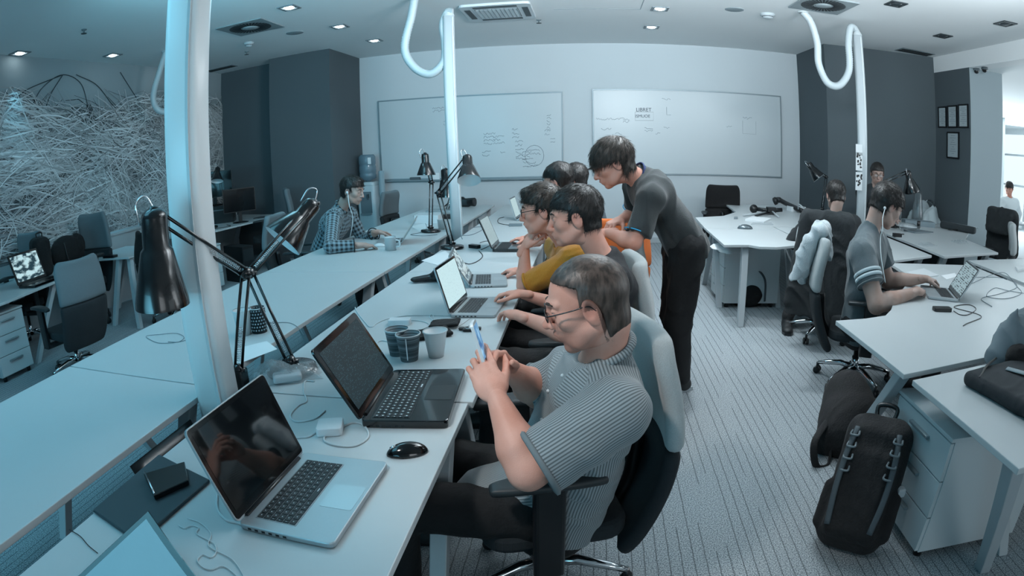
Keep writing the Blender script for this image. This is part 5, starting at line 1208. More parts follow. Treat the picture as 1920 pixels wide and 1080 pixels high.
# ---- man in black seen from behind
def p9():
    s=1.12; y=5.3; c=Yp(1567,366,y); nk=Yp(1563,404,y-.02); pv=A_([2.33,5.05,.47]); ls=nk+A_([-.22,.06,-.07]); rs=nk+A_([.22,-.02,-.07])
    lw=ls+A_([.0,.4,-.25]); rw=rs+A_([-.05,.42,-.25]); lw[2]=rw[2]=.8
    person('man in a black shirt seen from behind at the right desks, head bent forward',dict(nk=nk,ls=ls,rs=rs,le=relbow(ls,lw,.6,(-.4,0,-.5)),re=relbow(rs,rw,.6,(.4,0,-.5)),lw=lw,rw=rw,pv=pv,lk=(2.3,5.55,.5),rk=(2.65,5.5,.5),la=(1.86,4.98,.12),ra=(2.65,5.4,.1)),s,
      dict(c=c,f=(.12,1,-.35),u=(0,0,1)),hair=dict(mat=hair_dark,th=.012,front=.05,frontx=.1,side=-.015,nape=-.07,temple=.02,n=1600,L=.022,lift=.4,seed=91,w=.0016),
      shirt=dict(mat=K('black_shirt','181d20',.9,noise_s=60,noise_a=.2,bump=.3,bump_s=60),inf=.03,upto=1.8,hem=.1,high=True,name='shirt',h=.011,neck=.9),trousers=dict(mat=jeans,h=.014),shoes=dict(mat=shoe_m,d=(-.25,-.9,0),sole=black),
      hands=[dict(w=lw,d=(.2,1,-.1),n=(0,0,1),side=-1,h=.005),dict(w=rw,d=(-.2,1,-.1),n=(0,0,1),side=1,h=.005)],h=.012,hd=.006,skinm=skinC)
p9()
def p10():
    s=1.12; y=7.1; c=Yp(1645,325,y); nk=c+A_([-.02,.05,-.2]); pv=nk+A_([0,.08,-.5]); rs=nk+A_([-.2,0,-.07]); ls=nk+A_([.2,0,-.07]); lw=ls+A_([-.1,-.4,-.25]); rw=rs+A_([.1,-.4,-.25])
    person('man with glasses and a dark jacket facing the camera beside the right pole',dict(nk=nk,ls=ls,rs=rs,le=relbow(ls,lw,.6,(.4,0,-.5)),re=relbow(rs,rw,.6,(-.4,0,-.5)),lw=lw,rw=rw,pv=pv,lk=pv+A_([.15,-.4,.0]),rk=pv+A_([-.15,-.4,.0]),la=(pv[0]+.15,pv[1]-.4,.1),ra=(pv[0]-.15,pv[1]-.4,.1)),s,
      dict(c=c,f=(-.35,-1,-.25),u=(0,0,1)),hair=dict(mat=hair_dark,th=.012,front=.06,frontx=.1,side=-.0,nape=-.07,temple=.02,n=700,L=.025,seed=101,w=.002),
      shirt=dict(mat=K('dark_jacket','1e262a',.9),inf=.028,upto=1.8,hem=.1,name='jacket',h=.014,open=.05),trousers=dict(mat=jeans,h=.018),
      hands=[dict(w=lw,d=(-.2,-1,-.1),n=(0,0,1),side=1,h=.006),dict(w=rw,d=(.2,-1,-.1),n=(0,0,1),side=-1,h=.006)],h=.014,hd=.006,skinm=skinC,glasses=True)
p10()
def p11():
    s=1.05; y=9.4; c=Yp(1892,353,y); nk=c+A_([.03,0,-.2]); pv=nk+A_([.05,.02,-.52]); rs=nk+A_([-.19,0,-.07]); ls=nk+A_([.19,0,-.07]); rw=pv+A_([-.18,-.12,.12]); lw=pv+A_([.24,0,-.05])
    k=pv[2]*.52
    person('man in a white shirt standing by the bright windows looking down',dict(nk=nk,ls=ls,rs=rs,le=relbow(ls,lw,.58,(.4,.1,0)),re=relbow(rs,rw,.58,(-.4,.1,-.1)),lw=lw,rw=rw,pv=pv,lk=(pv[0]+.1,pv[1],k),rk=(pv[0]-.08,pv[1]-.04,k),la=(pv[0]+.12,pv[1]+.03,.1),ra=(pv[0]-.1,pv[1],.1)),s,
      dict(c=c,f=(-.75,-.6,-.4),u=(0,0,1)),hair=dict(mat=hair_dark,th=.014,front=.05,frontx=.1,side=-.0,nape=-.06,temple=.02,n=500,L=.03,seed=111,w=.0025),
      shirt=dict(mat=K('white_shirt','dfe6e8',.8),inf=.03,upto=1.75,hem=.14,name='shirt',h=.014),trousers=dict(mat=K('faded_jeans','3a4b55',.9),h=.016),shoes=dict(mat=shoe_m,d=(-.5,-.8,0)),
      hands=[dict(w=lw,d=(0,0,-1),n=(1,0,0),side=1,h=.006),dict(w=rw,d=(-.3,-.8,.1),n=(0,0,1),side=-1,h=.006)],h=.014,hd=.007,skinm=skinA)
p11()
# ------------------------------------------------------------------ things on the desks
def Dk(px,pyy,z=DT): return Vector(pz(px,pyy,z))
def codescreen(name,bg,fg,rows,es,seed=0,dens=.5):
    """dark or light page with rows of text-like dashes"""
    m,nt,b=_new(name); tc=nt.nodes.new('ShaderNodeTexCoord'); sx=nt.nodes.new('ShaderNodeSeparateXYZ'); nt.links.new(tc.outputs['UV'],sx.inputs[0])
    def M(op,a,c=None):
        n=nt.nodes.new('ShaderNodeMath'); n.operation=op
        for i,v in enumerate((a,c)):
            if v is None: continue
            if hasattr(v,'is_output'): nt.links.new(v,n.inputs[i])
            else: n.inputs[i].default_value=v
        return n.outputs[0]
    ry=M('MULTIPLY',sx.outputs[1],rows); line=M('LESS_THAN',M('FRACT',ry),.45)
    cb=nt.nodes.new('ShaderNodeCombineXYZ'); nt.links.new(M('MULTIPLY',sx.outputs[0],rows*.55),cb.inputs[0]); nt.links.new(M('FLOOR',ry),cb.inputs[1]); cb.inputs[2].default_value=seed
    wn=nt.nodes.new('ShaderNodeTexNoise'); wn.inputs['Scale'].default_value=1.3; wn.inputs['Detail'].default_value=3; nt.links.new(cb.outputs[0],wn.inputs['Vector'])
    w=M('MULTIPLY',line,M('GREATER_THAN',wn.outputs['Fac'],dens)); mx=nt.nodes.new('ShaderNodeMix'); mx.data_type='RGBA'; mx.inputs[6].default_value=srgb(bg)+(1,); mx.inputs[7].default_value=srgb(fg)+(1,)
    nt.links.new(w,mx.inputs[0]); nt.links.new(mx.outputs[2],b.inputs['Emission Color']); b.inputs['Emission Strength'].default_value=es; b.inputs['Base Color'].default_value=(.015,.015,.015,1); b.inputs['Roughness'].default_value=.4; b.inputs['Specular IOR Level'].default_value=.25
    return m
def uvquad(name,pts,m,parent):
    me=bpy.data.meshes.new(name); me.from_pydata([tuple(p) for p in pts],[],[(0,1,2,3)]); uv=me.uv_layers.new(name='UVMap')
    for l,c in zip(uv.data,((0,0),(1,0),(1,1),(0,1))): l.uv=c
    me.materials.append(m); o=bpy.data.objects.new(name,me); COL.objects.link(o); o.parent=parent; return o
def laptop(label,cx,cy,rz,w,d,a,hl,style='silver',screen=None,deck=True,z=DT):
    """origin at the middle of the hinge, +x to the user"""
    r=thing('laptop',label,'laptop',(cx,cy,z),rz); body=alu if style=='silver' else gloss; th=.018 if style=='silver' else .028
    MB().rbox(0,d,-w/2,w/2,.002,th,.018,4).build('base',body,r,bevel=.003)
    ca,sa=math.cos(a),math.sin(a); X=Vector((ca,0,sa)); Y_=Vector((0,1,0)); Z=Vector((-sa,0,ca))   # lid: normal X toward user, up Z
    M4=Matrix((X,Y_,Z)).transposed().to_4x4(); M4.translation=Vector((.002,0,th+.001))
    b=MB(); b.m=M4; b.rbox(-.009,0,-w/2,w/2,0,hl,.014,3,'x'); l=b.build('lid',alu if style=='silver' else gloss,r,bevel=.001)
    b=MB(); b.m=M4; b.rbox(0,.0012,-w/2+.003,w/2-.003,.006,hl-.003,.011,3,'x'); b.build('bezel',gloss,l)
    bz=.016 if style=='silver' else .024
    q=[M4@Vector((.002,y,zz)) for y,zz in((w/2-bz,.028),(-w/2+bz,.028),(-w/2+bz,hl-bz),(w/2-bz,hl-bz))]
    # seen from the user the left side is +y
    uvquad('screen',q,screen or gloss,l)
    MB().tube([(.004,-w*.4,th-.001),(.004,w*.4,th-.001)],.008,8).build('hinge',black,r)
    x0=d*.13; kw=w*(.78 if style=='silver' else .9); kd=d*.42; rows=6; b=MB(); b.box(x0-.003,x0+kd+.003,-kw/2-.003,kw/2+.003,th-.001,th+.0006); 
    k=b.build('keyboard',black if style!='silver' else K('keyboard_well','8f979b',.5),r)
    b=MB(); lg=MB(); cols=14 if style=='silver' else 18
    for i in range(rows):
        ph=kd/rows; xx=x0+i*ph; j=0; y=-kw/2; 
        while y<kw/2-.004:
            cw=kw/cols
            if i==rows-1 and 4<=j<5: cw=kw/cols*5
            if i in(2,3,4) and j in(0,): cw=kw/cols*1.5
            cw=min(cw,kw/2-y); 
            if cw>.006:
                b.box(xx+.0014,xx+ph-.0014,-(y+cw-.0012),-(y+.0012),th+.0006,th+.0026)
                e_=.12 if style!='silver' else .07
                if deck: lg.box(xx+ph*(.5-e_*1.1),xx+ph*(.5+e_*1.1),-(y+cw*(.5+e_)),-(y+cw*(.5-e_)),th+.0026,th+.0029)
            y+=cw; j+=1
    b.build('keys',keyb,k)
    if deck: lg.build('key_legends',K('key_legend_white','c9d4d8',.6),k)
    MB().rbox(x0+kd+.02,d-.012,-w*.14,w*.14,th-.0005,th+.0006,.006,3).build('trackpad',K('trackpad_'+style,'aab3b7' if style=='silver' else '14181a',.35,.5 if style=='silver' else 0),r)
    b=MB()
    for kx in range(6): b.box(.03+kx*.021,.04+kx*.021,-w/2-.0006,-w/2+.002,.006,.012)
    b.build('ports',black,r)
    return r
gl_scr=K('black_screen_glass','04070a',.06,spec=.7,coat=.6)
lp=laptop('open silver laptop with a dark screen, nearest the camera on the middle row',-.826,1.167,-.022,.398,.275,.367,.265,'silver',gl_scr)
lp=laptop('black glossy laptop with a dark text editor open, beside the mouse',-.733,1.80,.076,.439,.285,.52,.275,'black',codescreen('code_screen','12303a','3f6a76',46,.55,1,.56))
wv=screen_mat('spreadsheet_screen','b9e6f2','e6fbff',2.2,.95)
lp=laptop('silver laptop with a bright pale screen under the hands of the man in black',-.71,3.0,-.04,.388,.25,.265,.264,'silver',codescreen('document_screen','cdeff5','9fc4d0',60,.85,2,.62))
lp=laptop('silver laptop with a picture page open in front of the mustard sweater',-.774,3.657,.16,.376,.25,.55,.235,'silver',screen_mat('picture_page_screen','3f5f6e','d7eef2',5,.6,(.42,.52)))
lp=laptop('black laptop standing open further up the middle row by the round lamp base',-.816,5.055,-.014,.409,.26,.397,.29,'black',codescreen('page_screen','bcd8de','7f9aa4',50,.6,3,.6),deck=False)
lp=laptop('open laptop near the far end of the middle row beside the hidden men',-.86,7.3,-.05,.40,.27,.3,.27,'silver',codescreen('page_screen_b','c9e6ea','8aa8b0',40,.7,4,.6),deck=False)
lp=laptop('thin open laptop of the man in the checked shirt',-1.80,5.36,math.pi+.25,.37,.24,.62,.27,'silver',codescreen('page_screen_b2','9fc0ca','6f909a',40,.5,5,.6),deck=False)
lp=laptop('silver laptop of the man in the grey T-shirt showing dark windows',2.57,3.302,2.75,.36,.24,.55,.25,'silver',codescreen('terminal_screen','b0cdd6','1f3138',14,.6,6,.52),deck=False)
lp=laptop('black laptop on the far left desk with a bright washed-out picture',-5.42,3.6,.10,.46,.3,.38,.33,'black',screen_mat('left_picture_screen','1e3b48','c9eef6',4.5,.8,(.42,.58)),deck=False)
# nearly closed-up lid at the lower left corner: a bright tablet-like screen leaning on the desk
r=thing('display_tablet','large bright screen with a dark bezel lying at the bottom left corner','tablet',(-1.1,.66,DT))
c=[Dk(140,1085,.80),Dk(278,957,.84),Dk(372,1085,.80)]; ax=(c[1]-c[0]); bx_=(c[2]-c[1]); o4=c[0]+bx_
n_=ax.cross(bx_).normalized(); n_=n_ if n_.z>0 else -n_
b=MB(); vs=[c[0],c[1],c[2],o4]; b.add([v for v in vs]+[v-n_*.012 for v in vs],[(0,1,2,3),(7,6,5,4),(0,4,5,1),(1,5,6,2),(2,6,7,3),(3,7,4,0)],False); wb(b,'casing',gloss,r,bevel=.002)
cc=(c[0]+c[2])/2; q=[cc+(v-cc)*.86+n_*.001 for v in vs]; b=MB().add(q,[(0,1,2,3)],False); wb(b,'screen',K('pale_lit_screen','5f8694',.3,emit='7fb8cc',es=.22),r)
wb(MB().box(cc.x-.06,cc.x+.06,cc.y-.05,cc.y+.05,DT,cc.z-.02),'stand',black,r)
# dark tablet with a hard disk on it
r=thing('tablet_sleeve','dark tablet lying flat in the lower left under the small hard disk','tablet',(-1.17,1.03,DT))
pts=[Dk(176,962),Dk(300,857),Dk(395,905),Dk(262,1022)]; b=MB().prism([(p.x,p.y) for p in pts],DT+.001,DT+.012); wb(b,'body',K('dark_teal_sleeve','26363d',.5),r,bevel=.004)
pts=[Dk(268,885,.775),Dk(345,862,.775),Dk(352,897,.775),Dk(287,926,.775)]; o=wb(MB().prism([(p.x,p.y) for p in pts],DT+.0125,DT+.030),'case',gloss,thing('external_drive','small black external hard disk resting on the dark tablet','hard disk',(pts[0].x,pts[0].y,DT+.0125)),bevel=.003)
wb(MB().tube([(pts[0]+Vector((.004,.004,0))),(pts[3]+Vector((.004,.002,0)))],.003,6),'rim',chrome,o.parent)
# mouse, chargers
def mouse(label,p,rz,m,s=1.):
    r=thing('computer_mouse',label,'mouse',p,rz); V,Q=solid([Ell((p[0],p[1],p[2]-.004),A_([.058,.032,.036])*s,frame((math.cos(rz),math.sin(rz),0),(0,0,1)),.01,cuts=[((0,0,p[2]+.001),(0,0,-1))])],.003)
    rr=r.rotation_euler.copy(); r.rotation_euler=(0,0,0); o=to_obj('shell',V,Q,m,r); q=MB(); d=Vector((math.cos(rz),math.sin(rz),0)); wb(q.tube([Vector(p)+d*.03*s+Vector((0,0,.027*s)),Vector(p)+d*.045*s+Vector((0,0,.020*s))],.004*s,8),'wheel',chrome,r); return r
mouse('black glossy mouse beside the two near laptops',tuple(Dk(764,850)),math.radians(200),gloss,1.1)
mouse('silver mouse on the desk beside the standing man',tuple(Dk(1397,429)),math.radians(170),K('silver_black','5b666b',.2,.4),1.5)
mouse('white mouse under the hand of the man in the checked shirt',tuple(Dk(712,462)),.1,plasticw,1.0)
def brick(label,p,w,d,h,rz,m=plasticw,name='power_adapter'):
    r=thing(name,label,'charger',p,rz); MB().rbox(-w/2,w/2,-d/2,d/2,0,h,.012,4).build('case',m,r,bevel=.003); return r
brick('white square laptop charger beside the black glossy laptop',tuple(Dk(620,808)),.085,.085,.028,.3)
brick('white charger brick behind the two paper cups',tuple(Dk(750,608)),.11,.06,.03,.1)
brick('small black power brick on the desk beside the round lamp base',tuple(Dk(890,465)),.11,.06,.032,-.5,black)
brick('slim grey adapter block beyond the black open laptop',tuple(Dk(967,424)),.16,.06,.03,.1,metalg)
brick('black charger block on the desk beside the slim middle pole',tuple(Dk(842,410)),.18,.1,.06,.2,black)
# paper cups
def cup(label,p,m,h=.098,r0=.030,r1=.043,lab=None,kind='paper_cup',inner=None):
    r=thing(kind,label,'cup',tuple(p),0); MB().lathe([(0,.003),(r0-.001,.003),(r0,0),(r1,h),(r1+.002,h+.001),(r1+.002,h-.002),(r1-.002,h-.002),(r0-.002,.006),(0,.006)],32).build('wall',m,r)
    MB().lathe([(r1-.001,h-.002),(r1+.003,h-.001),(r1+.003,h+.003),(r1-.001,h+.003)],32).build('rim',K('cup_rim','c4cdd0',.5),r); return r
def banded(name):
    m,nt,b=_new(name); tc=nt.nodes.new('ShaderNodeTexCoord'); sx=nt.nodes.new('ShaderNodeSeparateXYZ'); nt.links.new(tc.outputs['Object'],sx.inputs[0]); n=nt.nodes.new('ShaderNodeTexNoise'); n.noise_dimensions='1D'; n.inputs['Scale'].default_value=70; nt.links.new(sx.outputs[2],n.inputs['W'])
    rp=nt.nodes.new('ShaderNodeValToRGB'); rp.color_ramp.interpolation='CONSTANT'; rp.color_ramp.elements[0].color=srgb('3c4a50')+(1,); rp.color_ramp.elements[1].position=.48; rp.color_ramp.elements[1].color=srgb('5b6a70')+(1,); e=rp.color_ramp.elements.new(.58); e.color=srgb('7c8a90')+(1,)
    nt.links.new(n.outputs[0],rp.inputs[0]); nt.links.new(rp.outputs[0],b.inputs['Base Color']); b.inputs['Roughness'].default_value=.6; return m
bd=banded('banded_cup_print')
cup('grey banded paper cup behind its twin',Dk(747,664),bd,h=.115,r0=.036,r1=.05)
c_=cup('grey banded paper cup with a pale vertical stripe, in front of its twin',Dk(757,669)+Vector((.055,-.05,0)),bd,h=.115,r0=.036,r1=.05); c_.location=Dk(757,667)+Vector((.04,-.045,0))
MB().grid(lambda u,v:((.0372+.0142*v)*math.cos(-1.5+.1*u),(.0372+.0142*v)*math.sin(-1.5+.1*u),.01+.1*v),2,4).build('stripe',plasticw,c_)
cup('plain white plastic cup standing alone beside the black wallet',Dk(818,668),frost,h=.115,r0=.032,r1=.05,kind='plastic_cup')
cup('translucent plastic cup hidden behind the lamp arm on the left row',Dk(459,627),frost,h=.13,r0=.036,r1=.05,kind='plastic_cup')
r=cup('dark dotted pen cup on the left row behind the lamp arm',Dk(487,622),K('dark_dotted_cup','1b262b',.5),h=.13,r0=.042,r1=.044,kind='pen_cup')
b=MB()
for i in range(7):
    for k in range(18): t=2*math.pi*(k+.5*(i%2))/18; b.sphere((.0435*math.cos(t),.0435*math.sin(t),.018+i*.017),.0045,6)
o=b.build('dots',K('cup_dot_pale','8ea3ab',.6),r); o['kind']='stuff'
r=cup('white mug on the desk beside the hands of the man in the checked shirt',Dk(733,469),plasticw,h=.12,r0=.05,r1=.052,kind='mug')
MB().tube(bez([(.05,0,.095),(.085,0,.085),(.085,0,.04),(.05,0,.03)]),.007,8).build('handle',plasticw,r)
cup('small clear tumbler on the left row beside the lamp bases',Dk(828,430),frost,h=.11,r0=.035,r1=.042,kind='glass_tumbler')
# wallet, keys, pouch, earphones
r=thing('wallet','open black wallet lying between the cups and the pale-screened laptop','wallet',tuple(Dk(818,622)))
V,Q=solid([Box(Dk(812,629)+Vector((0,0,.014)),(.085,.062,.010),frame((1,.55,0),(0,0,1)),.008,.0),Box(Dk(835,612)+Vector((0,0,.018)),(.075,.055,.009),frame((1,.1,.05),(0,0,1)),.008,.004)],.004,folds(4,.002,60)); to_obj('leather',V,Q,cloth_b,r)
r=thing('key_bunch','small bunch of black keys beside the phone in the hands','keys',tuple(Dk(880,620)))
for dx,dy,l in((-.03,.01,.05),(.0,-.01,.06),(.035,.01,.045)):
    p=Dk(880,620)+Vector((dx,dy,.008)); wb(MB().rbox(p.x-l/2,p.x+l/2,p.y-.014,p.y+.014,p.z-.006,p.z+.006,.008,3),'key',black,r,bevel=.002)
wb(MB().tube([Dk(880,620)+Vector((.022*math.cos(t),.022*math.sin(t),.018)) for t in np.linspace(0,6.28,16)[:-1]],.0016,6,closed=True),'ring',chrome,r)
def blob(name,label,cat,prims,h,m,disp=None,part='shell',it=2,extra=None):
    c=np.mean([ (p.lo+p.hi)/2 for p in prims if not p.sub],0); z=min(p.lo[2] for p in prims if not p.sub); r=thing(name,label,cat,(c[0],c[1],max(0,z))); V,Q=solid(prims,h,disp,it); to_obj(part,V,Q,m,r); return r
p=Dk(796,530); blob('zip_pouch','black pouch lying behind the pale-screened laptop','pouch',[Cone(p+Vector((-.06,.0,.022)),p+Vector((.08,.06,.03)),.035,.05,.0,fl=(0,0,1),f=.55,cuts=[((0,0,DT+.001),(0,0,-1))]),Cone(p+Vector((.05,.1,.03)),p+Vector((.09,.02,.06)),.03,.04,.03,cuts=[((0,0,DT+.001),(0,0,-1))])],.007,black,folds(3,.002,40))
# crumpled clear bag with an adapter
def crumple(name,label,cat,c,sx,sy,sz,m,seed,rz=0):
    r=thing(name,label,cat,tuple(c)); rg=np.random.RandomState(seed); D=rg.normal(size=(6,2))*9
    def f(u,v):
        x=(u-.5)*2; y=(v-.5)*2; hgt=sz*(1-max(abs(x),abs(y))**3)*(.6+.25*math.sin(D[0]@[x,y])+.25*abs(math.sin(D[1]@[x,y]*1.3)))+.002
        X=x*sx*(1+.08*math.sin(y*7+seed)); Y2=y*sy*(1+.1*math.sin(x*6)); return (c[0]+X*math.cos(rz)-Y2*math.sin(rz),c[1]+X*math.sin(rz)+Y2*math.cos(rz),c[2]+hgt)
    o=wb(MB().grid(f,26,26,0,True),'film',m,r); return r
bagf=K('clear_plastic_film','dce9ee',.15,trans=.5,alpha=.5,coat=.5)
crumple('plastic_bag','crumpled clear plastic bag on the desk beside the thick pole','bag',Dk(537,706),.14,.085,.07,bagf,2,.5)
p=Dk(540,715); blob('wrapped_adapter','pale adapter wrapped inside the clear plastic bag','charger',[Box(p+Vector((0,0,.02)),(.06,.035,.015),frame((1,.6,0),(0,0,1)),.01,0)],.005,metalw)
# papers and booklets
def sheet(label,pts,z=DT,m=paper,name='paper_sheet',cat='paper',t=.0015):
    P=[Dk(*q) for q in pts]; c=sum(P,Vector())/len(P); r=thing(name,label,cat,(c.x,c.y,z)); wb(MB().prism([(q.x,q.y) for q in P][::-1] if False else [(q.x,q.y) for q in P],z+.0005,z+.0005+t),'sheet',m,r); return r
sheet('loose white sheets on the middle row beside the near round lamp base',[(790,489),(822,498),(845,480),(835,470)])
sheet('white sheet on the left row under the lamp arms',[(440,655),(500,640),(520,655),(455,680)])
sheet('white leaflet beside the cables on the left row',[(770,425),(800,418),(815,428),(790,436)])
# ---- cables on the desks
def dcable(label,px,m=cablew,r=.0028,z=DT,grp=None,seed=0):
    cable('cable',label,[Dk(a,b_,z+.003) for a,b_ in px],r,m,'cable',group=grp)
dcable('white charger cable running from the pale-screened laptop past the cups',[(846,592),(800,591),(760,592),(725,598),(705,607),(700,612),(692,612),(683,602),(673,590),(667,580),(666,576)])
dcable('thin pale cable looping over the wallet from the second silver laptop',[(880,597),(868,606),(855,613),(835,615),(818,607),(808,597),(806,592),(811,590),(814,600),(810,612),(795,628),(778,632),(768,640),(765,648)])
dcable('pale cable lying behind the paper cups',[(735,600),(770,600),(795,603),(805,610),(790,618),(775,630),(770,640)])
dcable('white cable coiled left of the cups',[(760,612),(772,625),(770,645),(750,655),(725,640),(710,640),(706,650),(712,660)])
dcable('white cable from the square charger along the near laptops',[(612,812),(608,826),(630,835),(665,836),(690,820),(685,800),(665,792),(640,800)],r=.0035)
dcable('white cable beside the clear bag',[(590,715),(572,715),(570,735),(575,752),(560,760),(545,778),(555,790),(590,785),(610,770)],r=.003)
dcable('white cord from the square charger to the desk edge',[(600,805),(580,818),(565,820),(545,822)],r=.0035)
dcable('tangled white earphone cord at the lower left',[(335,985),(345,990),(360,985),(372,990),(368,1000),(385,1010),(402,1020),(405,1035),(395,1045),(380,1040),(370,1050),(378,1062),(395,1068),(420,1062),(450,1085)],r=.0016)
dcable('second strand of white earphone cord at the lower left',[(352,972),(375,980),(395,1000),(390,1020),(400,1030),(430,1045),(445,1060),(460,1085)],r=.0016)
dcable('white laptop cable at the lower left beside the silver laptop',[(407,925),(408,955),(425,975),(445,980),(470,990)],r=.004)
dcable('thin dark cable from the trough to the bright screen',[(130,993),(150,1005),(165,1022),(183,1037)],cableb,.0014)
dcable('thin grey cable ring on the left row desk',[(360,635),(340,640),(320,643),(297,643),(280,636),(275,630),(300,627),(330,625),(345,632),(335,641),(315,641)],K('grey_cable','5d7079',.5),.0016)
dcable('black cable from the small black brick to the laptop',[(898,470),(905,480),(895,490),(880,495),(868,492)],cableb,.004)
dcable('black cable beside the round lamp base',[(902,468),(915,462),(925,455),(912,452),(900,455)],cableb,.003)
dcable('thin cable curling beyond the round lamp base',[(867,448),(866,442),(885,440),(905,430),(900,425),(880,428)],K('grey_cable','5d7079',.5),.003)
dcable('thin dark cable by the far black laptop',[(945,407),(935,410),(935,418),(955,422),(975,422)],cableb,.004)
dcable('cable curling across the left row towards the slim pole',[(775,405),(790,410),(800,425),(790,435),(770,440),(795,442),(820,440)],K('grey_cable','5d7079',.5),.003)
dcable('looped cable on the left row beside the dotted cup',[(500,606),(540,605),(560,615),(570,630)],K('grey_cable','5d7079',.5),.0016)
dcable('white cable lying across the right desk behind the laptop',[(1800,540),(1830,528),(1860,515),(1885,512),(1905,535),(1915,550),(1885,560),(1850,555),(1865,540),(1890,545),(1920,550)],K('grey_cable','5d7079',.5),.0022)
dcable('second thin cable on the right desk behind the laptop',[(1830,520),(1870,520),(1900,528),(1905,540),(1870,552),(1840,560),(1860,575)],K('grey_cable','5d7079',.5),.0022)
dcable('short black lead from the black drive on the right desk',[(1788,583),(1800,590),(1815,590),(1830,580),(1820,572),(1800,572),(1790,577),(1830,588),(1840,595),(1825,602),(1812,607),(1806,611)],cableb,.0028)
brick('black external drive on the wide right desk with a short lead',tuple(Dk(1766,583)),.14,.055,.024,-.1,black,'external_drive')
r=thing('tablet_computer','white-framed tablet lying on the right desk behind the laptop','tablet',tuple(Dk(1740,517))); P=[Dk(1700,512),Dk(1732,505),Dk(1760,518),Dk(1725,522)]
wb(MB().prism([(q.x,q.y) for q in P],DT+.001,DT+.01),'body',plasticw,r,bevel=.002)
sheet('folded paper near the laptop on the right desk',[(1765,517),(1790,512),(1795,519),(1775,524)])
r=thing('smartphone','black phone on the white desk corner behind the man in grey','phone',tuple(Dk(1662,475))); P=[Dk(1657,470),Dk(1665,469),Dk(1669,476),Dk(1660,478)]; wb(MB().prism([(q.x,q.y) for q in P],DT+.001,DT+.012),'case',gloss,r)
r=thing('wallet','black wallet on the desk below the mural','wallet',tuple(Dk(207,483))); P=[Dk(197,486),(Dk(216,478)),Dk(218,480),Dk(202,488)]; wb(MB().rbox(-.1,.1,-.04,.04,0,.03,.01,2),'leather',black,r) if False else MB().rbox(-.11,.11,-.045,.045,0,.03,.01,3).build('leather',black,r,bevel=.004)
# ------------------------------------------------------------------ anglepoise lamps
lampb=K('lamp_black_enamel','0d1013',.22,coat=.4); lampi=K('lamp_white_inside','d9e2e5',.5)
def lamp(label,base,elbow,head,sdir,R=.085,L=.17,disc=True,on=0,neck=.034,clamp=False):
    base,elbow,head=Vector(base),Vector(elbow),Vector(head); sdir=Vector(sdir).normalized()
    r=thing('desk_lamp',label,'desk lamp',tuple(base),0,'black articulated desk lamps')
    if disc: wb(MB().lathe([(0,0),(.105,0),(.11,.01),(.105,.028),(.03,.034),(.02,.05),(0,.05)],32,tuple(base)),'base',lampb,r)
    else: wb(MB().rbox(base.x-.03,base.x+.03,base.y-.03,base.y+.03,base.z-.03,base.z+.05,.01,3).tube([base+Vector((.0,0,-.0)),base+Vector((0,0,.06))],.018,10),'clamp',lampb,r)
    b0=base+Vector((0,0,.05)); 
    def arm(a,b_,name,off=.017):
        d=(b_-a).normalized(); s_=d.cross(AF).normalized(); up=s_*off
        o=wb(MB().tube([a+up,b_+up],.0065,8),name,lampb,r)
        wb(MB().tube([a-up,b_-up],.0065,8),'parallel_rod',lampb,o)
        n=40; q=[]; l=(b_-a).length; h=d.cross(s_)
        for i in range(n*3+1):
            t=i/(n*3); ph=2*math.pi*n*t/2.2; q.append(a+d*(.04+t*l*.35)+ (s_*math.cos(ph)+h*math.sin(ph))*.008)
        wb(MB().tube(q,.0016,4),'spring',chrome,o); return o
    arm(b0,elbow,'lower_arm'); arm(elbow,head,'upper_arm')
    def joint(p,nm='joint'):
        wb(MB().sphere(p,.026,12,(1,1,1)).tube([p-AR*.035,p+AR*.035],.009,8),nm,lampb,r)
    joint(elbow); joint(head); joint(b0,'swivel')
    # shade: lathe along sdir
    z=sdir; x=z.orthogonal().normalized(); y=z.cross(x); M4=Matrix((x,y,z)).transposed().to_4x4(); hp=head+sdir*.015+Vector((0,0,0)); M4.translation=hp
    b=MB(); b.m=M4; n0=neck
    prof=[(0,-.03),(n0*.5,-.03),(n0*.9,-.015),(n0,0),(n0*1.02,L*.33),(n0*1.25,L*.37),(R*.98,L*.93),(R,L)]
    b.lathe(prof,36); 
    b.mat(1).lathe([(R,L),(R*.96,L*.93),(n0*1.15,L*.38),(n0*.9,L*.34),(0,L*.34)],36); sh=wb(b,'shade',[lampb,lampi],r)
    b=MB(); b.m=M4; b.sphere((0,0,L*.62),.028,14); wb(b,'bulb',K('lamp_bulb','e3ecef',.3),sh)
    b=MB(); b.m=M4; hk=bez([(0,-.0,-.03),(.03,.0,-.075),(.065,0,-.05),(.055,0,.02)],6); b.tube(hk,.004,6); wb(b,'cord',chrome,sh)
    return r
def nearpt(px,pyy,E,L):
    """point on the sight line of a pixel at distance L from E (nearer root), else the closest"""
    d=ray(px,pyy); v=EYE-Vector(E); b_=v.dot(d); c_=v.dot(v)-L*L; D=b_*b_-c_
    t=-b_ if D<0 else -b_-math.sqrt(D); return EYE+d*t
def farpt(px,pyy,E,L):
    d=ray(px,pyy); v=EYE-Vector(E); b_=v.dot(d); c_=v.dot(v)-L*L; D=b_*b_-c_; return EYE+d*(-b_ if D<0 else -b_+math.sqrt(D))
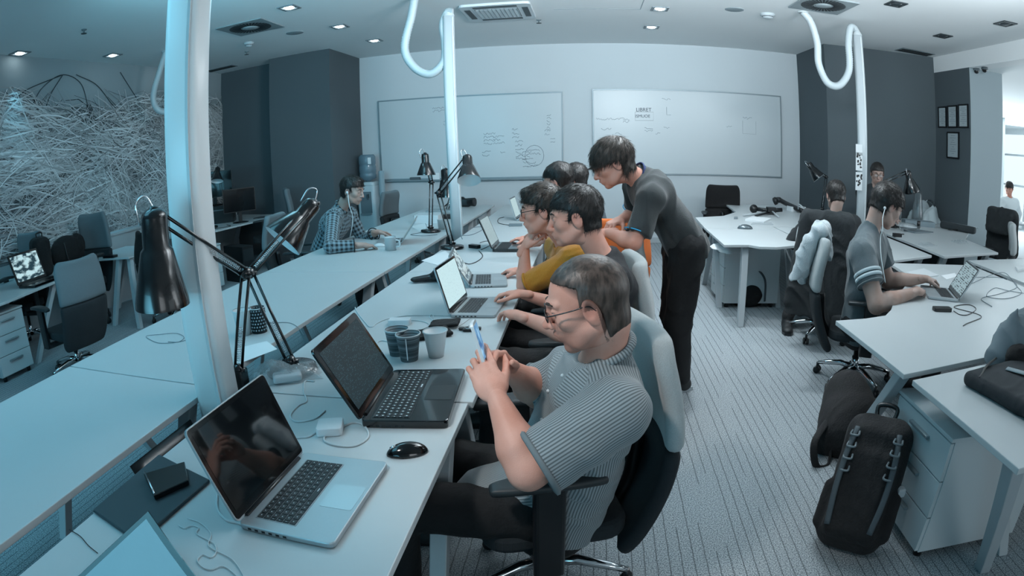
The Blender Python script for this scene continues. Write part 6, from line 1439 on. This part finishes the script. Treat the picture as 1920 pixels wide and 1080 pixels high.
# near pair on the middle row
bA=Vector((-1.29,1.96,DT)); bA=Dk(451,714); eA=py_(461,512,bA.y+.02); hA=nearpt(318,408,eA,.50)
lamp('near black lamp whose blurred shade hangs in front of the thick pole on the left',bA,eA,hA+Vector((-.075,0,.02)),(-.04,.0,-1),R=.105,L=.30,disc=False,neck=.05)
bB=Dk(548,698); eB=py_(468,512,bB.y+.10); hB=farpt(580,378,eB,.52)
lamp('near black lamp with its white inner shade turned down beside the checked shirt',bB,eB,hB+Vector((.02,0,-.01)),(-.46,-.50,-.62),R=.105,L=.22,neck=.045)
bC=Dk(848,466); eC=py_(822,362,bC.y+.1); hC=py_(876,294,bC.y+.05)
lamp('black lamp with a round base and white inner shade in front of the left whiteboard',bC,eC,hC,Vector((.12,-.45,-.75)),R=.105,L=.22,neck=.045)
bD=Dk(808,435); eD=py_(808,372,bD.y); hD=py_(797,290,bD.y-.05)
lamp('black lamp standing upright on the left row, its shade facing straight down',bD,py_(809,342,bD.y),hD,(.02,-.05,-1),R=.1,L=.2,neck=.04)
bE=Dk(838,404); lamp('black lamp half hidden behind the slim middle pole',bE,py_(848,360,bE.y),py_(836,318,bE.y),(0.02,-.1,-1),R=.13,L=.36,neck=.07)
bF=Dk(396,428); lamp('small black lamp bowed over the corner monitors',bF,py_(388,350,bF.y),py_(408,315,bF.y+.1),(.12,-.3,-.8),R=.095,L=.19,neck=.04)
bG=Dk(1541,398); lamp('black lamp standing by the dark right wall, its head folded left',bG,py_(1549,332,bG.y),py_(1516,307,bG.y-.1),(.55,-.3,-.75),R=.10,L=.24,neck=.05)
bH=Dk(1640,412); eH=py_(1636,348,7.0); hH=py_(1701,318,7.0)
lamp('black lamp reaching over the man in the grey T-shirt',Vector((4.0,7.0,DT)),py_(1648,345,7.0),py_(1702,322,7.0),(.35,.1,-.9),R=.13,L=.26,neck=.05)
# ------------------------------------------------------------------ bags, jackets, devices and everything else
floorcut=[((0,0,.002),(0,0,-1))]
def bag(name,label,cat,parts,h=.008,m=cloth_b,amp=.004,freq=30,seed=2,loc=None):
    c=np.mean([(p.lo+p.hi)/2 for p in parts],0); r=thing(name,label,cat,(c[0],c[1],max(0,float(min(p.lo[2] for p in parts))))); V,Q=solid(parts,h,folds(seed,amp,freq),2); to_obj('body',V,Q,m,r); return r
def dirs(base,top,side): u=unit(A_(top)-A_(base)); s_=A_(side); s_=unit(s_-u*(s_@u)); return np.stack([s_,np.cross(u,s_),u],1)
web=K('grey_webbing','39444a',.7)
# big backpack leaning on the pedestal
b0=A_([1.13,1.78,.0]); b1=A_([1.33,2.06,.56]); R=dirs(b0,b1,(.75,-.6,0)); cc=(b0+b1)/2+A_([0,0,.0])
L=lambda x,y,z: cc+R@A_([x,y,z])
r=bag('backpack','large black backpack leaning against the pedestal at the lower right','backpack',[Box(L(0,0,0),(.165,.10,.30),R,.09,.0,cuts=floorcut),Box(L(0,-.10,-.05),(.13,.05,.2),R,.05,.03,cuts=floorcut),Box(L(.0,-.08,.16),(.12,.05,.09),R,.05,.03),Box(L(-.16,0,-.12),(.03,.07,.11),R,.03,.02,cuts=floorcut),Box(L(.16,0,-.12),(.03,.07,.11),R,.03,.02,cuts=floorcut)],.007)
wb(MB().tube(bez([L(-.04,.05,.28),L(-.045,.05,.35),L(.045,.05,.35),L(.04,.05,.28)]),.011,8),'carry_handle',black,r)
for e in(1,-1):
    q=MB().tube(bez([L(e*.10,-.12,.22),L(e*.115,-.155,.1),L(e*.115,-.16,-.05),L(e*.10,-.15,-.2)]),[.014]*25,6,flat=.35); o=wb(q,'compression_strap',web,r)
for e in(1,-1):
    for k in range(4):
        z=.2-k*.05; q=MB().tube(bez([L(e*.085,-.115-.04*math.sin(k*.6+.4),z),L(e*.085,-.145-.03*math.sin(k*.6+.4),z-.02),L(e*.12,-.135-.03*math.sin(k*.6+.4),z-.02),L(e*.12,-.105-.04*math.sin(k*.6+.4),z)]),.005,6); wb(q,'webbing_loop',K('grey_loop','59656a',.6),r)
wb(MB().box(*sum([[L(.17,-.02,.0)[i]-.02,L(.17,-.02,.0)[i]+.02] for i in range(3)],[])),'buckle',metalw,r,bevel=.006)
# second backpack under the desk
b0=A_([1.52,2.78,.0]); R=frame((.5,.8,.12),(0,0,1)); L=lambda x,y,z: b0+R@A_([x,y,z])
r=bag('backpack','black backpack slumped on the floor under the wide right desk','backpack',[Ell(L(0.05,0,.15),(.27,.19,.17),R,.0,cuts=floorcut),Box(L(-.12,0,.10),(.08,.16,.1),R,.05,.04,cuts=floorcut),Ell(L(.2,.05,.2),(.16,.15,.16),R,.05,cuts=floorcut)],.008)
wb(MB().tube(bez([L(-.1,.1,.22),L(-.3,.14,.18),L(-.33,.1,.05),L(-.27,.04,.03),L(-.18,.05,.08)]),[.022]*33,8,flat=.4),'shoulder_strap',cloth_b,r)
wb(MB().tube(bez([L(-.12,-.06,.2),L(-.26,-.1,.14),L(-.3,-.16,.03),L(-.2,-.2,.02)]),[.02]*25,8,flat=.4),'shoulder_strap',cloth_b,r)
b0=Zp(1405,575,0); r=bag('backpack','dark backpack standing on the floor under the desk with the silver mouse','backpack',[Box(b0+A_([0,.1,.2]),(.17,.12,.24),frame((1,.2,0),(0,0,1)),.1,.0,cuts=floorcut),Ell(b0+A_([0,-.02,.13]),(.13,.08,.12),None,.04,cuts=floorcut)],.012)
wb(MB().tube(bez([b0+A_([.06,-.03,.4]),b0+A_([.12,-.1,.3]),b0+A_([.14,-.08,.08])]),[.02]*17,6,flat=.4),'shoulder_strap',web,r)
# folded dark bag and grey cloth on the lower right desk
R=frame((.86,.5,0),(0,0,1)); c0=A_([1.86,1.62,DT+.035])
r=bag('folded_bag','dark folded laptop bag with a pale stripe lying on the lower right desk','bag',[Box(c0,(.22,.30,.034),frame((.95,.2,0),(0,0,1)),.03,.0)],.007,cloth_d,.003)
wb(MB().tube(bez([(1.83,1.83,DT+.072),(1.9,1.72,DT+.077),(1.98,1.6,DT+.077),(2.05,1.45,DT+.072)]),[.028]*25,6,flat=.15),'pale_stripe',K('pale_grey_band','8b989d',.8),r)
wb(MB().tube(bez([(1.62,1.78,DT+.06),(1.72,1.86,DT+.075),(1.83,1.92,DT+.085)]),.006,6),'zip_cord',black,r)
p=Zp(1870,690,DT)
r=bag('cloth_bag','grey cloth bag with a peaked corner and black inside on the lower right desk','bag',[Cone(p+A_([.02,.02,.05]),p+A_([.10,.04,.26]),.08,.012,.0,cuts=[((0,0,DT+.001),(0,0,-1))]),Ell(p+A_([.2,.02,.08]),(.2,.12,.15),None,.05,cuts=[((0,0,DT+.001),(0,0,-1))]),Cone(p+A_([.12,.06,.1]),p+A_([.4,.1,.24]),.1,.09,.04,cuts=[((0,0,DT+.001),(0,0,-1))])],.007,K('grey_canvas','5d6a70',.9,noise_s=30,noise_a=.1),.006,22,5)
V,Q=solid([Ell(p+A_([.06,-.06,.07]),(.075,.05,.065),None,.0,cuts=[((0,0,DT+.001),(0,0,-1))])],.006,folds(9,.004,50)); to_obj('lining',V,Q,cloth_b,r)
# black jacket over the chair of the man seen from behind
def drape(name,label,cat,c,face,w,ztop,zbot,m,t=.05,amp=.010,h=.010,sleeves=True,seed=4,front=.25,w2=None):
    f=unit(A_([math.cos(face),math.sin(face),0])); s_=A_([-f[1],f[0],0]); c=A_(c); w2=w2 or w
    up=A_([0,0,1.]); C=lambda a,b,z: A_([c[0],c[1],0])+f*a+s_*b+up*z; cut=[((0,0,zbot),(0,0,-1))]
    P=[Cone(C(-.03,-w,ztop-.09),C(-.03,w,ztop-.09),.075,.075,.0,fl=f,f=.9)]
    for i in range(5):
        b=-w2+2*w2*i/4; P.append(Cone(C(-.08,b*w/w2,ztop-.12),C(-.13,b,zbot),.075,.085,.05,fl=f,f=.6,cuts=cut))
        P.append(Cone(C(.03,b*w/w2,ztop-.12),C(.07,b*.9,ztop-front),.05,.05,.03,fl=f,f=.6))
    if sleeves:
        for e in(1,-1): P.append(Cone(C(-.06,e*(w+.02),ztop-.15),C(-.13,e*(w2+.05),zbot+.1),.06,.05,.03,cuts=cut))
    r=thing(name,label,cat,(c[0],c[1],zbot)); V,Q=solid(P,h,folds(seed,amp,22),2); to_obj('cloth',V,Q,m,r); return r
jk=K('black_jacket_cloth','171d20',.92,noise_s=25,noise_a=.25,bump=.3,bump_s=50,sleeves=1) if False else K('black_jacket_cloth','171d20',.92,noise_s=25,noise_a=.25,bump=.3,bump_s=50)
r=drape('jacket','black jacket draped over the chair of the man seen from behind','jacket',(1.98,4.46,0),math.radians(62),.17,1.17,.30,jk,seed=6,w2=.23)
hd_=K('pale_grey_fleece','b9c3c7',.95,noise_s=60,noise_a=.08,bump=.4,bump_s=160,sheen=.3)
# pale hooded sweater folded over the backrest
bc=A_([1.66,3.83,0]); f=unit(A_([math.cos(math.radians(-25)),math.sin(math.radians(-25)),0])); s_=A_([-f[1],f[0],0])
C=lambda a,b,z: bc+f*a+s_*b+A_([0,0,z])
P=[Cone(C(-.01,-.09,1.075),C(-.0,.16,1.075),.055,.055,.0)]
for k in range(5):
    b_=-.10+.065*k; z0=(.80,.74,.79,.74,.83)[k]; P+=[Cone(C(-.05,b_,1.06),C(-.115-.018*(k%2),b_*1.05,z0),.052,.06,.04,fl=f,f=.65)]
    if k>1: P+=[Cone(C(.03,b_,1.06),C(.06,b_,.9),.045,.042,.03,fl=f,f=.6)]
P+=[Cone(C(-.10,-.12,1.0),C(-.18,-.17,.74),.05,.04,.04,cuts=[((0,0,.735),(0,0,-1))])]
r=thing('hooded_sweater','pale grey sweater folded over the chair back of the man in the grey T-shirt','sweater',(bc[0],bc[1],.74)); V,Q=solid(P,.007,folds(12,.009,34),2); to_obj('cloth',V,Q,hd_,r)
drape('jacket','dark jacket hanging on a chair at the far right edge near the bright windows','jacket',(5.38,5.98,0),math.radians(200),.17,1.2,.52,jk,seed=8,front=.3,h=.014)
# black bags on the far left desk
p=A_([-5.72,3.98,DT]); R=frame((.4,.9,0),(0,0,1))
r=bag('backpack','upright black backpack on the far left desk beside the open laptop','backpack',[Box(p+A_([0,0,.21]),(.12,.17,.22),R,.08,0,cuts=[((0,0,DT+.001),(0,0,-1))])],.012); wb(MB().tube(bez([p+A_([0,-.03,.42]),p+A_([0,-.03,.47]),p+A_([0,.05,.47]),p+A_([0,.05,.42])]),.01,6),'carry_handle',black,r)
p=A_([-5.75,4.42,DT]); r=bag('shoulder_bag','black soft bag slumped beside the upright backpack at the left','bag',[Ell(p+A_([0,0,.17]),(.14,.26,.2),None,0,cuts=[((0,0,DT+.001),(0,0,-1))]),Ell(p+A_([0,.2,.22]),(.12,.1,.14),None,.05)],.012)
wb(MB().tube(bez([p+A_([.1,-.1,.3]),p+A_([.16,-.1,.1]),p+A_([.14,.0,.02])]),.008,6),'strap',black,r)
for c_,l in (((-5.72,2.75,DT),'small dark cup at the left edge beside the open laptop'),): cup(l,c_,black,h=.12,r0=.04,r1=.042,kind='pen_cup')
r=thing('desk_box','small black box on the far left desk behind the open laptop','box',(-5.75,3.05,DT)); MB().rbox(-.07,.07,-.1,.1,0,.09,.01,2).build('box_body',black,r,bevel=.003); MB().rbox(-.072,.072,-.102,.102,.07,.093,.01,2).build('lid',black,r)
# monitors in the left corner
def monitor(label,c,w,h,z0,rz,zb):
    r=thing('computer_monitor',label,'monitor',(c[0],c[1],zb),rz); MB().rbox(-.02,.015,-w/2,w/2,z0-zb,z0-zb+h,.012,3,'x').build('housing',black,r,bevel=.002)
    MB().box(.015,.0165,-w/2+.012,w/2-.012,z0-zb+.014,z0-zb+h-.012).build('screen',K('off_monitor_screen','080c0f',.15,coat=.4),r)
    MB().rbox(-.03,-.0,-.03,.03,.01,z0-zb+.1,.008,2).build('stand',black,r); MB().lathe([(0,0),(.13,0),(.13,.008),(.03,.02),(0,.02)],24).build('foot',gloss,r); return r
monitor('large black monitor standing on a black box in the left corner',(-5.72,7.75),.62,.42,1.14,math.radians(-62),1.02)
monitor('lower black monitor to the right of the large one in the left corner',(-5.1,7.55),.52,.36,.90,math.radians(-50),DT)
r=thing('computer_case','black flat computer box under the large left monitor','computer',(-5.66,7.72,DT),math.radians(-62)); MB().rbox(-.2,.2,-.28,.28,0,.275,.01,2).build('housing',black,r,bevel=.004); MB().box(.2,.202,-.26,.26,.2,.215).build('drive_slot',metalg,r)
r=thing('computer_tower','black computer tower on the floor under the two-monitor desk','computer',(-4.72,6.85,0),math.radians(-20)); MB().rbox(-.24,.24,-.1,.1,0,.5,.01,2).build('case',black,r,bevel=.006); MB().box(.24,.243,-.085,.085,.3,.46).build('front_panel',K('dark_panel','1c2327',.4),r)
p=Dk(450,405); cable('cable','black monitor cable lying on the corner desk',[(-5.2,7.3,DT+.004),(-5.0,7.1,DT+.004),(-5.2,6.9,DT+.004),(-5.45,6.8,DT+.004),(-5.6,7.0,DT+.004)],.006,cableb)
# water cooler with cup tube
r=thing('water_cooler','white water cooler with a large bottle standing by the dark pier','water cooler',(-3.68,9.42,0)); cw_=K('cooler_white','b9c6cb',.4)
MB().rbox(-.16,.16,-.17,.17,0,1.08,.05,4).rbox(-.15,.15,-.16,.16,1.08,1.14,.06,4).build('cabinet',cw_,r,bevel=.006)
MB().box(-.10,.10,-.175,-.169,.62,.98).build('dispensing_recess',K('recess_dark','5f6e75',.5),r)
for x in(-.045,.045): MB().box(x-.016,x+.016,-.21,-.175,.88,.94).tube([(x,-.195,.88),(x,-.195,.85)],.01,8).build('tap',K('tap_blue','5b7f93',.4) if x<0 else K('tap_dark','3a464c',.4),r)
MB().box(-.09,.09,-.24,-.17,.60,.62).build('drip_tray',metalg,r)
MB().lathe([(.03,1.12),(.05,1.16),(.14,1.2),(.145,1.26),(.135,1.28),(.145,1.3),(.145,1.40),(.135,1.42),(.145,1.44),(.145,1.56),(.12,1.6),(0,1.6)],28).build('water_bottle',K('water_bottle_blue','7d98a6',.15,trans=.35,alpha=.9),r)
MB().box(.05,.12,-.13,-.1255,1.44,1.55).build('bottle_label',paper,r)
r=thing('cup_dispenser','tall pale cup dispenser tube beside the water cooler','cup dispenser',(-3.44,9.42,0)); MB().lathe([(0,1.32),(.05,1.31),(.05,.96),(.055,.95),(.055,.9),(.045,.88),(.045,.5),(.0,.48)],20).build('tube',K('dispenser_grey','8fa0a8',.35),r); MB().lathe([(0,0),(.09,0),(.09,.02),(.02,.03),(.02,.5),(0,.5)],16).build('stand',metalw,r)
# boxes on the left row and camera bag
def sbox(name,label,p,w,d,h,rz,m,cat='box'):
    r=thing(name,label,cat,tuple(p),rz); MB().rbox(-w/2,w/2,-d/2,d/2,0,h,.008,2).build('box_body',m,r,bevel=.003); MB().box(-w/2-.001,w/2+.001,-.004,.004,h,h+.001).build('seam',metalg,r); return r
sbox('white_box','white equipment box on the left row behind the upright lamp',A_([-1.98,7.0,DT]),.3,.36,.10,.1,plasticw)
sbox('equipment_case','grey case with a dark edge lying further along the left row',A_([-1.95,7.65,DT]),.42,.3,.09,.05,K('grey_case','9aa6aa',.4,.3))
p=Zp(868,388,DT); r=thing('camera','black camera with a lens lying on the left row behind the slim pole','camera',tuple(p)); V,Q=solid([Box(p+A_([-.0,0,.07]),(.13,.06,.065),None,.03,0),Cone(p+A_([.1,0,.08]),p+A_([.22,-.05,.08]),.06,.07,.01,cuts=[(p+A_([.21,-.05,.08]),(1,-.3,0))]),Box(p+A_([-.02,0,.135]),(.05,.04,.025),None,.02,.02)],.008); to_obj('body',V,Q,black,r); wb(MB().tube([p+A_([-.13,0,.08]),p+A_([-.25,.02,.05]),p+A_([-.3,.0,.01])],.012,6),'strap',black,r)
# gadgets on the far desk under the right whiteboard
p=Zp(1440,402,DT)
r=thing('camera_rig','tangle of black stands and clamps on the desk under the right whiteboard','camera rig',tuple(p)); wb(MB().sphere(p+A_([-.18,.1,.06]),.06,12).tube([p+A_([-.18,.1,.06]),p+A_([.02,0,.05]),p+A_([.2,-.02,.07])],.028,8),'head',black,r)
wb(MB().tube([p+A_([-.05,-.05,.03]),p+A_([-.45,-.35,.02])],.014,6),'leg',metalw,r); wb(MB().tube([p+A_([.0,-.05,.03]),p+A_([-.3,-.4,.02])],.014,6),'leg',black,r); wb(MB().tube([p+A_([.05,.0,.05]),p+A_([.02,-.4,.02])],.012,6),'leg',metalw,r); wb(MB().rbox(p[0]-.02,p[0]+.1,p[1]-.06,p[1]+.05,DT+.01,DT+.1,.01,2),'clamp',black,r)
p=Zp(1462,392,DT); r=thing('handset','black curved handset standing near the clamps on the far desk','handset',tuple(p)); wb(MB().tube(bez([p+A_([-.06,.1,.10]),p+A_([.0,.05,.13]),p+A_([.08,-.1,.09]),p+A_([.2,-.5,.03])]),[.06]*5+[.045]*5+[.035]*15,10),'grip',black,r)
sheet('stack of paper booklets on the desk behind the silver mouse',[(1397,414),(1432,419),(1446,412),(1410,408)],t=.02)
sheet('thin brochure lying behind the silver mouse',[(1408,421),(1450,422),(1446,418),(1412,418)],t=.006,m=metalw)
sheet('small note near the far edge of the desk under the whiteboard',[(1376,411),(1383,411),(1383,409),(1377,409)],t=.02,m=metalg)
sheet('white papers under the black clamps on the far desk',[(1415,398),(1440,392),(1452,396),(1428,402)],t=.004)
brick('white box on the far desk under the whiteboard corner',tuple(Zp(1493,396,DT)),.26,.16,.07,.2,plasticw,'white_box')
cable('cable','white cable arching over the far desk near the dark wall',[Zp(1497,396,DT+.01),Zp(1497,390,DT+.1)+A_([0,0,.05]),Zp(1505,388,DT+.14),Zp(1514,394,DT+.02)],.008)
r=thing('desk_ornament','small black sphere on the desk edge next to the man seen from behind','ornament',(3.25,7.2,DT)); MB().sphere((0,0,.055),.055,16).build('ball',gloss,r); MB().lathe([(0,0),(.04,0),(.03,.01),(0,.01)],16).build('foot',black,r)
# carafe, bags, headphones, pencil case, plates on the large right desk
r=thing('glass_carafe','tall clear glass carafe on the large right desk','carafe',(4.95,7.55,DT)); MB().lathe([(0,.004),(.095,.004),(.1,.02),(.095,.1),(.06,.42),(.062,.44),(.056,.44),(.054,.42),(.088,.1),(.09,.02),(0,.012)],28).build('glass',K('clear_glass','dfeaee',.03,trans=.9,alpha=.5),r); MB().lathe([(0,.013),(.088,.013),(.088,.03),(0,.03)],24).build('water',K('clear_glass','dfeaee',.03,trans=.9,alpha=.5),r)
crumple('plastic_bag','crumpled white plastic bag behind the carafe on the large right desk',"bag",A_([5.22,7.72,DT]),.24,.2,.3,K('white_bag_film','c9d6da',.4,alpha=.95),6,.2)
r=thing('headphones','pair of chrome and black headphones behind the white bag','headphones',(5.4,7.88,DT)); MB().tube(bez([(-.12,0,.08),(-.13,0,.2),(-.06,0,.3),(0,0,.32),(.06,0,.3),(.13,0,.2),(.12,0,.08)]),.014,8).build('headband',chrome,r)
for e in(1,-1): b=MB(); b.m=Matrix.Translation((e*.12,0,.09))@Matrix.Rotation(math.pi/2,4,'Y'); b.lathe([(0,-.03),(.06,-.03),(.07,0),(.06,.03),(0,.03)],20); b.build('ear_cup',black,r)
r=thing('pencil_case','long dark pencil case with a zip on the large right desk','pencil case',(5.28,6.85,DT),math.radians(-58)); MB().rbox(-.30,.30,-.06,.06,0,.1,.04,5,'x' if False else 'z').build('case',K('dark_grey_case','252d31',.8),r,bevel=.03); MB().tube([(-.29,0,.1),(.29,0,.1),(.34,0,.09)],.004,6).build('zip',chrome,r)
r=thing('folded_glasses','folded dark sunglasses lying in the middle of the large right desk','glasses',tuple(Zp(1787,433,DT))); MB().rbox(-.09,-.02,-.03,.03,.01,.03,.015,3).build('lens',gloss,r); MB().rbox(.04,.13,-.03,.03,.01,.03,.015,3).build('lens',gloss,r); MB().tube([(-.09,-.02,.02),(.0,-.03,.03),(.13,-.02,.02)],.004,6).build('frame',black,r)
r=thing('serving_plate','pale plate with a folded napkin on the large right desk','plate',(4.3,6.85,DT)); MB().lathe([(0,.004),(.12,.004),(.2,.025),(.205,.03),(.2,.034),(.12,.014),(0,.012)],32).build('dish',plasticw,r); wb(MB().rbox(4.22,4.38,6.78,6.9,DT+.02,DT+.05,.01,2),'napkin',paper,r)
r=thing('magazine','glossy magazine with a clear bottle on the large right desk','magazine',(4.12,6.4,DT)); wb(MB().prism([(Zp(*q,DT)[0],Zp(*q,DT)[1]) for q in ((1694,433),(1725,433),(1750,437),(1716,438))],DT+.001,DT+.018),'pages',metalg,r)
r=thing('plastic_bottle','clear plastic bottle lying on the magazine','bottle',(4.1,6.45,DT+.018)); b=MB(); b.m=Matrix.Translation((0,0,.05))@Matrix.Rotation(math.pi/2,4,'Y')@Matrix.Rotation(.5,4,'X'); b.lathe([(0,-.14),(.045,-.14),(.048,-.1),(.048,.06),(.02,.12),(.02,.15),(0,.15)],18); b.build('bottle_body',K('clear_glass','dfeaee',.03,trans=.9,alpha=.5),r); b=MB(); b.m=Matrix.Translation((.16,0,.04)); b.lathe([(0,0),(.025,0),(.025,.09),(0,.09)],14); b.build('cap',black,r)
cup('white paper cup on the large right desk near the dark wall',(4.55,7.75,DT),plasticw,h=.14,r0=.05,r1=.065)
cup('stemmed glass in front of the face of the man in the grey T-shirt',tuple(Zp(1686,412,DT)),frost,h=.16,r0=.03,r1=.04,kind='drinking_glass')
sbox('open_tray','grey tray of supplies on the large right desk behind the plates',A_([4.75,7.2,DT]),.5,.22,.07,-.3,K('supplies_grey','7b8a91',.5))
r=thing('desk_clamp','small black clamp on the near edge of the large right desk','clamp',tuple(Zp(1682,444,DT))); MB().rbox(-.06,.06,-.03,.03,0,.04,.01,2).tube([(.03,0,.03),(.12,.03,.03)],.008,6).build('jaw',black,r)
for q,l in(((1740,460),'crumpled clear wrapper near the front edge of the large right desk'),((1800,455),'small dark key with a clear tag near the right side of the large right desk')):
    p=Zp(*q,DT); crumple('plastic_wrapper',l,'wrapper',p,.12,.07,.03,bagf,int(q[0])%7,.3)
p=Zp(1898,500,DT); sheet('white notepad on the desk at the far right edge',[(1903,503),(1918,500),(1925,506),(1908,510)],t=.02)
# eared dark tray objects under the desk with the mouse: crumpled bag of papers
crumple('paper_bundle','bundle of crumpled white paper under the desk beside the standing man','paper',A_([1.4,5.55,.62]),.14,.2,.06,paper,5,.2)
# table and stool in the bright space beyond
r=thing('cafe_table','small pale table in the bright space beyond the right column','table',(8.6,8.6,0)); MB().lathe([(0,.74),(.4,.74),(.4,.71),(0,.71)],28).build('top',plasticw,r); MB().lathe([(0,0),(.22,0),(.2,.02),(.03,.03),(.03,.71),(0,.71)],18).build('pedestal',metalg,r)
